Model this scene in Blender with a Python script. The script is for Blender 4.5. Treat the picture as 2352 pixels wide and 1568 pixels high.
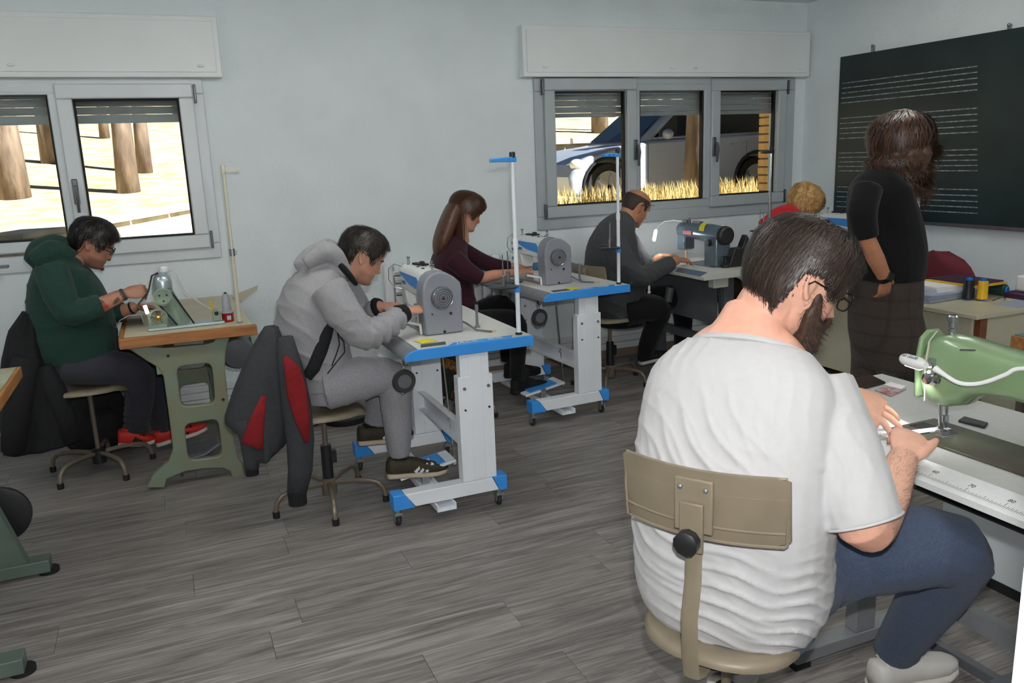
import bpy, bmesh, math, random
import numpy as np
from mathutils import Vector, Matrix
for o in list(bpy.data.objects): bpy.data.objects.remove(o, do_unlink=True)
SC = bpy.context.scene
COL = SC.collection
# ------------------------------------------------------------------ camera
CAM_H, FPX, YAW, PITCH, ROLL = 1.6, 1890.0, math.radians(22.65), math.radians(12.6), math.radians(-2.26)
def _basis():
    f = np.array([math.sin(YAW)*math.cos(PITCH), math.cos(YAW)*math.cos(PITCH), -math.sin(PITCH)])
    r = np.array([math.cos(YAW), -math.sin(YAW), 0.0]); u = np.cross(r, f)
    c, s = math.cos(ROLL), math.sin(ROLL)
    return c*r+s*u, -s*r+c*u, f
CR, CU, CF = _basis()
cam = bpy.data.cameras.new('camera'); camo = bpy.data.objects.new('camera', cam); COL.objects.link(camo)
camo.matrix_world = Matrix(((CR[0],CU[0],-CF[0],0),(CR[1],CU[1],-CF[1],0),(CR[2],CU[2],-CF[2],CAM_H),(0,0,0,1)))
cam.sensor_width = 36.0; cam.lens = FPX/2352*36.0; cam.clip_start = 0.02; cam.clip_end = 300
SC.camera = camo
def U(x, y, a, v):
    """photo pixel -> point on the plane axis a = v"""
    d = CF+(x-1176)/FPX*CR-(y-784)/FPX*CU; i = 'xyz'.index(a); o = np.array([0,0,CAM_H])
    return o+d*((v-o[i])/d[i])
def UD(x, y, d):
    return np.array([0,0,CAM_H])+d*(CF+(x-1176)/FPX*CR-(y-784)/FPX*CU)
# ------------------------------------------------------------------ world, sun, flash, exposure
W = bpy.data.worlds.new('sky'); SC.world = W; W.use_nodes = True
nt = W.node_tree; bg = nt.nodes['Background']
sky = nt.nodes.new('ShaderNodeTexSky'); sky.sky_type = 'HOSEK_WILKIE'
sky.sun_direction = (0.50,-0.55,0.67); sky.turbidity = 3.0
nt.links.new(sky.outputs[0], bg.inputs[0]); bg.inputs[1].default_value = 1.6
def light(name, kind, loc, energy, **k):
    l = bpy.data.lights.new(name, kind); l.energy = energy
    for a, b in k.items(): setattr(l, a, b)
    o = bpy.data.objects.new(name, l); o.location = loc; COL.objects.link(o); return o
sun = light('sun', 'SUN', (6,-6,9), 20.0, angle=0.01, color=(1.0,0.95,0.86))
sun.rotation_euler = Vector((-0.50,0.55,-0.67)).to_track_quat('-Z','Y').to_euler()
flash = light('camera_flash', 'SPOT', tuple(np.array([0,0,CAM_H])+0.03*CR+0.11*CU+0.02*CF), 150.0, shadow_soft_size=0.018, spot_size=math.radians(115), spot_blend=0.5, color=(1.0,0.985,0.97))
flash.rotation_euler = Vector(CF).to_track_quat('-Z','Y').to_euler()
SC.view_settings.view_transform = 'Standard'; SC.view_settings.look = 'None'
SC.view_settings.gamma = 1.0; SC.view_settings.use_curve_mapping = False; SC.view_settings.exposure = 0.0
# ------------------------------------------------------------------ tags
def tag(o, label=None, cat=None, group=None, kind=None):
    if label: o['label'] = label
    if cat: o['category'] = cat
    if group: o['group'] = group
    if kind: o['kind'] = kind
    return o
def empty(name, loc=(0,0,0), rz=0.0):
    o = bpy.data.objects.new(name, None); COL.objects.link(o); o.location = loc; o.rotation_euler = (0,0,rz); o.empty_display_size = 0.05
    return o
def thing(name, label, cat, loc=(0,0,0), rz=0.0, group=None):
    return tag(empty(name, loc, rz), label, cat, group)
def kids(o): return [c for c in bpy.data.objects if c.parent == o]
def copy_tree(o, parent=None):
    c = o.copy(); COL.objects.link(c)
    if parent is not None: c.parent = parent
    for ch in kids(o): copy_tree(ch, c)
    return c
# ------------------------------------------------------------------ materials
def srgb(*c):
    return tuple((x/255/12.92 if x/255 <= 0.04045 else ((x/255+0.055)/1.055)**2.4) for x in c)+(1.0,)
MATS = {}
def mat(name, c, rough=0.5, metal=0.0, noise=0.0, nscale=20.0, bump=0.0, bscale=60.0, stretch=(1,1,1), c2=None, spec=0.5, emit=0.0, alpha=1.0, trans=0.0, coat=0.0, sheen=0.0, detail=4.0, sss=0.0):
    """c in sRGB 0..255; a procedural noise mixes c and c2"""
    if name in MATS: return MATS[name]
    m = bpy.data.materials.new(name); m.use_nodes = True; n = m.node_tree.nodes; L = m.node_tree.links
    b = n['Principled BSDF']; b.inputs['Roughness'].default_value = rough; b.inputs['Metallic'].default_value = metal
    b.inputs['Specular IOR Level'].default_value = spec; b.inputs['Coat Weight'].default_value = coat; b.inputs['Sheen Weight'].default_value = sheen
    col = srgb(*c); b.inputs['Base Color'].default_value = col; m.diffuse_color = col
    if trans: b.inputs['Transmission Weight'].default_value = trans
    if alpha < 1: b.inputs['Alpha'].default_value = alpha
    if sss: b.inputs['Subsurface Weight'].default_value = sss; b.inputs['Subsurface Radius'].default_value = (0.012,0.005,0.003)
    if emit: b.inputs['Emission Color'].default_value = col; b.inputs['Emission Strength'].default_value = emit
    tc = n.new('ShaderNodeTexCoord'); mp = n.new('ShaderNodeMapping'); mp.inputs['Scale'].default_value = stretch
    L.new(tc.outputs['Object'], mp.inputs['Vector'])
    if noise or c2:
        t = n.new('ShaderNodeTexNoise'); t.inputs['Scale'].default_value = nscale; t.inputs['Detail'].default_value = detail
        L.new(mp.outputs[0], t.inputs['Vector'])
        r = n.new('ShaderNodeValToRGB'); r.color_ramp.elements[0].position = 0.35; r.color_ramp.elements[1].position = 0.68
        if c2: a, z = col, srgb(*c2)
        else:
            a = tuple(max(0,x*(1-noise)) for x in col[:3])+(1,); z = tuple(min(1,x*(1+noise)) for x in col[:3])+(1,)
        r.color_ramp.elements[0].color = a; r.color_ramp.elements[1].color = z
        L.new(t.outputs[0], r.inputs[0]); L.new(r.outputs[0], b.inputs['Base Color'])
    if bump:
        t2 = n.new('ShaderNodeTexNoise'); t2.inputs['Scale'].default_value = bscale; t2.inputs['Detail'].default_value = 5
        L.new(mp.outputs[0], t2.inputs['Vector'])
        bp = n.new('ShaderNodeBump'); bp.inputs['Strength'].default_value = bump; bp.inputs['Distance'].default_value = 0.01
        L.new(t2.outputs[0], bp.inputs['Height']); L.new(bp.outputs[0], b.inputs['Normal'])
    MATS[name] = m
    return m
# ------------------------------------------------------------------ mesh builder
def nrm(v): v = np.asarray(v, float); return v/max(1e-9, np.linalg.norm(v))
class MB:
    def __init__(s): s.v = []; s.f = []
    def add(s, V, F):
        o = len(s.v); s.v.extend([tuple(map(float, x)) for x in V]); s.f.extend([tuple(int(i)+o for i in f) for f in F]); return s
    def box(s, c, d, rz=0.0, rx=0.0, ry=0.0):
        a = np.array([[x,y,z] for x in (-.5,.5) for y in (-.5,.5) for z in (-.5,.5)])*np.array(d)
        if rz or rx or ry:
            R = np.array(Matrix.Rotation(rz,3,'Z') @ Matrix.Rotation(ry,3,'Y') @ Matrix.Rotation(rx,3,'X')); a = a@R.T
        return s.add(a+np.array(c), [(0,1,3,2),(4,6,7,5),(0,4,5,1),(2,3,7,6),(0,2,6,4),(1,5,7,3)])
    def bb(s, x0,x1,y0,y1,z0,z1): return s.box(((x0+x1)/2,(y0+y1)/2,(z0+z1)/2),(x1-x0,y1-y0,z1-z0))
    def beam(s, p0, p1, w, h, up=(0,0,1)):
        p0 = np.array(p0,float); p1 = np.array(p1,float); t = nrm(p1-p0); a = nrm(np.cross(t,up)); b = np.cross(a,t)
        V = [p+a*i*w/2+b*j*h/2 for p in (p0,p1) for i,j in ((-1,-1),(1,-1),(1,1),(-1,1))]
        return s.add(V, [(3,2,1,0),(4,5,6,7),(0,1,5,4),(1,2,6,5),(2,3,7,6),(3,0,4,7)])
    def tube(s, P, r, n=10, cap=True, ref=None, flat=None):
        """loft along points; r scalar / list of scalars / list of (a,b)"""
        P = np.array(P,float); N = len(P)
        R = np.array([(q,q) if np.isscalar(q) else tuple(q) for q in (r if not np.isscalar(r) else [r]*N)],float)
        T = np.zeros_like(P); T[1:-1] = P[2:]-P[:-2]; T[0] = P[1]-P[0]; T[-1] = P[-1]-P[-2]
        T = np.array([nrm(t) for t in T])
        a = np.array(ref,float) if ref is not None else np.array([0,0,1.0]) if abs(T[0][2])<0.9 else np.array([1.0,0,0])
        V = []
        ang = np.linspace(0,2*math.pi,n,endpoint=False)
        for i in range(N):
            if ref is not None and i > 0: a = np.array(ref,float)
            a = nrm(a-T[i]*np.dot(a,T[i])); b = np.cross(T[i],a)
            V += [P[i]+a*R[i,0]*math.cos(q)+b*R[i,1]*math.sin(q) for q in ang]
        F = [(i*n+j, i*n+(j+1)%n, (i+1)*n+(j+1)%n, (i+1)*n+j) for i in range(N-1) for j in range(n)]
        if cap: F += [tuple(range(n-1,-1,-1)), tuple(range((N-1)*n, N*n))]
        return s.add(V,F)
    def cyl(s, p0, p1, r0, r1=None, n=16): return s.tube([p0,p1],[r0,r0 if r1 is None else r1],n)
    def lathe(s, prof, c=(0,0,0), axis='z', n=24):
        """prof: list of (r, h)"""
        V = []; c = np.array(c,float)
        for r,h in prof:
            for j in range(n):
                q = 2*math.pi*j/n; x,y = r*math.cos(q), r*math.sin(q)
                V.append(c+np.array({'z':(x,y,h),'x':(h,x,y),'y':(y,h,x)}[axis]))
        N = len(prof)
        F = [(i*n+j, i*n+(j+1)%n, (i+1)*n+(j+1)%n, (i+1)*n+j) for i in range(N-1) for j in range(n)]
        F += [tuple(range(n-1,-1,-1)), tuple(range((N-1)*n,N*n))]
        return s.add(V,F)
    def prism(s, poly, h0, h1, axis='y'):
        """poly: 2D outline; axis y -> (x,z), axis x -> (y,z), axis z -> (x,y)"""
        def P(a,b,h): return {'y':(a,h,b),'x':(h,a,b),'z':(a,b,h)}[axis]
        n = len(poly); A = sum(poly[i][0]*poly[(i+1)%n][1]-poly[(i+1)%n][0]*poly[i][1] for i in range(n))
        if A < 0: poly = poly[::-1]
        V = [P(a,b,h0) for a,b in poly]+[P(a,b,h1) for a,b in poly]
        F = [(i,(i+1)%n,n+(i+1)%n,n+i) for i in range(n)]+[tuple(range(n-1,-1,-1)),tuple(range(n,2*n))]
        if axis == 'y': F = [f[::-1] for f in F]
        return s.add(V,F)
    def ball(s, c, r, n=12, m=8, rot=None):
        r = np.array((r,r,r) if np.isscalar(r) else r,float); V = []; F = []
        for i in range(1,m):
            for j in range(n):
                t = math.pi*i/m; q = 2*math.pi*j/n; V.append((math.sin(t)*math.cos(q),math.sin(t)*math.sin(q),math.cos(t)))
        V = [(0,0,1)]+V+[(0,0,-1)]
        for j in range(n):
            F.append((0,1+j,1+(j+1)%n)); F.append((len(V)-1,1+(m-2)*n+(j+1)%n,1+(m-2)*n+j))
            for i in range(m-2): F.append((1+i*n+j,1+(i+1)*n+j,1+(i+1)*n+(j+1)%n,1+i*n+(j+1)%n))
        V = np.array(V)*r
        if rot is not None: V = V@np.array(rot).T
        return s.add(V+np.array(c,float),F)
    def ringframe(s, x0,x1,z0,z1, w, y0,y1):
        """rectangular frame in the xz plane, bar width w"""
        s.bb(x0,x1,y0,y1,z0,z0+w); s.bb(x0,x1,y0,y1,z1-w,z1); s.bb(x0,x0+w,y0,y1,z0+w,z1-w); s.bb(x1-w,x1,y0,y1,z0+w,z1-w); return s
def meshof(name, mb, ang=35.0):
    me = bpy.data.meshes.new(name); me.from_pydata(mb.v, [], mb.f); me.update()
    me.polygons.foreach_set('use_smooth', [True]*len(me.polygons))
    if ang < 180: me.set_sharp_from_angle(angle=math.radians(ang))
    return me
def mk(name, mb, m, parent=None, bevel=0.0, ang=35.0, seg=2, loc=None, kind=None, fixn=True):
    me = meshof(name, mb, ang) if isinstance(mb, MB) else mb
    if isinstance(m, str): m = MATS[m]
    if not me.materials: me.materials.append(m)
    o = bpy.data.objects.new(name, me); COL.objects.link(o)
    if parent is not None: o.parent = parent
    if loc is not None: o.location = loc
    if bevel:
        b = o.modifiers.new('bevel','BEVEL'); b.width = bevel; b.segments = seg; b.limit_method = 'ANGLE'; b.angle_limit = math.radians(40)
    if kind: o['kind'] = kind
    return o
def text_mesh(s, size, extrude=0.0008, shear=0.0):
    c = bpy.data.curves.new('t','FONT'); c.body = s; c.size = size; c.extrude = extrude; c.align_x = 'CENTER'; c.align_y = 'CENTER'; c.shear = shear; c.resolution_u = 3
    o = bpy.data.objects.new('t', c); COL.objects.link(o)
    dg = bpy.context.evaluated_depsgraph_get(); me = bpy.data.meshes.new_from_object(o.evaluated_get(dg))
    bpy.data.objects.remove(o); bpy.data.curves.remove(c); return me
def put_text(name, s, size, m, parent, mw, extrude=0.0008, shear=0.0):
    me = text_mesh(s, size, extrude, shear); me.materials.clear()
    o = mk(name, me, m, parent); o.matrix_local = mw; return o
def frame(o, x, y, z):
    """matrix from origin and the three axes"""
    x = nrm(x); y = nrm(y); z = nrm(z)
    return Matrix(((x[0],y[0],z[0],o[0]),(x[1],y[1],z[1],o[1]),(x[2],y[2],z[2],o[2]),(0,0,0,1)))
RND = random.Random(7)
# ================================================================== SETTING
WY, WX, CEIL = 5.62, 5.08, 2.735
XL, YB = -3.4, -2.2
def plaster(name, c, br=0.35):
    return mat(name, c, rough=0.75, noise=0.03, nscale=3.0, bump=br, bscale=45.0, spec=0.25)
plaster('wall_paint', (222,231,235))
mat('ceiling_paint', (226,228,228), rough=0.85, noise=0.02)
mat('white_lacquer', (224,230,232), rough=0.45, noise=0.02, nscale=4)
mat('alu_white', (205,212,217), rough=0.35, noise=0.03, nscale=6)
mat('alu_dim', (168,176,181), rough=0.4, noise=0.03, nscale=6)  # same finish as the white frames; flash falloff put into a greyer colour
mat('black_rubber', (16,17,18), rough=0.7, noise=0.2)
mat('dark_plastic', (28,29,31), rough=0.45, noise=0.15)
mat('handle_grey', (96,101,106), rough=0.35, metal=0.6, noise=0.05)
mat('shutter_grey', (188,192,194), rough=0.6, noise=0.04)
mat('chrome', (205,208,212), rough=0.15, metal=1.0, noise=0.02)
mat('steel', (150,152,155), rough=0.3, metal=0.9, noise=0.08)
gm = mat('window_glass', (245,250,250), rough=0.0, trans=1.0, noise=0.0)
gm.node_tree.nodes['Principled BSDF'].inputs['IOR'].default_value = 1.02
# ---- floor planks
def plank_material():
    m = bpy.data.materials.new('grey_oak_laminate'); m.use_nodes = True; n = m.node_tree.nodes; L = m.node_tree.links; b = n['Principled BSDF']
    tc = n.new('ShaderNodeTexCoord'); oi = n.new('ShaderNodeObjectInfo')
    cb = n.new('ShaderNodeCombineXYZ'); mm = n.new('ShaderNodeMath'); mm.operation = 'MULTIPLY'; mm.inputs[1].default_value = 60
    L.new(oi.outputs['Random'], mm.inputs[0]); L.new(mm.outputs[0], cb.inputs[0]); L.new(mm.outputs[0], cb.inputs[1])
    ad = n.new('ShaderNodeVectorMath'); ad.operation = 'ADD'; L.new(tc.outputs['Object'], ad.inputs[0]); L.new(cb.outputs[0], ad.inputs[1])
    mp = n.new('ShaderNodeMapping'); mp.inputs['Scale'].default_value = (1.6,15,6); L.new(ad.outputs[0], mp.inputs[0])
    t1 = n.new('ShaderNodeTexNoise'); t1.inputs['Scale'].default_value = 1.6; t1.inputs['Detail'].default_value = 9; t1.inputs['Roughness'].default_value = 0.66; t1.inputs['Distortion'].default_value = 1.2
    L.new(mp.outputs[0], t1.inputs['Vector'])
    mp2 = n.new('ShaderNodeMapping'); mp2.inputs['Scale'].default_value = (4,110,8); L.new(ad.outputs[0], mp2.inputs[0])
    t2 = n.new('ShaderNodeTexNoise'); t2.inputs['Scale'].default_value = 1.0; t2.inputs['Detail'].default_value = 5; L.new(mp2.outputs[0], t2.inputs['Vector'])
    r1 = n.new('ShaderNodeValToRGB'); e = r1.color_ramp.elements
    e[0].position = 0.30; e[0].color = srgb(97,92,89); e[1].position = 0.74; e[1].color = srgb(171,167,164)
    k = r1.color_ramp.elements.new(0.52); k.color = srgb(139,134,131)
    L.new(t1.outputs[0], r1.inputs[0])
    mx = n.new('ShaderNodeMix'); mx.data_type = 'RGBA'; mx.blend_type = 'MULTIPLY'; mx.inputs[0].default_value = 0.75
    r2 = n.new('ShaderNodeValToRGB'); r2.color_ramp.elements[0].position = 0.32; r2.color_ramp.elements[0].color = (0.52,0.51,0.5,1); r2.color_ramp.elements[1].position = 0.6; r2.color_ramp.elements[1].color = (1,1,1,1)
    L.new(t2.outputs[0], r2.inputs[0]); L.new(r1.outputs[0], mx.inputs[6]); L.new(r2.outputs[0], mx.inputs[7])
    hv = n.new('ShaderNodeHueSaturation'); mr = n.new('ShaderNodeMapRange'); mr.inputs[3].default_value = 0.88; mr.inputs[4].default_value = 1.1
    L.new(oi.outputs['Random'], mr.inputs[0]); L.new(mr.outputs[0], hv.inputs['Value']); L.new(mx.outputs[2], hv.inputs['Color']); L.new(hv.outputs[0], b.inputs['Base Color'])
    bp = n.new('ShaderNodeBump'); bp.inputs['Strength'].default_value = 0.12; bp.inputs['Distance'].default_value = 0.004; L.new(t2.outputs[0], bp.inputs['Height']); L.new(bp.outputs[0], b.inputs['Normal'])
    b.inputs['Roughness'].default_value = 0.42; b.inputs['Specular IOR Level'].default_value = 0.35
    MATS['plank'] = m; return m
plank_material()
mat('screed', (60,56,52), rough=0.9, noise=0.1)
fl = tag(mk('floor', MB().bb(XL,WX,YB,WY,-0.06,-0.006), 'screed'), kind='structure')
PW, PL = 0.19, 1.28
pm = MB(); c = 0.0007
pm.add([(0,0,-.006),(1,0,-.006),(1,PW,-.006),(0,PW,-.006),(c,c,0),(1-c,c,0),(1-c,PW-c,0),(c,PW-c,0)],[(4,5,6,7),(0,1,5,4),(1,2,6,5),(2,3,7,6),(3,0,4,7)])
pme = meshof('plank', pm, 20)
yy = WY-PW; row = 0
while yy > YB-PW+0.01:
    x = XL-RND.random()*PL*0.9
    while x < WX:
        a, z = max(x, XL), min(x+PL, WX)
        if z-a > 0.02:
            o = mk('plank', pme, 'plank', fl); o.location = (a, yy, 0); o.scale = (z-a, 1, 1)
        x += PL
    yy -= PW; row += 1
# ---- walls (the back wall has two openings)
def wall(name, boxes, m='wall_paint'):
    b = MB()
    for q in boxes: b.bb(*q)
    return tag(mk(name, b, m, ang=20), kind='structure')
O1 = (-2.04,0.335,1.05,2.16); O2 = (2.595,4.955,1.06,2.16)
Y0, Y1 = WY, WY+0.28
wall('wall_back', [(XL,O1[0],Y0,Y1,0,CEIL),(O1[1],O2[0],Y0,Y1,0,CEIL),(O2[1],WX,Y0,Y1,0,CEIL),
    (O1[0],O1[1],Y0,Y1,0,O1[2]),(O1[0],O1[1],Y0,Y1,O1[3],CEIL),(O2[0],O2[1],Y0,Y1,0,O2[2]),(O2[0],O2[1],Y0,Y1,O2[3],CEIL)])
wall('wall_right', [(WX,WX+0.2,YB-0.2,Y1,0,CEIL)])
wall('wall_left', [(XL-0.2,XL,YB-0.2,Y1,0,CEIL)])
wall('wall_front', [(XL,WX,YB-0.2,YB,0,CEIL)])
tag(mk('ceiling', MB().bb(XL-0.2,WX+0.2,YB-0.2,Y1,CEIL,CEIL+0.2), 'ceiling_paint'), kind='structure')
mat('brown_tile', (139,122,108), rough=0.5, noise=0.08, nscale=9)
tag(mk('baseboard_back', MB().bb(XL,WX-0.012,WY-0.012,WY,0.001,0.07), 'brown_tile', bevel=0.003), kind='structure')
tag(mk('baseboard_right', MB().bb(WX-0.012,WX,YB,WY-0.012,0.001,0.07), 'brown_tile', bevel=0.003), kind='structure')
tr = MB(); tr.bb(XL,WX-0.012,WY-0.03,WY,0.072,0.125); tr.bb(XL,WX-0.012,WY-0.022,WY,0.127,0.175); tr.bb(XL,WX-0.012,WY-0.036,WY,0.177,0.222)
tag(mk('trim_1', tr, 'white_lacquer', bevel=0.006), kind='structure')
# ---- windows
def window(name, x0, x1, z0, z1, panes, frm, shutter_z, bar, handles, hinge_sides):
    y = WY
    w = tag(mk(name, MB().ringframe(x0,x1,z0,z1,0.095,y-0.02,y+0.05), frm, bevel=0.006), kind='structure')
    for k,(gx0,gx1,gz0,gz1,sash) in enumerate(panes):
        s = 0.085 if sash else 0.065
        f = mk('sash', MB().ringframe(gx0-s,gx1+s,gz0-s,gz1+s,s,y-0.048 if sash else y-0.022,y+0.03), frm, w, bevel=0.008)
        mk('gasket', MB().ringframe(gx0-0.001,gx1+0.001,gz0-0.001,gz1+0.001,0.012,y-0.006,y+0.032), 'black_rubber', f)
        mk('pane', MB().bb(gx0+0.004,gx1-0.004,y+0.004,y+0.010,gz0+0.004,gz1-0.004), 'window_glass', f)
        hs = hinge_sides[k]
        if hs:
            hx = gx1+s+0.012 if hs > 0 else gx0-s-0.012
            for hz in (gz0-s+0.05, gz1+s-0.06): mk('hinge', MB().box((hx,y-0.036,hz),(0.014,0.034,0.11)), 'handle_grey', w, bevel=0.004)
    for i in range(len(panes)-1):
        a = panes[i][1]+0.04; b = panes[i+1][0]-0.04
        mk('mullion', MB().bb(a,b,y-0.021,y+0.049,z0+0.0951,z1-0.0951), frm, w, bevel=0.005)
    for hx,hz in handles:
        h = MB(); h.box((hx,y-0.056,hz),(0.032,0.014,0.15)); mk_h = mk('handle', h, 'handle_grey', w, bevel=0.006)
        g = MB(); g.tube([(hx,y-0.06,hz+0.03),(hx,y-0.095,hz+0.025),(hx+0.006,y-0.10,hz-0.02),(hx+0.004,y-0.088,hz-0.12)],[0.011,0.012,0.012,0.009],8); mk('lever', g, 'handle_grey', mk_h)
    # roller shutter outside the panes
    zt = z1; z = shutter_z
    sh = MB().bb(x0+0.03,x1-0.03,y+0.085,y+0.10,z,z+bar); mk('shutter_bottom_rail', sh, 'alu_white' if bar > 0.04 else 'shutter_grey', w, bevel=0.004)
    z += bar+0.002
    sl = MB(); sl.prism([(y+0.085,0),(y+0.092,0.003),(y+0.094,0.022),(y+0.092,0.041),(y+0.085,0.044),(y+0.080,0.022)],x0+0.03,x1-0.03,'x')
    sme = meshof('shutter_slat', sl)
    while z < zt:
        o = mk('shutter_slat', sme, 'shutter_grey', w); o.location = (0,0,z); z += 0.0455
    return w
window('window_1', -2.05, 0.343, 1.045, 2.15, [(-1.90,-1.32,1.2,2.025,True),(-1.10,-0.512,1.225,2.065,False),(-0.385,0.195,1.2,2.03,True)], 'alu_white', 1.895, 0.05, [(-0.435,1.50)], [-1,0,1])
window('window_2', 2.585, 4.965, 1.06, 2.15, [(2.74,3.343,1.23,2.06,True),(3.47,4.062,1.215,2.10,False),(4.20,4.775,1.23,2.05,True)], 'alu_dim', 1.875, 0.03, [(3.41,1.62),(4.135,1.62)], [-1,0,1])
def shutter_box(name, x0, x1, z0, z1, knobs):
    s = MB(); s.bb(x0,x1,WY-0.075,WY,z0,z1)
    t = tag(mk(name, s, 'white_lacquer', bevel=0.004), kind='structure')
    mk('box_panel', MB().bb(x0+0.03,x1-0.03,WY-0.082,WY-0.0752,z0+0.03,z1-0.03), 'white_lacquer', t, bevel=0.002)
    for k in knobs: mk('panel_knob', MB().ball((k,WY-0.086,z0+0.065),(0.022,0.008,0.009)), 'white_lacquer', t)
shutter_box('trim_2', -2.15, 0.462, 2.147, 2.50, [-0.66,0.34])
shutter_box('trim_3', 2.482, 5.055, 2.152, 2.50, [2.65,3.72,3.93,4.95])
# ---- radiator under the wall between the windows
t = thing('radiator', 'white panelled column radiator fixed to back wall between two windows', 'radiator', (1.37,WY-0.13,0))
rb = MB(); rb.prism([(0,0),(0.062,0),(0.070,0.02),(0.070,0.68),(0.062,0.70),(0.012,0.70),(0.004,0.68),(0.004,0.02)],-0.025,0.025,'y')
rme = meshof('radiator_section', MB().box((0.035,0,0.36),(0.066,0.07,0.62)))
for i in range(14):
    o = mk('radiator_section', rme, 'white_lacquer', t, bevel=0.02, seg=3); o.location = (i*0.072,0.05,0.27-0.02)
for z in (0.30,0.84): mk('radiator_rail', MB().bb(0,14*0.072,0.03,0.07,z,z+0.03), 'white_lacquer', t)
for i in (1,12): mk('radiator_bracket', MB().bb(i*0.072,i*0.072+0.03,0.05,0.128,0.6,0.66), 'steel', t)
# ---- blackboard
mat('slate_green', (28,42,44), rough=0.42, noise=0.25, nscale=2.5, spec=0.4)
mat('chalk_white', (128,140,144), rough=0.9, noise=0.5, nscale=35)
bx = WX-0.035
ba, bb_ = U(1925,300,'x',bx), U(2352,530,'x',bx)
by1, by0, bz0, bz1 = 5.20, 2.3, 1.035, 2.265
t = thing('blackboard', 'large dark green music blackboard with white staff lines on right wall', 'blackboard', (WX,by1,bz0))
t0 = Vector((WX,by1,bz0))
def bbx(x0,x1,y0,y1,z0,z1): return MB().bb(x0-t0.x,x1-t0.x,y0-t0.y,y1-t0.y,z0-t0.z,z1-t0.z)
mk('board', bbx(bx,WX-0.004,by0,by1,bz0,bz1), 'slate_green', t, bevel=0.002)
mk('chalk_rail', bbx(bx-0.012,bx-0.0005,by0,by1,bz0-0.022,bz0+0.002), 'steel', t, bevel=0.002)
for g,(ya,yb) in enumerate([(152,206),(248,303),(343,392),(436,490)]):
    for k in range(5):
        za = U(2245,ya+(yb-ya)*k/4,'x',bx)
        mk('staff_line', bbx(bx-0.0015,bx-0.0002,za[1],by1-0.03,za[2]-0.0035,za[2]+0.0035), 'chalk_white', t)
for px,py in ((2008,112),(2322,65)):
    p = U(px,py,'x',WX); h = MB().box((-0.012,p[1]-t0.y,p[2]-t0.z),(0.02,0.02,0.05)); h.ball((-0.02,p[1]-t0.y,p[2]-t0.z+0.02),0.012); mk('board_hook', h, 'steel', t)
# ---- unseen ceiling lights added as ambient fill (above the picture)
mat('tube_fill', (255,253,246), emit=34.0, rough=0.5)
for i,(lx,ly) in enumerate([(-1.9,0.6),(0.85,0.6),(3.6,0.6),(-1.9,3.3),(0.85,3.3),(3.6,3.3)]):
    t = thing('ceiling_fill', 'added unseen ceiling fill light with two tubes above the classroom', 'lamp', (lx,ly,CEIL), group='added ceiling fill lights')
    mk('housing', MB().bb(-0.62,0.62,-0.15,0.15,-0.05,-0.001), 'white_lacquer', t, bevel=0.004)
    for s in (-0.07,0.07): mk('tube', MB().cyl((-0.58,s,-0.072),(0.58,s,-0.072),0.015,n=10), 'tube_fill', t)
# ---- outdoors
def GZ(x, y):
    z = 0.82+0.02*math.sin(x*1.3)*math.cos(y*1.7); b = 0.06*math.sin(x*0.9+y*0.5)
    hi = 1.66+(y-13.2)*0.105+b if y > 13.2 else z
    lo = z if y < 9 else 0.84+(y-9)*0.085+b*0.6+max(0,y-16)*0.04
    k = min(1.0,max(0.0,(x-2.4)/1.2)); return lo*(1-k)+hi*k
def out_ground():
    m = mat('dry_grass_ground', (205,190,150), rough=0.95, c2=(150,130,95), nscale=2.5, bump=0.5, bscale=20)
    b = MB(); xs = np.linspace(-16,30,60); ys = np.linspace(WY+0.3,40,44)
    def gz(x,y):
        return GZ(x,y)
    V = [(x,y,gz(x,y)) for y in ys for x in xs]; n = len(xs)
    F = [(j*n+i,j*n+i+1,(j+1)*n+i+1,(j+1)*n+i) for j in range(len(ys)-1) for i in range(n-1)]
    b.add(V,F); return tag(mk('ground_outside', b, m, ang=180), 'pale dry ground rising behind the windows', 'ground', kind='structure')
out_ground()
mat('concrete_out', (190,184,172), rough=0.9, c2=(150,146,138), nscale=3, bump=0.3, bscale=25)
mat('bark', (92,78,70), rough=0.95, c2=(130,114,100), nscale=9, stretch=(1,1,0.25), bump=0.8, bscale=30)
w = tag(mk('wall_garden', MB().beam((2.6,13.1,1.28),(30,13.0,1.28),0.28,1.0), 'concrete_out', bevel=0.02), kind='structure')
for k in range(9,23): mk('coping_stone', MB().box((-14.4+2*k,13.08-0.1*k/23,1.83),(1.96,0.38,0.10)), 'concrete_out', w, bevel=0.012)
w2 = tag(mk('wall_garden', MB().beam((-1.05,6.75,0.98),(1.75,14.2,0.98),0.20,0.36), 'concrete_out', bevel=0.01), kind='structure')
for k in range(8):
    a_ = np.array([-1.05,6.75,1.185])+np.array([2.8,7.45,0])*(k+0.02)/8; b_ = np.array([-1.05,6.75,1.185])+np.array([2.8,7.45,0])*(k+0.98)/8
    mk('coping_slab', MB().beam(a_,b_,0.30,0.045), 'concrete_out', w2, bevel=0.008)
tag(mk('wall_sun_block', MB().bb(7.6,11.0,8.55,9.0,0.7,4.2), 'concrete_out'), kind='structure')  # unseen wall added to keep the sun off the rear of the car
def trunk(x, y, r, h, lean, label):
    t = MB(); P = []; R = []
    z0 = GZ(x,y)-0.06
    for i in range(9):
        q = i/8; P.append((x+lean*q*h+0.05*math.sin(3*q+x), y+0.04*math.sin(5*q+y), z0+h*q)); R.append(r*0.72*(1.3-0.5*q if i else 1.5))
    t.tube(P,R,12); o = mk('tree', t, 'bark', ang=180); tag(o, label, 'tree', 'trees outside the windows'); return o
def at_out(px, Y): return U(px,330,'y',Y)[0]
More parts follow.
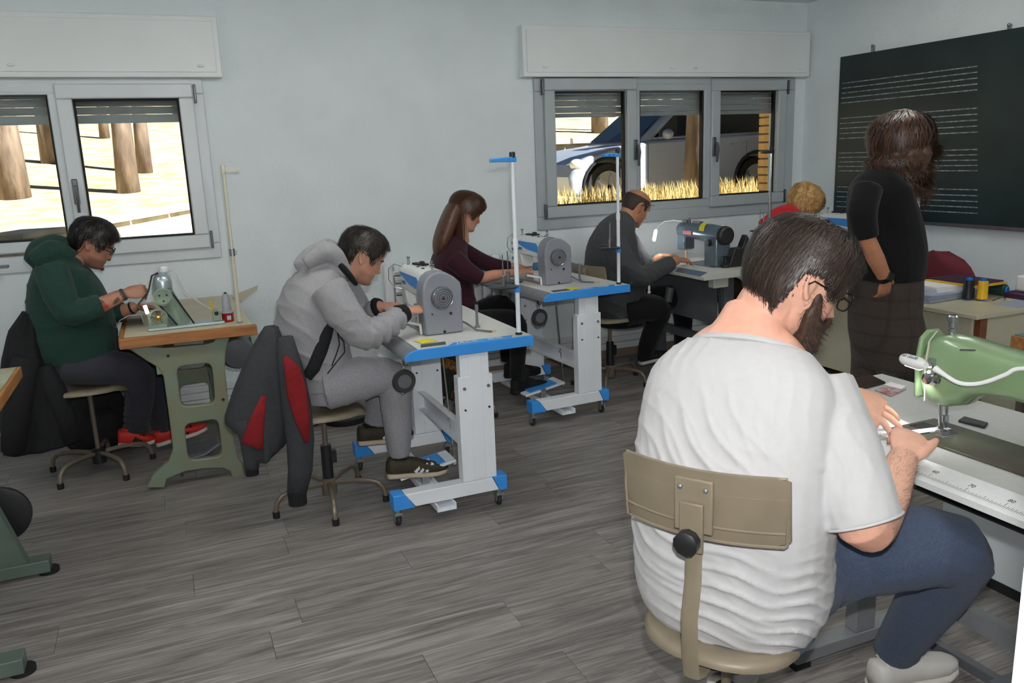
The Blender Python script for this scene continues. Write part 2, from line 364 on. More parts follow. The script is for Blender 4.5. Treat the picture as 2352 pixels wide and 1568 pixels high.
trs = [(at_out(22,14.5),14.5,0.21,8,0.01,'thick pale tree trunk behind the left window pane'),(at_out(283,14.2),14.2,0.16,8,0.005,'dark tree trunk in the middle of the left window sash'),
 (at_out(325,17),17,0.13,8,0.01,'thinner trunk just right of the dark trunk outside left window'),(at_out(115,19),19,0.16,8,0,'slim far trunk beside the left window mullion'),
 (at_out(1600,9.1),9.1,0.20,7,0.004,'tree trunk standing in front of the parked car')]
for a in trs: trunk(*a)
r2 = random.Random(3)
for k in range(26):
    y = r2.uniform(17,36); x = r2.uniform(-6,27)
    if k >= 16: px = r2.uniform(1260,1640); x = at_out(px,y)
    trunk(x,y,r2.uniform(0.09,0.2),r2.uniform(7,10),r2.uniform(-0.02,0.02),'distant slim pine trunk among the sunlit trees beyond the garden wall')
# grass tufts (uncountable blades)
def grass(name, x0, x1, y0, y1, n, h, label, z0=0.8, seed=1):
    g = np.random.default_rng(seed); b = MB()
    for _ in range(n):
        x = g.uniform(x0,x1); y = g.uniform(y0,y1); hh = h*g.uniform(0.5,1.15); a = g.uniform(0,6.28); l = g.uniform(0.05,0.3)*hh; w_ = 0.006
        d = np.array([math.cos(a),math.sin(a),0]); s_ = np.array([-d[1],d[0],0])*w_; p = np.array([x,y,z0])
        V = [p-s_,p+s_,p+d*l*0.35+s_*0.8+(0,0,hh*0.6),p+d*l*0.35-s_*0.8+(0,0,hh*0.6),p+d*l+(0,0,hh)]
        b.add(V,[(0,1,2,3),(3,2,4)])
    o = mk(name, b, mat('dry_grass', (215,190,130), rough=0.9, c2=(170,150,95), nscale=8), ang=180); tag(o, label, 'grass', kind='stuff'); return o
grass('dry_grass', 3.6, 7.3, 7.6, 8.7, 5200, 0.42, 'tall dry yellow grass in front of the parked car')
grass('dry_grass', -2.6, -1.2, 6.3, 7.6, 1500, 0.42, 'tufts of dry grass below the left window', seed=4)
# brick pier seen at the right end of window 2
mat('brick_ochre', (205,165,105), rough=0.85, noise=0.12, nscale=12); mat('mortar', (120,105,90), rough=0.95, noise=0.1)
px0 = 5.42
t = tag(mk('brick_pier', MB().bb(px0+0.01,px0+0.38,6.21,6.59,0.8,3.0), 'mortar'), 'ochre brick pier outside the right window', 'pillar')
bme = meshof('brick', MB().box((0,0,0),(0.39,0.40,0.062)))
for k in range(28):
    o = mk('brick', bme, 'brick_ochre', t, bevel=0.004); o.location = (px0+0.195,6.40,0.84+k*0.077)

# ---- parked car behind the right window
mat('car_paint', (142,149,166), rough=0.35, metal=0.0, coat=0.5, noise=0.03); mat('car_glass', (22,28,34), rough=0.05, noise=0.05); mat('car_trim', (24,25,27), rough=0.5, noise=0.05); mat('rim_alloy', (176,180,186), rough=0.3, metal=0.8, noise=0.05); mat('lamp_clear', (225,232,238), rough=0.1, noise=0.02)
CY = 10.0; cw = 5.70; wb = 2.50; gx = 0.83
car = thing('car', 'dark blue-grey parked car behind the right window', 'car', (cw,CY,gx))
def arch(cx, r, n=12): return [(cx+r*math.cos(a), 0.32+r*math.sin(a)) for a in np.linspace(math.pi,0,n)]
low = [(-0.58,0.24),(-0.40,0.20)]+arch(0,0.385)+[(0.42,0.20),(wb-0.42,0.20)]+arch(wb,0.385)+[(wb+0.42,0.22),(wb+0.72,0.28),(wb+0.76,0.60),(wb+0.70,0.98),(0.72,0.92),(0.42,0.88),(0.05,0.84),(-0.30,0.74),(-0.50,0.64),(-0.60,0.48)]
mk('car_body', MB().prism(low,0.0,1.72,'y'), 'car_paint', car, bevel=0.04, seg=2, ang=20)
top = [(0.50,0.88),(0.86,1.16),(1.16,1.38),(1.42,1.47),(2.3,1.49),(wb+0.35,1.40),(wb+0.62,1.12),(wb+0.69,0.95)]
mk('cabin', MB().prism(top,0.10,1.62,'y'), 'car_paint', car, bevel=0.05, seg=2, ang=20)
mk('side_window', MB().prism([(0.78,0.97),(1.20,1.34),(1.45,1.41),(1.60,1.42),(1.60,0.98)],0.085,0.0995,'y'), 'car_glass', car); mk('side_window', MB().prism([(1.68,0.98),(1.68,1.42),(2.25,1.42),(2.60,1.34),(2.66,1.0)],0.085,0.0995,'y'), 'car_glass', car)
mk('windscreen', MB().add([(0.55,0.18,0.945),(0.55,1.54,0.945),(1.13,1.46,1.395),(1.13,0.26,1.395)],[(0,1,2,3)]), 'car_glass', car)
for wx in (0.0,wb):
    w_ = mk('wheel', MB().lathe([(0.20,0.0),(0.31,0.0),(0.325,0.03),(0.325,0.18),(0.30,0.20),(0.1,0.2)],(wx,0.02,0.325),'y',32), 'black_rubber', car)
    mk('rim', MB().lathe([(0.03,-0.012),(0.05,-0.012),(0.20,-0.006),(0.215,-0.01),(0.22,0.02)],(wx,0.02,0.325),'y',28), 'rim_alloy', w_)
    for k in range(5): a = 1.2566*k; mk('spoke', MB().beam((wx,0.002,0.325),(wx+0.19*math.cos(a),0.002,0.325+0.19*math.sin(a)),0.05,0.02,up=(0,1,0)), 'rim_alloy', w_)
    mk('wheel_arch', MB().tube([(x_,-0.004,z_) for x_,z_ in arch(wx,0.395)],0.022,6), 'car_trim', car)
mk('wing_mirror', MB().ball((0.88,-0.10,1.0),(0.07,0.10,0.07)), 'car_paint', car); mk('headlamp', MB().ball((-0.46,0.06,0.64),(0.10,0.09,0.075)), 'lamp_clear', car)
for x_ in (0.62,1.63,2.30): mk('door_seam', MB().bb(x_,x_+0.006,-0.001,0.002,0.24,0.88), 'car_trim', car)
for x_ in (1.42,2.12): mk('door_handle', MB().box((x_,-0.008,0.84),(0.16,0.02,0.025)), 'rim_alloy', car)
mk('sill_trim', MB().bb(0.42,wb-0.42,-0.012,0.004,0.19,0.28), 'car_trim', car); mk('belt_line', MB().bb(0.75,wb+0.5,0.078,0.10,0.945,0.962), 'rim_alloy', car); mk('roof_rail', MB().tube([(1.3,0.16,1.47),(1.5,0.16,1.52),(2.5,0.16,1.51),(2.7,0.16,1.45)],0.015,8), 'rim_alloy', car)
# ================================================================== SEWING TABLES AND MACHINES
mat('laminate_white', (220,221,219), rough=0.4, noise=0.02, nscale=30)
mat('jack_blue', (58,148,232), rough=0.4, noise=0.03, nscale=8)
mat('steel_white', (234,240,247), rough=0.4, noise=0.02, nscale=6)
mat('rim_grey', (118,122,128), rough=0.5, noise=0.05)
mat('print_white', (225,228,230), rough=0.6, noise=0.02)
mat('inlay_dark', (74,77,80), rough=0.5, noise=0.2, nscale=60)
mat('wood_plug', (214,182,140), rough=0.7, noise=0.1)
mat('zinc', (170,176,178), rough=0.35, metal=0.8, noise=0.1, nscale=40)
mat('tyre_dark', (40,40,42), rough=0.7, noise=0.1)
mat('machine_white', (232,235,235), rough=0.32, noise=0.02, nscale=6)
mat('machine_grey', (134,138,147), rough=0.42, noise=0.04, nscale=10)
mat('dial_grey', (92,95,101), rough=0.35, noise=0.05)
mat('wheel_blue', (70,130,170), rough=0.4, noise=0.05)
mat('note_yellow', (222,214,60), rough=0.8, noise=0.04)
mat('thread_clear', (150,150,160), rough=0.6, noise=0.1)
TZ = 0.81
def caster(parent, x, y, r=0.027):
    b = MB(); b.cyl((x,y,0.055),(x,y,0.092),0.012,n=10); b.box((x,y,0.062),(0.036,0.045,0.014)); b.box((x-0.014,y+0.008,0.043),(0.004,0.034,0.034)); b.box((x+0.014,y+0.008,0.043),(0.004,0.034,0.034))
    c = mk('caster', b, 'zinc', parent, bevel=0.002)
    mk('wheel', MB().lathe([(0.012,-0.011),(r-0.006,-0.011),(r,-0.006),(r,0.006),(r-0.006,0.011),(0.012,0.011)],(x,y+0.012,r),'x',18), 'tyre_dark', c)
    mk('hub', MB().cyl((x-0.0125,y+0.012,r),(x+0.0125,y+0.012,r),0.011,n=12), 'zinc', c)
def blue_table(label, loc, rz=0.0):
    t = thing('sewing_table', label, 'sewing table', loc, rz, 'white and blue sewing tables')
    L = 1.10
    top = mk('tabletop', MB().bb(-0.235,0.30,0.0,L,0.768,TZ), 'laminate_white', t, bevel=0.002)
    prof = [(-0.30,0.765),(-0.30,0.778),(-0.292,0.792),(-0.275,0.803),(-0.252,0.809),(-0.2352,TZ),(-0.2352,0.765)]
    edge = mk('front_edge', MB().prism(prof,0.0,L,'y'), 'rim_grey', t, ang=50)
    tk = MB()
    for k in range(40): tk.add([(-0.262,0.06+k*0.02,0.8085),(-0.244 if k%5 else -0.238,0.06+k*0.02,0.811),(-0.244 if k%5 else -0.238,0.0615+k*0.02,0.811),(-0.262,0.0615+k*0.02,0.8085)],[(0,1,2,3)])
    mk('ruler_marks', tk, 'print_white', edge, kind='stuff')
    endp = [(-0.30,0.764),(0.302,0.764),(0.302,TZ+0.001),(-0.235,TZ+0.001),(-0.252,0.810),(-0.275,0.804),(-0.292,0.793),(-0.301,0.779)]
    for y0,y1 in ((-0.014,-0.0002),(L+0.0002,L+0.014)): mk('end_panel', MB().prism(endp,y0,y1,'y'), 'jack_blue', t, bevel=0.002)
    mk('brand_strip', MB().prism([(-0.10,0.0),(0.20,0.0),(0.225,0.045),(-0.06,0.045)],TZ+0.0002,TZ+0.0012,'z'), 'jack_blue', t)
    put_text('brand_lettering','JACK',0.046,MATS['print_white'],t,frame((-0.005,0.022,TZ+0.0015),(1,0,0),(0,1,0),(0,0,1)),0.0003,0.2)
    put_text('brand_characters','\u6770\u514b',0.038,MATS['print_white'],t,frame((0.13,0.022,TZ+0.0015),(1,0,0),(0,1,0),(0,0,1)),0.0003)
    mk('inlay_tray', MB().prism([(-0.215,0.03),(-0.10,0.03),(-0.085,0.085),(-0.20,0.085)],TZ+0.0002,TZ+0.002,'z'), 'inlay_dark', t)
    mk('cable_plug', MB().cyl((0.175,0.18,TZ+0.0002),(0.175,0.18,TZ+0.003),0.024,n=20), 'wood_plug', t)
    for yy in (0.02,0.78):
        s = 1 if yy < 0.4 else -1; ya = yy if s > 0 else yy
        col = mk('leg', MB().bb(-0.058,0.108,ya,ya+0.06,0.158,0.655), 'steel_white', t, bevel=0.004)
        mk('leg_inner_tube', MB().bb(-0.044,0.094,ya+0.004,ya+0.056,0.60,0.7635), 'steel_white', col, bevel=0.003)
        mk('leg_rib', MB().bb(-0.005,0.055,ya-0.004,ya,0.17,0.755), 'steel_white', col, bevel=0.003)
        for bx_,bz_ in ((-0.03,0.60),(0.085,0.60),(-0.03,0.50),(0.085,0.50)):
            mk('bolt', MB().cyl((bx_,ya-0.006,bz_),(bx_,ya+0.001,bz_),0.008 if bz_ > .55 else 0.005,n=8), 'zinc' if bz_ > .55 else 'dark_plastic', col)
        fx0, fx1 = -0.335, 0.115
        foot = mk('foot_bar', MB().prism([(fx0,0.157),(fx1-0.03,0.157),(fx1,0.092),(fx0+0.045,0.092)],ya-0.004,ya+0.064,'y'), 'steel_white', t, bevel=0.003)
        mk('foot_cap', MB().prism([(fx0-0.055,0.160),(fx0-0.002,0.160),(fx0+0.043,0.089),(fx0-0.055,0.089)],ya-0.008,ya+0.068,'y'), 'jack_blue', foot, bevel=0.003)
        mk('foot_cap', MB().prism([(fx1-0.028,0.160),(fx1+0.04,0.160),(fx1+0.04,0.089),(fx1+0.002,0.089)],ya-0.008,ya+0.068,'y'), 'jack_blue', foot, bevel=0.003)
        for cx in (fx0-0.03,fx1+0.01): caster(t, cx, ya+0.03)
    cb = MB(); cb.bb(0.0,0.006,0.0802,0.7798,0.30,0.40); cb.bb(-0.03,0.0,0.0802,0.7798,0.395,0.40); cb.bb(-0.03,0.0,0.0802,0.7798,0.30,0.305)
    mk('cross_beam', cb, 'steel_white', t)
    lb = MB(); lb.bb(-0.20,-0.11,-0.02,0.86,0.058,0.063); lb.bb(-0.20,-0.195,-0.02,0.86,0.063,0.088); lb.bb(-0.115,-0.11,-0.02,0.86,0.063,0.088)
    mk('pedal_channel', lb, 'steel_white', t)
    pd = mk('pedal', MB().box((-0.13,0.40,0.128),(0.29,0.16,0.014),ry=math.radians(-9)), 'steel_white', t, bevel=0.003)
    mk('pedal_tread', MB().box((-0.14,0.40,0.1385),(0.20,0.14,0.005),ry=math.radians(-9)), 'jack_blue', pd, bevel=0.001)
    mk('pedal_bracket', MB().box((-0.15,0.325,0.10),(0.035,0.02,0.07)), 'zinc', pd)
    mk('pedal_bracket', MB().box((-0.15,0.475,0.10),(0.035,0.02,0.07)), 'zinc', pd)
    mk('pedal_rod', MB().cyl((0.01,0.33,0.13),(-0.02,0.36,0.7635),0.004,n=8).ball((0.008,0.335,0.13),0.012).ball((-0.005,0.345,0.36),0.008), 'chrome', t)
    kl = mk('knee_lifter', MB().tube([(-0.20,0.24,0.766),(-0.27,0.13,0.745),(-0.278,0.10,0.72),(-0.295,0.09,0.60)],0.006,8), 'chrome', t)
    mk('knee_pad', MB().lathe([(0.030,-0.008),(0.048,-0.010),(0.052,-0.004),(0.052,0.006),(0.046,0.010),(0.032,0.006)],(-0.288,0.074,0.66),'y',24), 'tyre_dark', kl)
    mk('knee_pad_hub', MB().cyl((-0.288,0.062,0.66),(-0.288,0.084,0.66),0.031,n=20).box((-0.288,0.060,0.66),(0.05,0.006,0.012),ry=0.5), 'dial_grey', kl)
    return t
def thread_stand(label, loc, pole='steel_white', arm='jack_blue', cap='dark_plastic', H=0.79, disc_angle=2.6, armlen=0.105):
    t = thing('thread_stand', label, 'thread stand', loc, 0, 'thread stands on the tables')
    mk('pole', MB().cyl((0,0,0.0005),(0,0,H*0.52),0.0105,n=14).cyl((0,0,H*0.52),(0,0,H),0.0088,n=14), pole, t)
    mk('base_ring', MB().lathe([(0.016,0.0004),(0.016,0.006),(0.0115,0.010)],(0,0,0)), 'dark_plastic', t)
    mk('pole_coupling', MB().cyl((0,0,H*0.50),(0,0,H*0.55),0.0125,n=12), pole, t)
    mk('top_cap', MB().lathe([(0.013,H-0.004),(0.0135,H+0.018),(0.010,H+0.022)]), cap, t)
    a = MB(); a.prism([(0.016,H-0.022),(0.016,H+0.002),(-armlen,H-0.004),(-armlen,H-0.020)],-0.012,0.012,'y'); ar = mk('guide_arm', a, arm, t, bevel=0.003)
    for k in (0.35,0.6,0.95): mk('eyelet', MB().cyl((-armlen*k,-0.015,H-0.011),(-armlen*k,0.015,H-0.011),0.004,n=8), 'chrome', ar)
    mk('collar', MB().cyl((0,0,0.195),(0,0,0.228),0.0155,n=14), arm, t)
    c, s = math.cos(disc_angle), math.sin(disc_angle)
    tr = mk('spool_arm', MB().beam((0,0,0.215),(0.05*c,0.05*s,0.222),0.022,0.012).beam((0.05*c-0.085*s,0.05*s+0.085*c,0.224),(0.05*c+0.085*s,0.05*s-0.085*c,0.224),0.02,0.008), arm, t)
    for k in (-1,1):
        x, y = 0.05*c-0.075*s*k, 0.05*s+0.075*c*k
        d = mk('spool_tray', MB().lathe([(0.005,0),(0.066,0.0),(0.069,0.004),(0.064,0.006),(0.008,0.005)],(x,y,0.2285),'z',26), 'dark_plastic', t)
        mk('spool_pin', MB().lathe([(0.010,0.005),(0.010,0.05),(0.003,0.055),(0.0028,0.145)],(x,y,0.2285),'z',10), 'steel', d)
    return t
def jack_machine(label, loc, rz=0.0):
    t = thing('sewing_machine', label, 'sewing machine', loc, rz, 'white industrial sewing machines with grey motor covers')
    cov = [(-0.090,0.001),(-0.096,0.19),(-0.090,0.235),(-0.072,0.268),(-0.045,0.287),(-0.01,0.293),(0.025,0.286),(0.060,0.264),(0.090,0.236),(0.096,0.205),(0.093,0.001)]
    c = mk('motor_cover', MB().prism(cov,0.0,0.105,'y'), 'machine_grey', t, bevel=0.010, seg=3, ang=50)
    w = mk('handwheel', MB().lathe([(0.010,-0.020),(0.040,-0.020),(0.050,-0.016),(0.054,-0.006),(0.054,0.0)],(-0.004,0,0.172),'y',32), 'dial_grey', c)
    for rr in (0.047,0.036,0.026,0.014): mk('wheel_ring', MB().tube([(-0.004+rr*math.cos(q),-0.0205,0.172+rr*math.sin(q)) for q in np.linspace(0,2*math.pi,25)],0.0016,5,cap=False), 'machine_grey' if rr < .04 else 'chrome', w)
    mk('wheel_screw', MB().cyl((-0.004,-0.025,0.172),(-0.004,-0.018,0.172),0.007,n=10), 'chrome', w)
    for x,z in ((0.035,0.095),(-0.055,0.10),(0.0,0.012)): mk('cover_screw', MB().cyl((x,-0.003,z),(x,0.001,z),0.007 if x >= 0 else 0.004,n=10), 'dark_plastic', c)
    col = mk('pillar', MB().bb(-0.062,0.062,0.1052,0.235,0.001,0.20), 'machine_white', t, bevel=0.012, seg=3)
    armp = [(-0.070,0.165),(-0.072,0.250),(-0.062,0.272),(-0.040,0.284),(0.035,0.284),(0.055,0.270),(0.062,0.245),(0.060,0.165),(0.0,0.155)]
    arm = mk('arm', MB().prism(armp,0.1054,0.475,'y'), 'machine_white', t, bevel=0.006, ang=50)
    mk('head', MB().prism([(-0.058,0.09),(-0.066,0.14),(-0.070,0.17),(0.050,0.17),(0.045,0.10),(0.02,0.075),(-0.035,0.075)],0.385,0.474,'y'), 'machine_white', arm, bevel=0.006, ang=50)
    mk('face_plate', MB().prism([(-0.055,0.095),(-0.066,0.25),(-0.045,0.278),(0.03,0.278),(0.05,0.25),(0.042,0.10)],0.4752,0.482,'y'), 'chrome', arm, bevel=0.002)
    mk('blue_decal', MB().prism([(0.25,0.205),(0.44,0.262),(0.445,0.180),(0.36,0.172)],-0.0735,-0.0712,'x') if False else MB().prism([(0.14,0.192),(0.135,0.232),(0.16,0.252),(0.455,0.252),(0.45,0.243),(0.30,0.205)],-0.0738,-0.0722,'x'), 'jack_blue', arm)
    mk('logo', MB().prism([(0.36,0.195),(0.36,0.212),(0.42,0.212),(0.42,0.195)],-0.0735,-0.0722,'x'), 'wheel_blue', arm)
    mk('needle_bar', MB().cyl((-0.01,0.43,0.02),(-0.01,0.43,0.08),0.004,n=8).cyl((0.008,0.43,0.02),(0.008,0.43,0.08),0.005,n=8).box((0,0.43,0.012),(0.03,0.014,0.006)), 'chrome', t)
    mk('bed_plate', MB().bb(-0.088,0.088,0.1056,0.54,0.0003,0.005), 'steel', t, bevel=0.001)
    mk('stitch_dial', MB().lathe([(0.026,0),(0.026,0.012),(0.020,0.022),(0.008,0.024)],(-0.088,0.17,0.10),'x',20) if False else MB().cyl((-0.088,0.16,0.105),(-0.0622,0.16,0.105),0.026,n=20), 'wheel_blue', t)
    mk('thread_loop', MB().tube([(-0.062,0.44,0.275),(-0.10,0.45,0.29),(-0.128,0.455,0.27),(-0.132,0.455,0.215),(-0.11,0.45,0.175),(-0.072,0.44,0.165)],0.0025,6), 'chrome', t)
    for z in (0.235,0.195,0.135): mk('tension_knob', MB().cyl((-0.098,0.452,z),(-0.071,0.452,z),0.010,n=12), 'steel', t)
    mk('top_post', MB().lathe([(0.010,0),(0.006,0.008),(0.005,0.03),(0.010,0.036),(0.010,0.04)],(-0.03,0.43,0.284),'z',12), 'steel', t)
    mk('tension_post', MB().lathe([(0.004,0),(0.004,0.012),(0.014,0.016),(0.004,0.02),(0.014,0.026),(0.006,0.03),(0.008,0.044)],(0.0,0.14,0.284),'z',12), 'chrome', t)
    mk('top_lever', MB().box((0.01,0.36,0.290),(0.035,0.10,0.010),rz=0.3).box((0.01,0.33,0.300),(0.02,0.03,0.014)), 'dark_plastic', t, bevel=0.002)
    for x,y in ((-0.02,0.30),(0.03,0.22),(-0.02,0.22)): mk('oil_cap', MB().cyl((x,y,0.2835),(x,y,0.288),0.008,n=10), 'dark_plastic', t)
    mk('back_lever', MB().beam((-0.165,0.115,0.062),(-0.098,0.055,0.048),0.026,0.010).beam((-0.100,0.055,0.048),(-0.098,0.050,0.001),0.014,0.012,up=(1,0,0)), 'machine_white', t, bevel=0.003)
    mk('head_rest_peg', MB().lathe([(0.014,0),(0.014,0.006),(0.007,0.012),(0.0065,0.07),(0.009,0.105),(0.009,0.11)],(0.185,0.06,0.0003),'z',12), 'rim_grey', t)
    mk('power_cable', MB().tube([(0.09,0.06,0.05),(0.125,0.04,0.03),(0.15,-0.02,0.006),(0.20,-0.09,0.005)],0.0045,7), 'dial_grey', t)
    return t
T1 = (1.19,3.335,0); T2 = (2.31,4.335,0); T3 = (4.75,4.25,0)
blue_table('white sewing table with blue end panel in front of the grey hoodie man', T1)
blue_table('white sewing table with blue end panel in front of the maroon jumper woman', T2, math.radians(3))
blue_table('white sewing table with blue end panel beside the blackboard, mostly hidden by standing woman', T3)
jack_machine('white sewing machine with grey motor cover beside the grey hoodie man', (1.155,3.575,TZ+0.0005))
jack_machine('white sewing machine with grey motor cover beside the maroon jumper woman', (2.255,4.60,TZ+0.0005), math.radians(3))
jack_machine('white sewing machine with blue decal in front of the blackboard', (4.73,4.47,TZ+0.0005))
thread_stand('white thread stand with blue arm on the nearest blue and white table', (1.445,3.378,TZ+0.0015))
thread_stand('white thread stand with blue arm beside the grey jacket man', (2.565,4.395,TZ+0.0015))
thread_stand('white thread stand in front of the blackboard, partly behind standing woman', (4.955,4.30,TZ+0.0015), armlen=0.09)
for lab,(x,y) in (('yellow sticky note at the front edge of nearest blue table',(1.03,3.475)),('yellow sticky note on the table of the maroon jumper woman',(2.25,4.40))):
    tag(mk('sticky_note', MB().box((0,0,0),(0.076,0.076,0.0008),rz=0.25), 'note_yellow', loc=(x,y,TZ+0.0028)), lab, 'note', 'yellow sticky notes')
tag(mk('sticky_note', MB().box((0,0,0),(0.001,0.06,0.06)), 'note_yellow', loc=(4.73-0.0745,4.85,TZ+0.165)), 'yellow sticky note on the machine before the blackboard', 'note', 'yellow sticky notes')
# ------------------------------------------------------------------ light grey table with blue-grey machine (before the grey jacket man)
mat('table_pale', (196,198,190), rough=0.4, noise=0.03)
mat('metal_blue', (112,130,142), rough=0.25, metal=0.5, noise=0.08)
mat('leg_grey', (88,92,97), rough=0.5, noise=0.05)
mat('olive_dark', (58,52,44), rough=0.6, noise=0.1)
t = thing('sewing_table', 'pale grey sewing table with slanted front edge before the grey jacket man', 'sewing table', (3.52,4.42,0))
mk('tabletop', MB().prism([(-0.30,0.765),(-0.30,0.785),(-0.235,TZ),(0.30,TZ),(0.30,0.765)],0,1.1,'y'), 'table_pale', t, bevel=0.002)
mk('ruler_strip', MB().add([(-0.296,0.05,0.7875),(-0.238,0.05,0.8098),(-0.238,0.5,0.8098),(-0.296,0.5,0.7875)],[(0,1,2,3)]), 'metal_blue', t)
for y in (0.10,0.92):
    mk('leg', MB().bb(-0.06,0.02,y,y+0.06,0.06,0.764), 'leg_grey', t, bevel=0.003); mk('foot_bar', MB().bb(-0.28,0.24,y+0.005,y+0.055,0.0,0.0598), 'leg_grey', t, bevel=0.004)
mk('crossbar', MB().bb(-0.05,-0.01,0.161,0.919,0.25,0.31), 'leg_grey', t)
mk('modesty_panel', MB().bb(-0.085,-0.065,0.17,0.91,0.42,0.7645), 'leg_grey', t)
mk('switch_box', MB().bb(-0.20,-0.08,0.03,0.095,0.70,0.7645), 'table_pale', t, bevel=0.006)
mk('power_cable', MB().tube([(-0.14,0.06,0.70),(-0.13,0.05,0.5),(-0.11,0.06,0.25),(-0.08,0.07,0.01)],0.007,7), 'dark_plastic', t)
mk('motor', MB().lathe([(0.02,-0.10),(0.085,-0.09),(0.10,-0.05),(0.10,0.08),(0.07,0.10)],(0.13,0.30,0.62),'y',20), 'olive_dark', t)
mk('knee_pad', MB().cyl((-0.28,0.45,0.56),(-0.26,0.45,0.66),0.028,n=12), 'leg_grey', t)
m = thing('sewing_machine', 'blue-grey metal sewing machine with black handwheel and yellow note', 'sewing machine', (3.52,4.60,TZ+0.0005))
mk('pillar', MB().bb(-0.06,0.06,0.02,0.16,0.001,0.20), 'metal_blue', m, bevel=0.012)
mk('arm', MB().tube([(0,0.02,0.215),(0,0.15,0.22),(0,0.40,0.225),(0,0.50,0.225),(0,0.515,0.22)],[(0.062,0.062),(0.065,0.064),(0.055,0.058),(0.055,0.058),(0.04,0.045)],20,ref=(0,0,1)), 'metal_blue', m)
mk('head', MB().bb(-0.045,0.045,0.41,0.505,0.085,0.215), 'metal_blue', m, bevel=0.012)
mk('needle_bar', MB().cyl((0,0.455,0.01),(0,0.455,0.086),0.006,n=8), 'wood_plug', m)
mk('handwheel', MB().lathe([(0.02,-0.045),(0.050,-0.045),(0.062,-0.035),(0.066,-0.012),(0.060,0.0)],(0,0.02,0.215),'y',26), 'dark_plastic', m)
mk('belt_cover', MB().prism([(0.0,0.0),(0.24,0.0),(0.16,0.20),(0.15,0.215),(0.11,0.13),(0.05,0.13)],-0.045,0.018,'y'), 'dark_plastic', m, bevel=0.008)
mk('side_knob', MB().cyl((-0.088,0.09,0.165),(-0.0602,0.09,0.165),0.024,n=16), 'dark_plastic', m)
mk('bobbin_winder', MB().lathe([(0.03,0),(0.03,0.02),(0.012,0.03),(0.012,0.07),(0.03,0.075)],(-0.01,-0.02,0.001),'z',14).box((0.03,-0.015,0.02),(0.08,0.05,0.03)), 'dark_plastic', m)
mk('bed_plate', MB().bb(-0.085,0.085,0.02,0.53,0.0002,0.005), 'steel', m)
mk('red_badge', MB().prism([(0.30,0.205),(0.30,0.230),(0.40,0.230),(0.40,0.205)],-0.0665,-0.060,'x'), mat('badge_red',(190,30,45),rough=0.4,noise=0.05), m)
mk('thread_guide', MB().box((0,0.45,0.288),(0.04,0.05,0.02)).box((0.01,0.33,0.287),(0.03,0.09,0.014)).cyl((0,0.42,0.28),(0,0.42,0.315),0.005), 'steel', m)
mk('yellow_label', MB().tube([(0.068*math.sin(a),0.20,0.22+0.068*math.cos(a)) for a in np.linspace(-1.25,0.25,8)],[(0.0008,0.028)]*8,4,ref=(1,0,0.0)) if False else MB().add([(0.069*math.sin(a),0.19+0.06*s+0.03*a,0.22+0.069*math.cos(a)) for a in np.linspace(-1.3,0.3,8) for s in (0,1)],[(2*i,2*i+1,2*i+3,2*i+2) for i in range(7)]), 'note_yellow', m)
ln = mk('lamp_neck', MB().tube([(-0.01,0.50,0.285),(-0.06,0.53,0.295),(-0.13,0.55,0.29),(-0.18,0.55,0.26),(-0.195,0.55,0.235)],0.005,8), 'print_white', m)
mk('lamp_bulb', MB().tube([(-0.195,0.55,0.235),(-0.20,0.55,0.225),(-0.215,0.55,0.16),(-0.217,0.55,0.152)],[0.006,0.012,0.012,0.007],10), mat('led_white',(255,253,250),emit=9.0,rough=0.4,noise=0.0), ln)
light('machine_lamp', 'POINT', (3.52-0.22,5.12,TZ+0.14), 1.2, shadow_soft_size=0.02)
s = thread_stand('chrome thread stand behind the dark-haired near man, before the right window', (3.785,4.475,TZ+0.0005), pole='chrome', arm='dark_plastic', H=0.77, armlen=0.08)
tag(mk('paper_sheet', MB().box((0,0,0),(0.22,0.15,0.001),rz=0.2), mat('paper_white',(235,236,238),rough=0.8,noise=0.02), loc=(3.56,5.02,TZ+0.0075)), 'white paper sheet under the needle of the blue-grey machine', 'paper')
# ================================================================== GREEN CAST-IRON TABLE (left)
def curve_plate(name, loops, thick, bevel=0.002):
    """filled 2D outline with holes -> mesh in the xz plane, extruded along y"""
    c = bpy.data.curves.new(name,'CURVE'); c.dimensions = '2D'; c.fill_mode = 'BOTH'; c.extrude = thick/2-bevel; c.bevel_depth = bevel; c.bevel_resolution = 1
    for pts in loops:
        s = c.splines.new('POLY'); s.points.add(len(pts)-1); s.use_cyclic_u = True
        for p,q in zip(s.points,pts): p.co = (q[0],q[1],0,1)
    o = bpy.data.objects.new(name,c); COL.objects.link(o)
    dg = bpy.context.evaluated_depsgraph_get(); me = bpy.data.meshes.new_from_object(o.evaluated_get(dg)); bpy.data.objects.remove(o); bpy.data.curves.remove(c)
    me.transform(Matrix.Rotation(math.radians(90),4,'X')); me.polygons.foreach_set('use_smooth',[True]*len(me.polygons)); me.set_sharp_from_angle(angle=math.radians(40))
    return me
def smooth_loop(P, it=2):
    for _ in range(it):
        Q = []
        for i in range(len(P)):
            a = np.array(P[i]); b = np.array(P[(i+1)%len(P)]); Q += [tuple(a*0.75+b*0.25), tuple(a*0.25+b*0.75)]
        P = Q
    return P
def round_poly(P, fr=0.22, n=4):
    Q = []
    for i in range(len(P)):
        a,b,c = np.array(P[i-1]),np.array(P[i]),np.array(P[(i+1)%len(P)]); p = b+(a-b)*fr; q = b+(c-b)*fr
        for k in range(n+1): t_ = k/n; Q.append(tuple(p*(1-t_)**2+b*2*t_*(1-t_)+q*t_*t_))
    return Q
mat('cast_green', (118,138,122), rough=0.42, c2=(132,152,135), nscale=14, bump=0.05, bscale=50)
mat('cast_worn', (112,132,116), rough=0.45, c2=(124,118,92), nscale=5, detail=8)
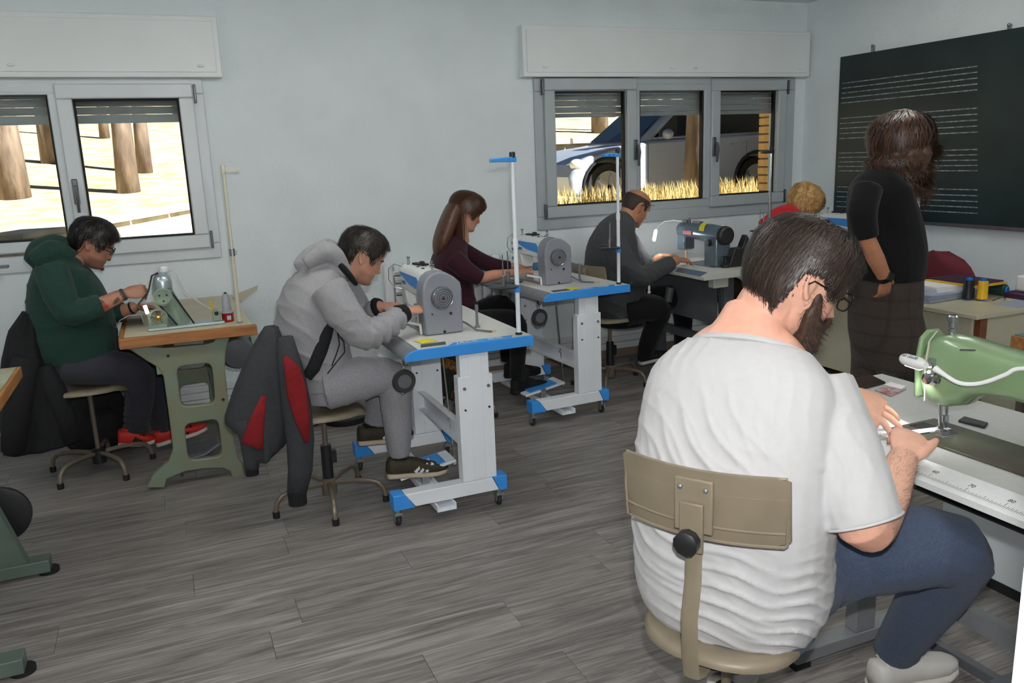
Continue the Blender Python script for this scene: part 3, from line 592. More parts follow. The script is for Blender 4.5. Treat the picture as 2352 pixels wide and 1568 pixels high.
mat('cream_top', (196,188,160), rough=0.5, noise=0.05, nscale=4)
mat('wood_edge', (168,112,62), rough=0.6, c2=(138,86,46), nscale=6, stretch=(1,8,8))
mat('wood_edge_y', (176,122,60), rough=0.6, c2=(140,92,44), nscale=6, stretch=(8,1,8))
mat('silver_lamp', (176,188,194), rough=0.3, metal=0.6, noise=0.05)
mat('brass', (176,150,80), rough=0.3, metal=0.9, noise=0.1)
GX, GY = 0.06, 4.365
t = thing('sewing_table', 'old green cast-iron sewing table with cream top and wooden edge', 'sewing table', (GX,GY,0))
def gpx(L, Y=GY+0.05): return [(U(x,y,'y',Y)[0]-GX, U(x,y,'y',Y)[2]) for x,y in L]
outer = gpx([(296,788),(312,807),(339,825),(366,841),(378,862),(388,932),(397,1003),(402,1046),(393,1073),(357,1104),(345,1130),(378,1131),(383,1112),(424,1094),(469,1087),(513,1085),(532,1093),(537,1107),(566,1101),(566,1090),(545,1066),(537,1030),(521,919),(513,843),(515,807),(524,768),(500,771),(492,786),(470,792),(380,800),(345,797),(335,786)])
zmin = min(p[1] for p in outer); outer = [(a,b-zmin if b < 0.2 else b) for a,b in outer]; outer = [(a,max(0.0,b)) for a,b in outer]
outer = [(a,min(b,0.757)) for a,b in outer]
h1 = round_poly(gpx([(402,838),(488,828),(498,926),(414,935)])); h2 = round_poly(gpx([(420,970),(503,956),(514,1047),(430,1058)]))
pl = curve_plate('end_frame',[outer,h1,h2],0.04,0.006)
for y in (0.05,0.90): o = mk('end_frame', pl, 'cast_worn', t); o.location = (0,y,0.0)
for px,py in ((386,815),(512,915),(418,1088)):
    q = gpx([(px,py)])[0]; mk('frame_bolt', MB().cyl((q[0],0.026,q[1]),(q[0],0.034,q[1]),0.008,n=10), 'dark_plastic', t)
mk('tabletop', MB().bb(-0.29,0.315,0.012,1.16,0.765,TZ), 'cream_top', t)
mk('wood_edging', MB().prism([(-0.315,0.758),(0.335,0.758),(0.335,TZ-0.002),(0.325,TZ+0.001),(-0.29,TZ+0.001),(-0.315,TZ-0.008)],-0.012,0.0118,'y'), 'wood_edge', t, bevel=0.003)
mk('front_edging', MB().bb(-0.315,-0.2902,0.012,1.16,0.758,TZ-0.001), 'wood_edge_y', t, bevel=0.004)
mk('cross_brace', MB().bb(0.10,0.13,0.072,0.878,0.36,0.42), 'cast_green', t)
mk('drive_rod', MB().cyl((0.11,0.30,0.60),(0.12,0.34,0.10),0.008,n=8), 'leg_grey', t)
mk('drive_rod', MB().tube([(-0.07,0.25,0.62),(0.05,0.27,0.60),(0.16,0.30,0.57)],0.010,8), 'leg_grey', t)
mk('treadle', MB().tube([(-0.15,0.30,0.03),(0.02,0.30,0.06),(0.10,0.32,0.10)],0.012,8).box((-0.03,0.42,0.06),(0.24,0.20,0.012),ry=-0.1), 'leg_grey', t)
mo = mk('motor', MB().lathe([(0.03,-0.12),(0.08,-0.11),(0.095,-0.06),(0.095,0.06),(0.08,0.10),(0.02,0.11)],(0.25,0.42,0.60),'y',20), 'leg_grey', t)
mk('motor_box', MB().bb(0.33,0.385,0.36,0.48,0.53,0.67), 'cast_green', mo, bevel=0.005)
mk('motor_bracket', MB().bb(0.20,0.28,0.38,0.46,0.68,0.764), 'leg_grey', mo)
mk('knee_press', MB().tube([(-0.15,0.06,0.75),(-0.15,0.05,0.70)],0.006,6).box((-0.145,0.045,0.65),(0.04,0.012,0.10)), 'cast_green', t, bevel=0.006)
mk('bag_flap', MB().add([(0.30,1.00,TZ+0.002),(0.335,0.80,TZ+0.002),(0.44,0.86,TZ+0.055),(0.46,1.0,TZ+0.06),(0.36,1.12,TZ+0.01),(0.30,1.0,TZ+0.008),(0.335,0.8,TZ+0.006),(0.44,0.86,TZ+0.06),(0.46,1.0,TZ+0.066),(0.36,1.12,TZ+0.016)],[(4,3,2,1,0),(5,6,7,8,9),(0,1,6,5),(1,2,7,6),(2,3,8,7),(3,4,9,8),(4,0,5,9)]), 'cream_top', t)
# machine on it
m = thing('sewing_machine', 'old pale green sewing machine with round pulley and black drive belts', 'sewing machine', (GX-0.07,GY+0.16,TZ+0.0015))
mk('pillar', MB().tube([(0.045,0.06,0.001),(0.02,0.06,0.09),(-0.01,0.06,0.17),(-0.02,0.06,0.20)],[(0.052,0.055),(0.047,0.055),(0.043,0.055),(0.03,0.05)],16,ref=(1,0,0)), 'cast_green', m)
mk('arm', MB().tube([(-0.02,0.02,0.185),(-0.02,0.2,0.19),(-0.02,0.40,0.185),(-0.02,0.42,0.18)],[(0.055,0.05),(0.052,0.05),(0.05,0.045),(0.03,0.03)],18,ref=(0,0,1)), 'cast_green', m)
mk('needle_head', MB().bb(-0.05,0.01,0.34,0.42,0.06,0.18), 'cast_green', m, bevel=0.01)
mk('dome_cover', MB().lathe([(0.046,0.205),(0.046,0.235),(0.040,0.262),(0.024,0.278),(0.008,0.282)],(-0.015,0.03,0),'z',22), 'silver_lamp', m)
mk('dome_cap', MB().lathe([(0.018,0.28),(0.026,0.288),(0.026,0.305),(0.018,0.315)],(0.0,0.04,0),'z',14), 'white_lacquer', m)
pu = mk('pulley', MB().lathe([(0.012,-0.022),(0.036,-0.024),(0.038,-0.016),(0.046,-0.014),(0.040,-0.006),(0.046,0.0),(0.040,0.004)],(-0.02,-0.01,0.165),'y',28), 'cast_green', m)
for q in (0.5,2.6,4.7): mk('pulley_hole', MB().cyl((-0.02+0.020*math.cos(q),-0.036,0.165+0.020*math.sin(q)),(-0.02+0.020*math.cos(q),-0.0335,0.165+0.020*math.sin(q)),0.005,n=8), 'black_rubber', pu)
for a,b in (((-0.052,-0.017,0.14),(0.035,-0.017,0.004)),((0.022,-0.017,0.185),(0.115,-0.017,0.004))): mk('drive_belt', MB().cyl(a,b,0.0045,n=8), 'black_rubber', m)
mk('bed_plate', MB().bb(-0.11,0.26,-0.05,0.06,0.0,0.014), 'silver_lamp', m, bevel=0.003)
mk('bed_bracket', MB().prism([(0.205,0.0142),(0.245,0.0142),(0.240,0.075),(0.215,0.078),(0.205,0.06)],-0.03,0.0,'y'), 'cast_green', m, bevel=0.003)
mk('bracket_hole', MB().cyl((0.224,-0.033,0.055),(0.224,-0.0302,0.055),0.011,n=12), 'black_rubber', m)
bw = mk('bobbin_winder', MB().tube([(-0.055+0.040*math.cos(q),-0.035,0.065+0.040*math.sin(q)) for q in np.linspace(0,2*math.pi,25)],0.0055,6,cap=False), 'cast_green', m)
for q in (0.6,2.7,4.8): mk('winder_spoke', MB().cyl((-0.055,-0.035,0.065),(-0.055+0.038*math.cos(q),-0.035,0.065+0.038*math.sin(q)),0.004,n=6), 'cast_green', bw)
mk('winder_hub', MB().lathe([(0.006,-0.062),(0.013,-0.060),(0.014,-0.03),(0.008,-0.02)],(-0.055,0,0.065),'y',14), 'brass', bw)
mk('winder_frame', MB().bb(-0.10,-0.02,-0.045,-0.015,0.0142,0.030).beam((-0.095,-0.03,0.02),(-0.098,-0.03,0.085),0.012,0.014,up=(1,0,0)).cyl((-0.03,-0.03,0.03),(-0.05,-0.03,0.065),0.006,n=8), 'cast_green', m)
ln = mk('lamp_neck', MB().tube([(-0.03,0.02,0.285),(-0.06,0.0,0.275),(-0.085,-0.02,0.20),(-0.14,-0.03,0.14),(-0.125,-0.04,0.125)],0.0045,7), 'dark_plastic', m)
mk('lamp_bulb', MB().cyl((-0.110,-0.05,0.135),(-0.102,-0.05,0.092),0.009,n=10), mat('led_pink',(255,236,228),emit=5.0,rough=0.4), ln)
mk('white_cable', MB().tube([(0.02,0.04,0.30),(0.06,0.06,0.27),(0.09,0.08,0.17),(0.15,0.12,0.10),(0.20,0.2,0.05),(0.24,0.25,0.008),(0.33,0.28,0.006)],0.004,7), 'print_white', m)
# thread stand with cream pole
s = thing('thread_stand', 'cream leaning thread stand on the green cast-iron table', 'thread stand', (U(551,742,'z',TZ)[0],U(551,742,'z',TZ)[1],TZ+0.0015))
tp = U(512,385,'y',s.location.y)-np.array(s.location); md = tp*0.46
mat('cream_paint', (196,194,178), rough=0.45, noise=0.04)
mk('pole', MB().cyl((0,0,0),md,0.0105,n=12), 'cream_paint', s); mk('pole', MB().cyl(md,tp,0.0085,n=12), 'cream_paint', s)
mk('clamp', MB().cyl(md*0.96,md*1.06,0.014,n=10).box(md+np.array([0.012,0,0]),(0.02,0.014,0.02)), 'steel', s)
mk('guide_arm', MB().beam(tp+np.array([0,0,-0.01]),tp+np.array([0.078,0,-0.008]),0.018,0.012).cyl(tp+np.array([0,0,-0.03]),tp+np.array([0,0,0.012]),0.012), 'cream_paint', s)
mk('base_nut', MB().cyl((0,0,0),(0,0,0.01),0.016,n=8), 'chrome', s)
q = U(529,742,'z',TZ)
pg = thing('power_plug', 'red and light grey industrial power plug standing on the green table', 'plug', (q[0]-0.005,q[1]+0.06,TZ+0.0008))
mk('plug_base', MB().lathe([(0.028,0),(0.030,0.004),(0.030,0.044),(0.032,0.048)]), mat('plug_red',(160,22,28),rough=0.4,noise=0.05), pg)
mk('plug_body', MB().lathe([(0.036,0.048),(0.036,0.053),(0.025,0.058),(0.021,0.11),(0.020,0.128),(0.016,0.135),(0.014,0.148)]), mat('plug_grey',(160,164,170),rough=0.45,noise=0.04), pg)
mk('plug_tip', MB().cyl((0,0,0.148),(0,0,0.156),0.007), 'dark_plastic', pg); mk('rating_label', MB().box((0.004,-0.0302,0.024),(0.02,0.002,0.022)), 'silver_lamp', pg)
q = U(497,738,'z',TZ)
tag(mk('wooden_stick', MB().beam((0,0,0),(-0.018,0.0,0.10),0.014,0.005,up=(0,1,0)), mat('stick_wood',(186,160,70),rough=0.6,noise=0.08), loc=(q[0],q[1]+0.07,TZ+0.004)), 'short yellow wooden stick leaning by the machine bracket on green table', 'stick')
# ------------------------------------------------------------------ table cut by the left picture edge
t = thing('sewing_table', 'worn green metal sewing table cut off by the left picture edge', 'sewing table', (-0.945,2.62,0))
mat('worn_top', (188,190,150), rough=0.25, c2=(150,140,96), nscale=6, detail=8)
mat('table_green', (92,108,98), rough=0.45, noise=0.1, nscale=8)
mk('tabletop', MB().bb(-0.325,0.31,0,1.345,0.768,TZ), 'worn_top', t)
mk('edging', MB().bb(0.3102,0.325,0,1.345,0.762,TZ-0.001), 'wood_edge_y', t, bevel=0.003); mk('edging', MB().bb(-0.325,0.325,1.3452,1.36,0.762,TZ-0.001), 'wood_edge', t, bevel=0.003)
for y in (0.27,1.03):
    for sx in (1,):
        mk('leg', MB().beam((0.22,y,0.05),(0.02,y,0.761),0.06,0.13,up=(1,0,0)), 'table_green', t, bevel=0.004)
    mk('leg', MB().beam((-0.24,y,0.05),(-0.04,y,0.761),0.06,0.13,up=(1,0,0)), 'table_green', t, bevel=0.004)
    f = mk('foot_bar', MB().bb(-0.36,0.36,y-0.04,y+0.04,0.014,0.066), 'table_green', t, bevel=0.003)
    for sx in (-0.35,0.35): mk('foot_pad', MB().cyl((sx,y,0.0),(sx,y,0.016),0.04,n=18), 'black_rubber', f)
mk('drive_wheel', MB().lathe([(0.02,-0.02),(0.10,-0.015),(0.12,-0.01),(0.12,0.01),(0.02,0.02)],(0.18,1.20,0.22),'y',28), 'dark_plastic', t)
mk('wheel_bracket', MB().cyl((0.16,1.22,0.22),(0.10,1.05,0.40),0.02,n=8), 'dark_plastic', t)
tip = U(20,612,'y',3.3)
s = thing('thread_stand', 'dark steel thread stand arm entering at the left picture edge', 'thread stand', (tip[0]-0.22,3.3,TZ+0.001))
mk('pole', MB().cyl((0,0,0),(0,0,tip[2]-TZ+0.03),0.010,n=12), 'steel', s); mk('guide_arm', MB().beam((-0.01,0,tip[2]-TZ),(0.22,0,tip[2]-TZ),0.03,0.010), 'handle_grey', s, bevel=0.002)
# ------------------------------------------------------------------ near table with ruler edge
mat('near_top', (190,192,190), rough=0.35, noise=0.03, nscale=60)
mat('near_strip', (206,210,210), rough=0.3, noise=0.03, nscale=80)
mat('ink', (60,62,66), rough=0.7, noise=0.05)
mat('frame_grey', (120,124,128), rough=0.45, noise=0.05)
NX, NY, NL = 1.645, 0.80, 1.27
t = thing('sewing_table', 'pale sewing table with printed ruler edge in front of the white T-shirt man', 'sewing table', (NX,NY,0))
mk('tabletop', MB().bb(0.072,0.62,0,NL,0.770,TZ), 'near_top', t, bevel=0.0015)
st = mk('ruler_edge', MB().prism([(0.0,0.770),(0.0,0.786),(0.008,0.793),(0.0718,TZ+0.0004),(0.0718,0.770)],0,NL,'y'), 'near_strip', t)
def strip_pt(x, y): # on the slanted strip, x from the edge
    return np.array([x, y, 0.793+(x-0.008)*(TZ+0.0004-0.793)/0.0638+0.0004])
Y60 = 1.360-NY
tk = MB()
for k in range(0,117):
    y = Y60+(60-k)/100
    if 0.01 < y < NL-0.01:
        l = 0.021 if k%10 == 0 else 0.016 if k%5 == 0 else 0.011
        for dy,l2 in ((0,l),(-0.005,0.008)):
            w_ = 0.0006
            a,b = strip_pt(0.010,y+dy),strip_pt(0.010+l2,y+dy); tk.add([a+(0,-w_,0),b+(0,-w_,0),b+(0,w_,0),a+(0,w_,0)],[(0,1,2,3)])
mk('ruler_marks', tk, 'ink', st, kind='stuff')
nz = np.cross(nrm(strip_pt(0.07,0)-strip_pt(0.01,0)),(0,-1,0)); nz = nz if nz[2] > 0 else -nz
for k in range(10,115,10):
    y = Y60+(60-k)/100
    if 0.03 < y < NL-0.03: put_text('ruler_number',str(k),0.016,MATS['ink'],st,frame(strip_pt(0.041,y),(0,-1,0),nrm(strip_pt(0.07,0)-strip_pt(0.01,0)),nz),0.0002,0.15)
for y in (0.15,0.98):
    mk('leg', MB().bb(0.26,0.34,y,y+0.05,0.06,0.769), 'frame_grey', t, bevel=0.003)
    f = mk('foot_bar', MB().bb(0.015,0.56,y-0.005,y+0.055,0.018,0.0598), 'frame_grey', t, bevel=0.003)
    for x in (0.04,0.53): mk('foot_pad', MB().bb(x-0.03,x+0.03,y-0.006,y+0.056,0.0,0.0178), 'black_rubber', f)
mk('crossbar', MB().bb(0.28,0.32,0.2002,0.9798,0.28,0.33), 'frame_grey', t)
mk('foot_plate', MB().bb(0.40,0.54,0.30,0.62,0.05,0.07).bb(0.45,0.48,0.2052,0.9748,0.02,0.05), 'leg_grey', t)
mo = mk('motor', MB().lathe([(0.03,-0.12),(0.09,-0.11),(0.11,-0.06),(0.11,0.08),(0.05,0.11)],(0.34,0.36,0.58),'y',20), 'dark_plastic', t)
mk('motor_mount', MB().bb(0.28,0.40,0.30,0.46,0.68,0.7695), 'dark_plastic', mo)
mk('oil_pan', MB().bb(0.13,0.36,0.20,0.70,0.69,0.7692), 'dark_plastic', t)
mk('knee_lifter', MB().tube([(0.16,0.33,0.70),(0.13,0.31,0.60),(0.10,0.30,0.50)],0.010,8).lathe([(0.008,-0.02),(0.026,-0.014),(0.028,0.01),(0.012,0.018)],(0.10,0.30,0.50),'y',14), 'cast_green', t)
mk('knee_lever', MB().beam((0.10,0.30,0.48),(0.30,0.24,0.24),0.02,0.05), 'dark_plastic', t)
# green machine on it
mat('machine_green', (120,146,108), rough=0.28, c2=(128,154,116), nscale=5, coat=0.3)
mat('bed_worn', (66,56,50), rough=0.35, c2=(84,92,68), nscale=7, detail=9, metal=0.2)
mx, my = 1.905, 1.525
m = thing('sewing_machine', 'green sewing machine with chrome tension knob on the near table', 'sewing machine', (mx,my,TZ+0.0012))
def ztop(px,py): return U(px,py,'x',mx)[2]-TZ
prof = [(-0.055,0.125),(-0.060,0.20),(-0.050,0.262),(-0.025,0.282),(0.03,0.284),(0.055,0.262),(0.060,0.2),(0.05,0.125),(0.0,0.105)]
ar = MB(); P = []; ys = [0.045,0.02,-0.02,-0.07,-0.10,-0.14,-0.22,-0.34,-0.46]
zb = [0.105,0.090,0.088,0.105,0.135,0.150,0.158,0.155,0.150]; zt = [0.255,0.278,0.288,0.286,0.282,0.278,0.272,0.27,0.27]; wd = [0.042,0.054,0.058,0.058,0.058,0.058,0.058,0.06,0.062]
V = []; n = 24
for y,b,tt,w_ in zip(ys,zb,zt,wd):
    for j in range(n):
        a = 2*math.pi*j/n; c_, s_ = math.cos(a), math.sin(a); e = 0.62
        V.append((w_*math.copysign(abs(c_)**e,c_), y, (b+tt)/2+(tt-b)/2*math.copysign(abs(s_)**e,s_)))
F = [(i*n+j,(i+1)*n+j,(i+1)*n+(j+1)%n,i*n+(j+1)%n) for i in range(len(ys)-1) for j in range(n)]+[tuple(range(n)),tuple(range(len(ys)*n-1,(len(ys)-1)*n-1,-1))]
arm = mk('arm', MB().add(V,F), 'machine_green', m, ang=60)
mk('face_cover', MB().prism([(-0.048,0.10),(-0.055,0.20),(-0.045,0.268),(-0.02,0.288),(0.02,0.288),(0.045,0.268),(0.052,0.2),(0.042,0.10)],0.047,0.062,'y'), 'machine_green', arm, bevel=0.008, seg=3)
mk('cover_seam', MB().prism([(-0.053,0.10),(-0.060,0.20),(-0.052,0.265),(-0.028,0.288),(-0.022,0.290),(-0.048,0.268),(-0.056,0.20),(-0.049,0.10)],0.019,0.0222,'y'), 'cream_paint', arm)
mk('pillar', MB().bb(-0.06,0.06,-0.50,-0.36,0.006,0.20), 'machine_green', m, bevel=0.02, seg=3)
mk('presser_post', MB().lathe([(0.012,0.286),(0.012,0.300),(0.009,0.302),(0.009,0.318),(0.013,0.320),(0.013,0.332),(0.010,0.336)],(0.0,-0.005,0),'z',16), 'chrome', m)
tk_ = mk('tension_knob', MB().lathe([(0.004,0.0),(0.020,0.0),(0.021,-0.006),(0.016,-0.008),(0.021,-0.012),(0.021,-0.016),(0.013,-0.020),(0.015,-0.034),(0.006,-0.036)],(-0.056,-0.012,0.175),'x',24), 'chrome', m)
mk('thread_lever', MB().box((-0.060,-0.002,0.215),(0.012,0.016,0.02)).cyl((-0.07,-0.002,0.206),(-0.055,-0.002,0.206),0.008,n=10), 'chrome', m)
mk('needle_bar', MB().cyl((-0.012,0.0,0.02),(-0.012,0.0,0.10),0.0048,n=10), 'chrome', m)
mk('presser_bar', MB().cyl((0.010,0.0,0.02),(0.010,0.0,0.10),0.0052,n=10).box((0.006,0,0.045),(0.018,0.012,0.02)), 'chrome', m)
mk('presser_foot', MB().box((0.0,0.0,0.010),(0.03,0.022,0.004)).box((-0.004,0.004,0.018),(0.012,0.012,0.014)), 'chrome', m)
mk('bed', MB().bb(-0.088,0.088,-0.50,0.10,0.0,0.006), 'bed_worn', m, bevel=0.002)
mk('slide_plate', MB().bb(-0.03,0.03,-0.03,0.085,0.0062,0.0078), 'chrome', m, bevel=0.0006)
mk('thread_clip', MB().beam((-0.052,-0.075,0.262),(-0.046,-0.115,0.268),0.006,0.004), 'chrome', m); mk('oil_cap', MB().ball((-0.03,-0.30,0.281),(0.008,0.012,0.006)), 'chrome', m)
# gooseneck lamp clipped to the machine
def on_x(px,py,x): return U(px,py,'x',x)
lh0, lh1 = on_x(2072,822,1.83), on_x(2148,846,1.80)
neck = [on_x(2148,846,1.80), on_x(2172,862,1.80), on_x(2200,878,1.805), on_x(2232,882,1.815), on_x(2268,876,1.825), on_x(2310,860,1.835), on_x(2352,846,1.84), (1.86,1.13,1.075),(1.88,1.08,1.07)]
lp = thing('gooseneck_lamp', 'white gooseneck LED lamp clipped to the green sewing machine', 'lamp', tuple(neck[-1]))
o0 = np.array(neck[-1])
Pn = [np.array(q)-o0 for q in neck]; Qn = []
for i in range(len(Pn)-1):
    p0,p1,p2,p3 = Pn[max(0,i-1)],Pn[i],Pn[i+1],Pn[min(len(Pn)-1,i+2)]
    for k in range(5): t_ = k/5; Qn.append(0.5*(2*p1+(p2-p0)*t_+(2*p0-5*p1+4*p2-p3)*t_*t_+(3*p1-p0-3*p2+p3)*t_**3))
Qn.append(Pn[-1]); mk('neck', MB().tube(Qn,[0.009-0.0035*min(1,i/5) for i in range(len(Qn))],10), 'print_white', lp)
d = nrm(lh1-lh0)
hd = mk('lamp_head', MB().tube([lh0-o0+d*k for k in (0,0.004,0.012,0.03,0.075,0.085,0.098)],[0.007,0.0125,0.0155,0.0165,0.0165,0.013,0.009],16), 'print_white', lp)
lh = (lh0+lh1)/2; dn = nrm(np.array([0.25,-0.1,-1.0])); dn = nrm(dn-d*np.dot(dn,d))
mk('led_strip', MB().beam(lh0+d*0.016+dn*0.014-o0,lh0+d*0.078+dn*0.014-o0,0.014,0.006,up=tuple(dn)), mat('led_strip',(255,240,236),emit=6.0,rough=0.4), hd)
up_ = nrm(np.array([-0.55,-0.35,0.75])); up_ = nrm(up_-d*np.dot(up_,d))
put_text('script_lettering','La Gaulle',0.016,MATS['ink'],hd,frame(lh0+d*0.045+up_*0.0166-o0,d,np.cross(up_,d),up_),0.0002,0.4)
sp = light('gooseneck_light','SPOT',tuple(lh+dn*0.022),1.6,spot_size=math.radians(115),spot_blend=0.7,shadow_soft_size=0.02,color=(1.0,0.96,0.94)); sp.rotation_euler = Vector(dn).to_track_quat('-Z','Y').to_euler()
# things on the near table
z = TZ+0.0006
def on_t(px,py,h=0.0): return U(px,py,'z',TZ+h)
def poly_thing(name, pts, th, m_, label, cat, bevel=0.002, h=0.0006):
    P = [on_t(*p)[:2] for p in pts]; c_ = np.mean(P,axis=0)
    return tag(mk(name, MB().prism([tuple(p-c_) for p in P],0,th,'z'), m_, bevel=bevel, loc=(c_[0],c_[1],TZ+h)), label, cat)
poly_thing('smartphone',[(1938,878),(2000,865),(2034,882),(1965,900)],0.008,mat('phone_black',(12,13,15),rough=0.25,noise=0.1),'black smartphone lying at the far end of the near table','phone')
bl = poly_thing('blister_pack',[(2008,897),(2040,884),(2082,895),(2046,912)],0.003,mat('foil_red',(150,60,58),rough=0.35,c2=(190,190,192),nscale=30,metal=0.3),'red and silver blister pack beside the smartphone','pill pack')
for k in range(5): mk('blister_dome', MB().ball((-0.02+0.011*k,-0.006+0.004*k,0.003),(0.004,0.004,0.004),8,5), 'chrome', bl)
poly_thing('leaflet',[(2030,886),(2046,880),(2080,890),(2070,896)],0.001,'paper_white','folded white leaflet poking from under the blister pack','paper',0,0.0042)
nb = poly_thing('paper_pad',[(1950,968),(2030,950),(2110,985),(2000,1003),(1962,998)],0.006,'paper_white','white paper pad under the hands of the white T-shirt man','paper',0.0005)
poly_thing('yellow_note',[(1946,968),(1974,958),(1990,966),(1962,978)],0.0008,'note_yellow','yellow paper slip on the paper pad near the white T-shirt man','note',0,0.0075)
cl = [on_t(*p) for p in [(2205,968),(2216,962),(2268,976),(2262,985)]]
poly_thing('black_clip',[(2200,970),(2214,961),(2270,976),(2262,986)],0.008,'dark_plastic','black plastic loop handle lying behind the needle of the green machine','clip',0.003)
pq = [on_t(*p) for p in [(2040,978),(2090,990),(2150,1000)]]
fs = tag(mk('fabric_strip', MB().prism([(-0.10,0.03),(0.10,-0.005),(0.10,-0.03),(-0.10,0.0)],0,0.0015,'z'), 'paper_white', loc=(1.845,1.56,TZ+0.0095)), 'narrow white fabric strip under the presser foot', 'fabric')
# ================================================================== CHAIRS, DESK, CLOTHES ON CHAIRS
mat('chair_taupe', (128,118,100), rough=0.42, noise=0.07, nscale=12)
mat('tube_taupe', (118,108,94), rough=0.35, metal=0.3, noise=0.08)
def swivel_chair(label, loc, face, seat_z, rot=0.0, nleg=5, back=True, black=True, seat_r=0.185, back_h=0.36, R=0.27, backw=0.38):
    t = thing('swivel_chair', label, 'chair', loc, 0, 'taupe swivel work chairs')
    f = np.array([math.cos(face),math.sin(face),0]); l = np.array([-f[1],f[0],0])
    n, rings = 28, []
    V = []; F = []
    prof = [(0.0,0.0),(0.4,-0.004),(0.75,0.0),(0.93,0.003),(1.0,-0.006)]
    for lay,(zo) in enumerate((0.0,-0.014)):
        for r_,h in prof[1:]:
            for j in range(n):
                a = 2*math.pi*j/n; c_, s_ = math.cos(a), math.sin(a)
                ex = math.copysign(abs(c_)**0.8,c_); ey = math.copysign(abs(s_)**0.8,s_)
                dip = -0.035*max(0,r_*ex-0.72)*3.0 if ex > 0 else 0.0
                V.append(f*seat_r*1.08*r_*ex+l*seat_r*1.05*r_*ey+np.array([0,0,seat_z+h+zo+dip]))
    m_ = len(prof)-1
    for lay in (0,1):
        o_ = lay*m_*n
        for i in range(m_-1):
            for j in range(n):
                q = (o_+i*n+j,o_+i*n+(j+1)%n,o_+(i+1)*n+(j+1)%n,o_+(i+1)*n+j); F.append(q[::-1] if lay == 0 else q)
        c_ = tuple(range(o_,o_+n)); F.append(c_ if lay == 0 else c_[::-1])
    for j in range(n): F.append(((m_-1)*n+j,(m_-1)*n+(j+1)%n,(2*m_-1)*n+(j+1)%n,(2*m_-1)*n+j)[::-1])
    mk('seat', MB().add(V,F), 'chair_taupe', t, ang=60)
    mk('seat_boss', MB().lathe([(0.05,seat_z-0.016),(0.045,seat_z-0.03),(0.018,seat_z-0.04),(0.014,seat_z-0.05)][::-1]), 'chair_taupe', t)
    mk('post', MB().cyl((0,0,0.09),(0,0,seat_z-0.045),0.0125,n=14), 'tube_taupe', t)
    if black: mk('post_sleeve', MB().cyl((0,0,0.06),(0,0,seat_z-0.19),0.026,n=16).box((0.02,0.0,seat_z-0.25),(0.05,0.03,0.06)), 'dark_plastic', t)
    mk('hub', MB().lathe([(0.022,0.045),(0.036,0.05),(0.036,0.12),(0.026,0.13)]), 'dark_plastic' if not black else 'tube_taupe', t)
    for k in range(nleg):
        a = rot+2*math.pi*k/nleg; d = np.array([math.cos(a),math.sin(a),0])
        P = [d*0.03+(0,0,0.105),d*0.12+(0,0,0.112),d*(R-0.07)+(0,0,0.108),d*(R-0.035)+(0,0,0.098),d*(R-0.01)+(0,0,0.072),d*R+(0,0,0.03),d*R+(0,0,0.018)]
        lg = mk('leg', MB().tube(P,0.0125,10), 'tube_taupe', t); mk('rubber_foot', MB().cyl(d*R,d*R+np.array([0,0,0.03]),0.0165,n=12), 'black_rubber', lg)
    if back:
        zc = seat_z+back_h; rb = seat_r+0.06
        bar = [-f*0.05+(0,0,seat_z-0.03),-f*(rb-0.05)+(0,0,seat_z-0.045),-f*(rb-0.012)+(0,0,seat_z-0.03),-f*rb+(0,0,seat_z+0.03),-f*(rb+0.005)+(0,0,seat_z+0.12),-f*(rb-0.015)+(0,0,seat_z+0.2),-f*(rb-0.02)+(0,0,zc)]
        mk('back_bar', MB().tube(bar,[(0.005,0.019)]*len(bar),8,ref=tuple(f)) if False else MB().tube(bar,[(0.019,0.004)]*len(bar),10,ref=tuple(l)), 'chair_taupe', t)
        mk('bar_bracket', MB().box(-f*(rb-0.002)+(0,0,zc-0.045),(0.012,0.052,0.11),rz=face), 'chair_taupe', t, bevel=0.003)
        mk('adjust_knob', MB().tube([-f*(rb+0.004)+(0,0,zc-0.07),-f*(rb+0.012)+(0,0,zc-0.07),-f*(rb+0.034)+(0,0,zc-0.07),-f*(rb+0.038)+(0,0,zc-0.07)],[0.012,0.027,0.027,0.020],10), 'dark_plastic', t, ang=50)
        N, H = 14, 6; V = []; F = []; half = backw/2; hh = 0.078
        for s_ in (0,1):
            for i in range(N+1):
                u = -1+2*i/N; cur = 0.045*u*u
                for j in range(H+1):
                    w_ = -1+2*j/H; tilt = 0.010*w_
                    hx = hh*(1-0.12*max(0,abs(u)-0.85)/0.15*abs(w_)**3)
                    V.append(-f*(rb-0.022-cur+tilt-0.010*s_)+l*u*half+np.array([0,0,zc+w_*hx]))
        M = (N+1)*(H+1)
        for i in range(N):
            for j in range(H):
                a,b,c_,d_ = i*(H+1)+j,(i+1)*(H+1)+j,(i+1)*(H+1)+j+1,i*(H+1)+j+1
                F += [(a,b,c_,d_),(M+d_,M+c_,M+b,M+a)]
        for i in range(N):
            F += [(M+i*(H+1),M+(i+1)*(H+1),(i+1)*(H+1),i*(H+1)),(i*(H+1)+H,(i+1)*(H+1)+H,M+(i+1)*(H+1)+H,M+i*(H+1)+H)]
        for j in range(H): F += [(j,j+1,M+j+1,M+j),(M+N*(H+1)+j,M+N*(H+1)+j+1,N*(H+1)+j+1,N*(H+1)+j)]
        br = mk('backrest', MB().add(V,F), 'chair_taupe', t, ang=50)
        def bp(u,z_,off): return -f*(rb-0.022-0.045*u*u+off)+l*u*half+np.array([0,0,zc+z_])
        for z_ in (-0.045,0.03): mk('backrest_rib', MB().tube([bp(u,z_,0.0015) for u in np.linspace(-0.96,0.96,15)],0.0028,6), 'chair_taupe', br)
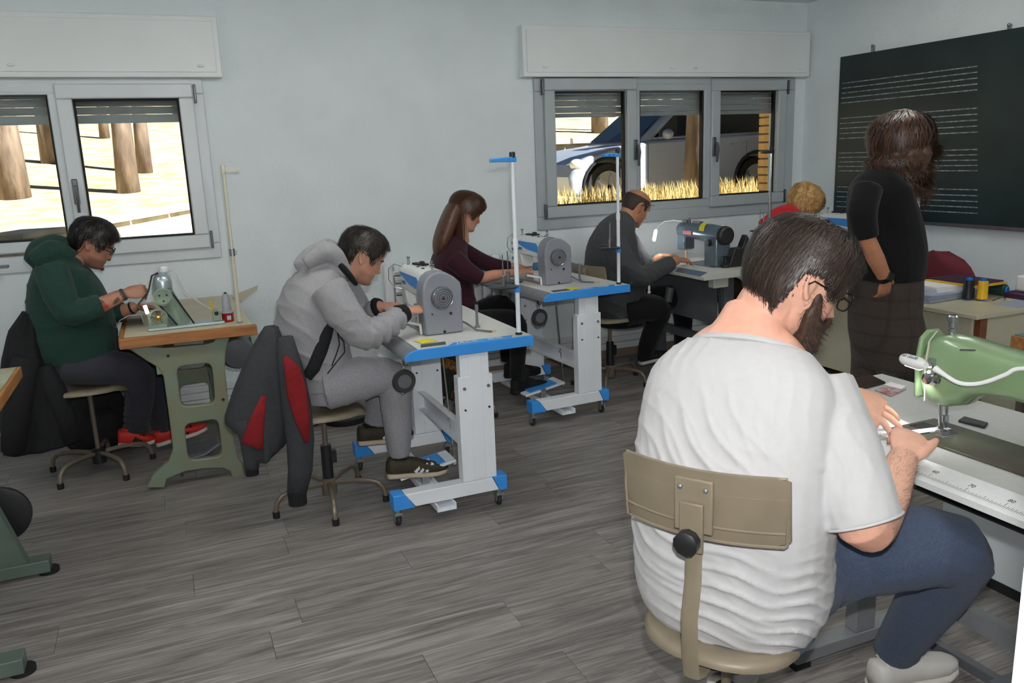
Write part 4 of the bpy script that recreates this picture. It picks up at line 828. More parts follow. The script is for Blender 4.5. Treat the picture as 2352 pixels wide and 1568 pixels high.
        mk('backrest_rim', MB().tube([bp(u,z_,0.0008) for u,z_ in [(-0.98,-0.07)]+[(u,-0.075) for u in np.linspace(-0.95,0.95,12)]+[(0.985,0.0)]+[(u,0.075) for u in np.linspace(0.95,-0.95,12)]+[(-0.985,0.0),(-0.98,-0.07)]],0.0035,6), 'chair_taupe', br)
        mk('backrest_plate', MB().box(-f*(rb-0.014)+(0,0,zc),(0.012,0.085,0.12),rz=face), 'chair_taupe', br, bevel=0.004)
        for s_ in (-1,1): mk('rivet', MB().ball(-f*(rb-0.006)+l*0.028*s_+np.array([0,0,zc+0.04]),0.006,8,5), 'zinc', br)
    return t
SA, SB, SD, SG = (-0.462,4.862,0), (0.60,3.80,0), (2.83,4.98,0), (1.145,1.462,0)
SCc, SE = (1.63,4.85,0), (4.02,4.62,0)
swivel_chair('taupe swivel chair under the green hoodie man', SA, 0.0, 0.495, rot=-1.05, black=False, back_h=0.30, backw=0.20)
swivel_chair('taupe swivel chair under the grey hoodie man', SB, 0.0, 0.485, rot=-0.42, nleg=5, back_h=0.30, backw=0.16)
swivel_chair('taupe swivel chair under the maroon jumper woman', SCc, 0.0, 0.48, rot=0.4)
swivel_chair('taupe swivel chair under the dark grey jacket man', SD, 0.15, 0.49, rot=0.3, back_h=0.30)
swivel_chair('taupe swivel chair under the red jacket woman', SE, 0.0, 0.48, rot=0.2, back_h=0.27)
swivel_chair('taupe swivel chair with black knob in the right foreground', SG, math.radians(33), 0.50, rot=0.15, back_h=0.375, backw=0.37, seat_r=0.178)
# ------------------------------------------------------------------ teacher desk
mat('desk_beige', (190,184,160), rough=0.4, noise=0.02)
mat('desk_panel', (186,182,160), rough=0.5, noise=0.03)
mat('wood_brown', (112,62,36), rough=0.5, noise=0.1)
mat('stool_taupe', (92,84,72), rough=0.6, noise=0.05)  # dark taupe for the stool apron and legs
DX, DY, DL = 3.605, 2.745, 1.62
t = thing('teacher_desk', 'beige teacher desk with brown legs in front of the blackboard', 'desk', (DX,DY,0))
mk('desktop', MB().bb(0,0.75,0,DL,0.738,0.76), 'desk_beige', t, bevel=0.002)
mk('front_panel', MB().bb(0.06,0.08,0.07,DL-0.07,0.265,0.737), 'desk_panel', t, bevel=0.002)
mk('panel_edge', MB().bb(0.045,0.082,0.052,0.069,0.25,0.735), 'desk_beige', t, bevel=0.002)
for x,y in ((0.05,0.012),(0.66,0.012),(0.05,DL-0.05),(0.66,DL-0.05)): mk('leg', MB().bb(x,x+0.045,y,y+0.038,0,0.7375), 'wood_brown', t, bevel=0.003)
mk('side_panel', MB().bb(0.096,0.655,0.02,0.04,0.10,0.7375), 'desk_panel', t); mk('side_panel', MB().bb(0.096,0.655,DL-0.04,DL-0.02,0.10,0.7375), 'desk_panel', t)
DZ = 0.7605
def on_d(px,py,h=0.0): return U(px,py,'z',DZ+h)
def cone(name, px, py, r, h, m_, label, cap='wheel_blue', cat='thread cone'):
    p = on_d(px,py); tt = thing(name, label, cat, (p[0],p[1],DZ), group='thread cones on the teacher desk')
    mk('cone_core', MB().cyl((0,0,0),(0,0,h),r*0.55,n=16), 'cone_blue', tt)
    mk('thread_winding', MB().lathe([(r*0.7,0.006),(r,0.010)]+[(r*(1-0.10*k/8)+0.0006*(k%2),0.010+(h-0.024)*k/8) for k in range(9)]+[(r*0.6,h-0.012)]), m_, tt)
    return tt
mat('cone_blue', (22,110,200), rough=0.4, noise=0.03)
mat('thread_navy', (22,26,36), rough=0.35, noise=0.2, nscale=90, stretch=(1,1,6)); mat('thread_yellow', (226,180,30), rough=0.45, noise=0.08, nscale=90, stretch=(1,1,6)); mat('thread_green', (22,58,48), rough=0.45, noise=0.2, nscale=90)
cone('thread_cone', 2223, 688, 0.030, 0.118, 'thread_navy', 'dark navy thread cone standing on the teacher desk'); cone('thread_cone', 2255, 690, 0.027, 0.118, 'thread_yellow', 'yellow thread cone standing on the teacher desk')
p = on_d(2300,680)
tt = thing('thread_cone', 'dark green thread cone lying on the teacher desk', 'thread cone', (p[0],p[1],DZ+0.034), 0, 'thread cones on the teacher desk')
ax = nrm((0.25,-1,0)); mk('thread_winding', MB().tube([ax*-0.08,ax*-0.075,ax*0.02,ax*0.025],[0.02,0.028,0.033,0.02],16), 'thread_green', tt); mk('cone_core', MB().tube([ax*0.02,ax*0.03,ax*0.032],[0.022,0.022,0.014],16), 'cone_blue', tt)
tag(mk('loose_thread', MB().tube([(0,0,0),(0.04,-0.03,0.02),(0.09,0.0,0.0),(0.15,0.04,0.015),(0.2,0.0,0.0)],0.003,6), 'dark_plastic', loc=(p[0]-0.16,p[1]-0.07,DZ+0.0035)), 'tangle of dark cable beside the lying green thread cone', 'cable')
def stack(name, c_, d_, n_, m_, label, cat, z0=DZ, dz=0.004, rz=0.0, jit=0.006, sd=1, group=None):
    g = random.Random(sd); z_ = z0
    for k in range(n_):
        o = mk(name, MB().box((0,0,dz/2),(d_[0],d_[1],dz*0.9)), m_, loc=(c_[0]+g.uniform(-jit,jit),c_[1]+g.uniform(-jit,jit),z_)); o.rotation_euler.z = rz+g.uniform(-0.03,0.03)
        tag(o, label, cat, group); z_ += dz
    return z_
mat('paper_blue', (150,160,180), rough=0.7, noise=0.05); mat('folder_purple', (58,30,60), rough=0.5, noise=0.05); mat('folder_yellow', (205,165,40), rough=0.5, noise=0.05)
p = (3.90,3.28)
z_ = stack('pattern_sheets', p, (0.44,0.36), 5, 'paper_blue', 'bluish paper sheaf in the pile beside the standing woman', 'paper', dz=0.008, rz=0.05, group='paper pile on the teacher desk')
p2 = on_d(2160,668); z2 = stack('white_booklet', (p[0]+0.06,p[1]-0.05), (0.30,0.22), 4, 'paper_white', 'white booklet on top of the bluish paper pile', 'booklet', z0=z_, dz=0.007, rz=-0.1, sd=3, group='white booklets')
tag(mk('folder', MB().box((0,0,0.004),(0.24,0.32,0.007)), 'folder_yellow', loc=(p[0]+0.16,p[1]-0.10,z2)), 'yellow folder on the white booklets', 'folder')
tag(mk('folder', MB().box((0,0,0.004),(0.22,0.30,0.007)), 'folder_purple', loc=(p[0]+0.18,p[1]-0.08,z2+0.0082)), 'dark purple folder on top of the desk pile', 'folder')
p = on_d(2330,668); b = tag(mk('white_box', MB().box((0,0,0.045),(0.13,0.10,0.085)), 'print_white', bevel=0.012, loc=(4.25,2.93,DZ+0.032)), 'small white box standing on dark book at desk end', 'box')
tag(mk('dark_book', MB().box((0,0,0.014),(0.26,0.20,0.028)), 'folder_purple', bevel=0.003, loc=(4.27,2.92,DZ)), 'dark purple book under the small white box', 'book')
tag(mk('paper_sheet', MB().box((0,0,0.0005),(0.2,0.15,0.001)), 'paper_blue', loc=(4.03,2.84,DZ)), 'pale blue paper sheet near the desk end', 'paper')
# red office chair behind the desk
t = thing('office_chair', 'dark red upholstered chair behind the teacher desk', 'chair', (4.58,3.68,0))
mat('fabric_red', (92,24,38), rough=0.85, noise=0.1, nscale=80)
V = []; F = []; N = 18; H = 10
top = U(2160,584,'x',4.42)
for s_ in (0,1):
    for i in range(N+1):
        u = -1+2*i/N
        for j in range(H+1):
            w_ = j/H; hw = 0.255*math.sqrt(max(0.02,1-max(0,(w_-0.35)/0.66)**2.6)) ; V.append((-0.14+0.06*u*u-0.05*w_+0.035*s_*(1-0.5*abs(u)),u*hw,0.50+0.43*w_))
M = (N+1)*(H+1)
for i in range(N):
    for j in range(H):
        a,b_,c_,d_ = i*(H+1)+j,(i+1)*(H+1)+j,(i+1)*(H+1)+j+1,i*(H+1)+j+1; F += [(d_,c_,b_,a),(M+a,M+b_,M+c_,M+d_)]
for i in range(N): F += [(i*(H+1),(i+1)*(H+1),M+(i+1)*(H+1),M+i*(H+1)),(M+i*(H+1)+H,M+(i+1)*(H+1)+H,(i+1)*(H+1)+H,i*(H+1)+H)]
for j in range(H): F += [(M+j,M+j+1,j+1,j),(N*(H+1)+j,N*(H+1)+j+1,M+N*(H+1)+j+1,M+N*(H+1)+j)]
mk('backrest', MB().add(V,F), 'fabric_red', t, ang=60)
mk('seat', MB().bb(-0.16,0.24,-0.23,0.23,0.42,0.48), 'fabric_red', t, bevel=0.025, seg=3)
for x,y in ((-0.18,-0.2),(-0.18,0.2),(0.2,-0.2),(0.2,0.2)): mk('leg', MB().cyl((x,y,0),(x*0.9,y*0.95,0.43),0.012,n=10), 'dark_plastic', t)
for y in (-0.2,0.2): mk('back_post', MB().cyl((-0.162,y*0.95,0.43),(-0.105,y*0.7,0.60),0.011,n=8), 'dark_plastic', t)
# wooden drawer box cut by the right edge
q = U(2322,770,'x',3.35)
t = thing('wooden_stool', 'worn wooden box seat cut off by the right picture edge', 'stool', (3.35,q[1]-0.20,0))
mk('seat_board', MB().bb(0,0.35,-0.20,0.20,q[2]-0.06,q[2]), 'wood_edge', t, bevel=0.004); mk('teal_cover', MB().bb(0.01,0.34,-0.19,0.19,q[2]+0.0003,q[2]+0.006), mat('teal_worn',(96,122,120),rough=0.6,noise=0.15), t); mk('apron', MB().bb(0.015,0.335,-0.185,0.185,q[2]-0.13,q[2]-0.0605), 'stool_taupe', t)
for x in (0.03,0.29):
    for y in (-0.17,0.14): mk('leg', MB().bb(x,x+0.03,y,y+0.03,0,q[2]-0.1305), 'stool_taupe', t)
# pale low box on the floor behind the near table
q = U(2235,1300,'z',0.0)
t = thing('floor_box', 'long pale grey box with dark plinth on the floor behind the near table', 'box', (2.62,1.62,0))
mk('box_body', MB().bb(0,0.35,-1.0,0.45,0.04,0.36), 'alu_white', t, bevel=0.004); mk('plinth', MB().bb(0.004,0.346,-0.996,0.446,0,0.0398), 'dark_plastic', t)
# white door post close to the camera at the right
e0, e1 = U(2320,1560,'z',0.62), None
dd = 0.62; e = UD(2335,1430,dd)
post = tag(mk('trim_4', MB().bb(e[0],e[0]+0.05,e[1]-0.09,e[1],0.001,CEIL-0.001), 'white_lacquer', bevel=0.002), kind='structure')
# ------------------------------------------------------------------ garments hung on chairs
def drape(name, label, cat, Lpx, Rpx, Y, wave, m_, seed=0, thick=0.05, parts=(), bot=0.0):
    """hanging garment: left and right outline in the picture on plane y=Y, two folded layers closed around the chair back"""
    g = np.random.default_rng(seed); K = 22; N = 30
    def interp(P):
        P = np.array([U(x,y,'y',Y) for x,y in P]); s_ = np.linspace(0,1,len(P)); q_ = np.linspace(0,1,K)
        return np.stack([np.interp(q_,s_,P[:,i]) for i in range(3)],-1)
    A, B = interp(Lpx), interp(Rpx); V = []
    ph = g.uniform(0,6.28,6)
    for k in range(K):
        v = k/(K-1)
        for j in range(2*N):
            a = 2*math.pi*j/(2*N); u = 0.5-0.5*math.cos(a); sd = math.sin(a)
            p_ = A[k]*(1-u)+B[k]*u
            w_ = wave*(0.35+0.65*v)*(math.sin(u*11+ph[0]+1.2*v)+0.6*math.sin(u*19+ph[1]-1.5*v)+0.4*math.sin(v*7+u*5+ph[2]))
            th = thick*(0.45+0.55*min(1,v*3+0.1))*(1.0 if k else 0.6)
            V.append((p_[0], Y+th*math.copysign(abs(sd)**0.7,-sd)+w_*(1 if sd > 0 else 0.6), p_[2]+bot*math.sin(u*9+ph[3])*max(0,v-0.8)))
    n = 2*N
    F = [(k*n+j,(k+1)*n+j,(k+1)*n+(j+1)%n,k*n+(j+1)%n) for k in range(K-1) for j in range(n)]+[tuple(range(n)),tuple(range(K*n-1,(K-1)*n-1,-1))]
    V = np.array(V); o0 = np.array([V[:,0].mean(),Y,V[:,2].min()]); o = mk(name, MB().add(V-o0,F), m_, loc=tuple(o0), ang=180)
    tag(o, label, cat); return o, o0
mat('cloth_black', (16,18,22), rough=0.9, noise=0.2, nscale=30, bump=0.2, bscale=120)
mat('cloth_charcoal', (52,54,58), rough=0.9, noise=0.1, nscale=50, bump=0.15, bscale=200)
mat('cloth_red', (124,12,20), rough=0.9, noise=0.1, nscale=50, bump=0.15, bscale=200)
mat('cloth_olive', (34,40,34), rough=0.9, noise=0.2, nscale=30)
mat('leopard', (150,100,40), rough=0.9, c2=(28,20,14), nscale=34, detail=1)
def sleeve(parent, o0, pts, Y, rad, m_, cuff=None, name='sleeve'):
    P = [U(x,y,'y',Y)-o0 for x,y in pts]
    o = mk(name, MB().tube(P,rad,14), m_, parent, ang=180)
    if cuff: c_ = mk('cuff', MB().tube([P[-1]*1.0+np.array([0,0,0.012]),P[-1]+np.array([0,0,-cuff])],[(rad[-1] if np.isscalar(rad[-1]) else rad[-1][0])*0.92]*2,14), 'cloth_black', o)
    return o
ja, o0 = drape('jacket', 'black jacket hanging over the chair of the green hoodie man', 'jacket', [(50,715),(18,760),(2,830),(0,905),(0,980),(8,1040)], [(85,725),(100,800),(118,870),(160,940),(190,1000),(170,1012)], 4.80, 0.012, 'cloth_black', 2, 0.12, bot=0.02)
sleeve(ja,o0,[(60,820),(45,900),(35,980),(30,1035)],4.69,[0.06,0.07,0.065,0.055],'cloth_black')
sleeve(ja,o0,[(95,840),(125,900),(150,960),(160,1012)],4.73,[0.05,0.06,0.055,0.05],'cloth_black')
jb, o0 = drape('jacket', 'charcoal and dark red jacket hanging over the chair of the grey hoodie man', 'jacket', [(606,752),(570,815),(535,900),(513,968),(552,1000),(575,1055)], [(640,748),(668,800),(690,850),(700,920),(672,985),(650,1010)], 3.76, 0.012, 'cloth_charcoal', 5, 0.13, bot=0.03)
mk('red_panel', MB().tube([U(x,y,'y',3.62)-o0 for x,y in [(606,910),(592,960),(580,1010),(600,1030)]],[(0.012,0.004),(0.03,0.012),(0.05,0.014),(0.012,0.008)],12,ref=(1,0,0)), 'cloth_red', jb, ang=180)
sl = sleeve(jb,o0,[(655,775),(668,850),(680,930),(690,1010),(690,1080),(682,1130)],3.615,[(0.035,0.04),(0.055,0.05),(0.066,0.05),(0.062,0.05),(0.055,0.045),(0.045,0.04)],'cloth_charcoal',0.055)
mk('red_panel', MB().tube([U(x,y,'y',3.562)-o0 for x,y in [(655,820),(672,850),(682,900),(694,960),(706,1015)]],[(0.012,0.008),(0.034,0.012),(0.044,0.014),(0.034,0.012),(0.012,0.008)],12,ref=(1,0,0)), 'cloth_red', sl, ang=180)
sleeve(jb,o0,[(560,960),(572,1010),(578,1060),(578,1075)],3.70,[0.045,0.04,0.035,0.032],'cloth_charcoal',0.03)
mk('zip_hem', MB().tube([U(x,y,'y',3.66)-o0 for x,y in [(560,1002),(590,1030),(612,1040),(630,1015),(648,1000)]],0.006,6), 'cloth_red', jb)
jc, o0 = drape('coat', 'olive coat with leopard lining hanging under the nearest blue table', 'coat', [(1005,815),(1008,860),(1014,905)], [(1052,815),(1050,870),(1040,920)], 4.55, 0.008, 'cloth_olive', 8, 0.05)
mk('leopard_trim', MB().tube([U(x,y,'y',4.47)-o0 for x,y in [(1008,830),(1035,838),(1052,850),(1050,885),(1040,915)]],[(0.03,0.012),(0.03,0.012),(0.025,0.012),(0.02,0.01),(0.012,0.008)],10,ref=(0,0,1)), 'leopard', jc, ang=180)
mk('pink_tag', MB().tube([U(x,y,'y',4.46)-o0 for x,y in [(1054,880),(1050,895),(1044,902)]],[(0.010,0.004),(0.010,0.004),(0.014,0.004)],8,ref=(1,0,0)), mat('pink_tag',(205,110,120),rough=0.7,noise=0.05), jc)
# backpack under the green hoodie man's chair
t = thing('backpack', 'black backpack standing on the floor by the wall under the left chair', 'backpack', (-0.48,5.33,0))
mk('bag_body', MB().tube([(0,0,0.004),(0,0,0.05),(0,0,0.20),(0.0,0,0.36),(-0.02,0,0.44),(-0.05,0,0.47)],[(0.17,0.11),(0.20,0.13),(0.20,0.13),(0.17,0.12),(0.11,0.09),(0.03,0.03)],22,ref=(1,0,0)), 'cloth_black', t, ang=180)
mk('front_pocket', MB().tube([(0.0,-0.12,0.04),(0,-0.13,0.10),(0,-0.13,0.2),(0,-0.11,0.26)],[(0.12,0.03),(0.14,0.05),(0.13,0.05),(0.08,0.02)],16,ref=(1,0,0)), 'cloth_black', t, ang=180)
mk('strap', MB().tube([(0.05,-0.09,0.44),(0.12,-0.09,0.40),(0.16,-0.08,0.33),(0.185,-0.07,0.25)],[(0.004,0.012)]*4,6,ref=(0,1,0)), mat('strap_grey',(120,124,126),rough=0.8,noise=0.3,nscale=40), t)
# dark round foot control with cables on the floor by the radiator
q = U(795,965,'z',0.0)
t = thing('foot_control', 'round dark foot control with cables on the floor behind the grey hoodie man', 'foot control', (q[0],q[1],0))
mk('base', MB().lathe([(0.13,0.0),(0.14,0.01),(0.14,0.035),(0.12,0.05),(0.06,0.055)]), 'dark_plastic', t); mk('top_disc', MB().lathe([(0.05,0.0552),(0.09,0.056),(0.085,0.064),(0.03,0.066)]), 'leg_grey', t)
mk('cable', MB().tube([(-0.14,0,0.02),(-0.22,-0.04,0.006),(-0.30,0.04,0.006),(-0.24,0.10,0.006),(-0.10,0.16,0.006)],0.006,7), 'dark_plastic', t)
# ================================================================== PEOPLE: builders
def fuse(mbs, voxel, smooth=4, name='fused'):
    """overlapping closed lofts -> one continuous surface"""
    b = MB()
    for q in mbs: b.add(q.v, q.f)
    me = bpy.data.meshes.new(name); me.from_pydata(b.v,[],b.f); me.update()
    bm = bmesh.new(); bm.from_mesh(me); bmesh.ops.recalc_face_normals(bm, faces=bm.faces); bm.to_mesh(me); bm.free()
    o = bpy.data.objects.new(name, me); COL.objects.link(o)
    r = o.modifiers.new('r','REMESH'); r.mode = 'VOXEL'; r.voxel_size = voxel
    if smooth: s = o.modifiers.new('s','SMOOTH'); s.factor = 0.5; s.iterations = smooth
    dg = bpy.context.evaluated_depsgraph_get(); out = bpy.data.meshes.new_from_object(o.evaluated_get(dg))
    bpy.data.objects.remove(o); bpy.data.meshes.remove(me)
    out.polygons.foreach_set('use_smooth',[True]*len(out.polygons)); out.name = name
    return out
def biggest(me):
    """keep only the largest connected piece"""
    bm = bmesh.new(); bm.from_mesh(me); seen = set(); best = []
    for v in bm.verts:
        if v.index in seen: continue
        st = [v]; comp = []; seen.add(v.index)
        while st:
            a = st.pop(); comp.append(a)
            for e in a.link_edges:
                b = e.other_vert(a)
                if b.index not in seen: seen.add(b.index); st.append(b)
        if len(comp) > len(best): best = comp
    keep = set(v.index for v in best); bmesh.ops.delete(bm, geom=[v for v in bm.verts if v.index not in keep], context='VERTS'); bm.to_mesh(me); bm.free(); me.update(); return me
def verts(me): a = np.zeros(len(me.vertices)*3); me.vertices.foreach_get('co',a); return a.reshape(-1,3)
def setverts(me, V): me.vertices.foreach_set('co', np.asarray(V,float).ravel()); me.update()
def norms(me): a = np.zeros(len(me.vertices)*3); me.vertices.foreach_get('normal',a); return a.reshape(-1,3)
def ridge(x): return (1-np.abs(np.sin(x)))**2
def folds(me, spec, seed=0):
    """spec: list of (center, radius, direction across the folds, wavelength, amplitude)"""
    V = verts(me); N = norms(me); g = np.random.default_rng(seed); D = np.zeros(len(V))
    for c,r,d,wl,amp in spec:
        d = nrm(d); m = np.exp(-((V-np.array(c))**2).sum(1)/(r*r)); ph = g.uniform(0,6.28,3); k = math.pi/wl
        e = nrm(np.cross(d,(0.3,0.5,0.8))); e2 = np.cross(d,e)
        w = V@d*k+1.3*np.sin((V@e)*k*0.33+ph[0])+0.9*np.sin((V@e2)*k*0.41+ph[1])+ph[2]
        D += amp*m*(ridge(w)-0.35)*(0.6+0.4*np.sin((V@e)*k*0.27+ph[1]))
    setverts(me, V+N*D[:,None])
def tint(me, fn):
    """colour attribute from positions: what the skin itself looks like (lips, stubble, ink)"""
    V = verts(me); C = np.ones((len(V),4)); fn(V,C)
    a = me.color_attributes.new('tint','FLOAT_COLOR','POINT'); a.data.foreach_set('color', C.ravel())
def tint_mat(name, c, rough=0.5, **k):
    m = mat(name, c, rough, **k); n = m.node_tree.nodes; L = m.node_tree.links; b = n['Principled BSDF']
    a = n.new('ShaderNodeVertexColor'); a.layer_name = 'tint'; mx = n.new('ShaderNodeMix'); mx.data_type = 'RGBA'; mx.blend_type = 'MULTIPLY'; mx.inputs[0].default_value = 1.0
    src = b.inputs['Base Color'].links[0].from_socket if b.inputs['Base Color'].links else None
    if src: L.new(src, mx.inputs[6])
    else: mx.inputs[6].default_value = b.inputs['Base Color'].default_value
    L.new(a.outputs[0], mx.inputs[7]); L.new(mx.outputs[2], b.inputs['Base Color']); return m
# ---- head
_T  = [0.0,0.04,0.10,0.17,0.235,0.31,0.40,0.50,0.58,0.68,0.80,0.90,0.97,1.0]
_FR = [0.060,0.082,0.088,0.085,0.086,0.087,0.085,0.083,0.090,0.091,0.082,0.062,0.034,0.0]
_BK = [0.010,-0.004,-0.020,-0.042,-0.058,-0.075,-0.090,-0.099,-0.103,-0.105,-0.097,-0.076,-0.042,0.0]
_WD = [0.020,0.036,0.048,0.055,0.060,0.065,0.070,0.073,0.075,0.077,0.072,0.057,0.032,0.0]
_XC = [0.035,0.03,0.025,0.018,0.012,0.006,0.0,-0.004,-0.006,-0.008,-0.008,-0.006,-0.004,0.0]
HH = 0.232
def head_pos(t, th, face=True):
    t = np.asarray(t,float); th = np.asarray(th,float)
    fr,bk,wd,xc = (np.interp(t,_T,a) for a in (_FR,_BK,_WD,_XC))
    c, s = np.cos(th), np.sin(th)
    x = np.where(c > 0, xc+(fr-xc)*np.sign(c)*np.abs(c)**0.85, xc+(xc-bk)*c); y = wd*np.sign(s)*np.abs(s)**0.9
    if face:
        f = (c > 0)
        nose = np.interp(t,[0.30,0.325,0.355,0.40,0.50,0.575,0.64],[0,0.017,0.027,0.020,0.010,0.003,0.0])
        d = nose*np.exp(-(y/0.0125)**2)
        d += -0.010*np.exp(-((t-0.525)/0.04)**2)*np.exp(-((np.abs(y)-0.032)/0.016)**2)
        d += 0.004*np.exp(-((t-0.595)/0.025)**2)*np.exp(-((np.abs(y)-0.028)/0.03)**2)
        d += (0.006*np.exp(-((t-0.252)/0.016)**2)+0.006*np.exp(-((t-0.205)/0.017)**2)-0.004*np.exp(-((t-0.229)/0.008)**2))*np.exp(-(y/0.022)**2)
        d += 0.006*np.exp(-((t-0.08)/0.05)**2)*np.exp(-(y/0.022)**2)
        d += 0.004*np.exp(-((t-0.40)/0.07)**2)*np.exp(-((np.abs(y)-0.04)/0.018)**2)
        x = x+np.where(f,d,0)
    z = (t-0.5)*HH
    return np.stack([x,y,z],-1)
class Head:
    def __init__(s, c, f, up=(0,0,1), scale=1.0):
        s.c = np.array(c,float); s.f = nrm(f); l = nrm(np.cross(up,s.f)); s.l = l; s.u = np.cross(s.f,l); s.s = scale
        s.M = np.stack([s.f,s.l,s.u],1)*scale
    def w(s, p): return np.asarray(p,float)@s.M.T+s.c
    def loc(s, P): return (np.asarray(P)-s.c)@s.M/(s.s**2)
    def mesh(s, ear=True):
        T = np.concatenate([np.linspace(0.0,0.66,56),np.linspace(0.67,0.995,22)]); n = 64; th = np.linspace(0,2*math.pi,n,endpoint=False)
        G = np.array([head_pos(np.full(n,t),th) for t in T]); V = s.w(G.reshape(-1,3)); m = len(T)
        F = [(i*n+j,i*n+(j+1)%n,(i+1)*n+(j+1)%n,(i+1)*n+j) for i in range(m-1) for j in range(n)]+[tuple(range(n-1,-1,-1)),tuple(range((m-1)*n,m*n))]
        out = [MB().add(V,F)]
        if ear:
            for q in (-1,1):
                e = MB(); e.tube([s.w((-0.006+a,q*(0.071+b),c_)) for a,b,c_ in [(0.010,0.0,-0.022),(0.006,0.006,-0.028),(-0.004,0.009,-0.018),(-0.014,0.013,0.0),(-0.016,0.015,0.016),(-0.008,0.014,0.030),(0.004,0.009,0.028),(0.010,0.002,0.018)]],[0.005,0.0075,0.006,0.0055,0.0055,0.0055,0.0055,0.005],8)
                out.append(e); out.append(MB().ball(s.w((-0.004,q*0.074,0.002)),np.array([0.012,0.006,0.024])*s.s,10,8,rot=s.M/s.s))
        return out
def face_tint(H, beard=0.0, blush=0.12, beard_full=False):
    def fn(V, C):
        L = H.loc(V); t = L[:,2]/HH+0.5; x, y = L[:,0], L[:,1]; near = (np.abs(L[:,2]) < 0.14) & (np.hypot(x,y) < 0.16)
        lips = near*np.exp(-((t-0.228)/0.030)**2)*np.exp(-(y/0.021)**2)*(x > 0.07); C[:,1] *= 1-0.28*lips; C[:,2] *= 1-0.25*lips
        ch = near*np.exp(-((t-0.38)/0.08)**2)*(x > 0.03); C[:,1] *= 1-blush*ch; C[:,2] *= 1-blush*ch
        if beard: 
            b = near*np.clip((0.30-t)/0.07,0,1)*np.clip((x-0.0)/0.02,0,1)*(1-0.8*lips); b = b*(t > -0.05)
            for k in range(3): C[:,k] *= 1-beard*b
    return fn
def eyes(H, parent, o0, brow='hair_dark', closed=True):
    for q in (-1,1):
        p = head_pos(np.array([0.525]),np.array([q*0.40]))[0]; p[0] -= 0.0065; p[1] = q*0.031
        e = mk('eye', MB().ball(H.w(p)-o0,0.0115*H.s,12,8), mat('eye_white',(190,180,172),rough=0.3,noise=0.05), parent)
        mk('iris', MB().ball(H.w(p+np.array([0.0065,0,-0.003]))-o0,0.0062*H.s,10,6), mat('iris_dark',(34,24,18),rough=0.2,noise=0.1), e)
        mk('upper_lid', MB().tube([H.w(p+np.array([0.009-0.0012*abs(k)*2,k*0.0045,0.0025-0.0008*k*k]))-o0 for k in (-2,-1,0,1,2)],[0.0022,0.0032,0.0036,0.0032,0.0022],8), mat('lid_dark',(92,60,48),rough=0.6,noise=0.1), e)
        mk('eyebrow', MB().tube([H.w(head_pos(np.array([0.60-0.004*abs(k-1)]),np.array([q*(0.16+0.17*k)]))[0]+np.array([0.001,0,0]))-o0 for k in range(4)],[0.002,0.0036,0.0034,0.0015],8), brow, parent)
def hair_mask(t, th, front=0.80, temple=0.60, side=0.50, nape=0.20, burn=0.40, top=9.0):
    """hairline height by angle from the face; returns >0 where hair grows"""
    a = np.abs((th+math.pi)%(2*math.pi)-math.pi)
    line = np.interp(a,[0,0.55,0.95,1.12,1.30,1.42,1.78,1.98,2.3,math.pi],[front,front-0.01,temple,burn,burn,side,side,0.40,nape+0.04,nape])
    return np.minimum(t-line, top+0.25*np.clip(a-1.2,0,1)*0-t) if top < 5 else t-line
def hair_cap(H, thick, line, voxel=0.005, noise=0.0, seed=0, lump=14.0):
    """closed hair volume hugging the skull"""
    T = np.linspace(0.12,0.997,60); n = 84; th = np.linspace(0,2*math.pi,n,endpoint=False); g = np.random.default_rng(seed); ph = g.uniform(0,6.28,8)
    TT, HHh = np.meshgrid(T,th,indexing='ij'); P = head_pos(TT,HHh,False); c = np.array([-0.008,0,0.02]); D = P-c; D /= np.linalg.norm(D,axis=-1,keepdims=True)
    m = np.clip(hair_mask(TT,HHh,**line)/0.05,-1,1); k = np.where(m > 0, thick*(0.35+0.65*m), -0.012)
    tk = k*(1+noise*(np.sin(HHh*lump*0.5+ph[0]+3*TT)+np.sin(HHh*lump+ph[1]-8*TT)+np.sin(TT*26+ph[2]+2*np.sin(HHh*3)))/2) if noise else k
    V = H.w((P+D*tk[...,None]).reshape(-1,3)); M = len(T)
    F = [(i*n+j,i*n+(j+1)%n,(i+1)*n+(j+1)%n,(i+1)*n+j) for i in range(M-1) for j in range(n)]+[tuple(range(n-1,-1,-1)),tuple(range((M-1)*n,M*n))]
    return MB().add(V,F)
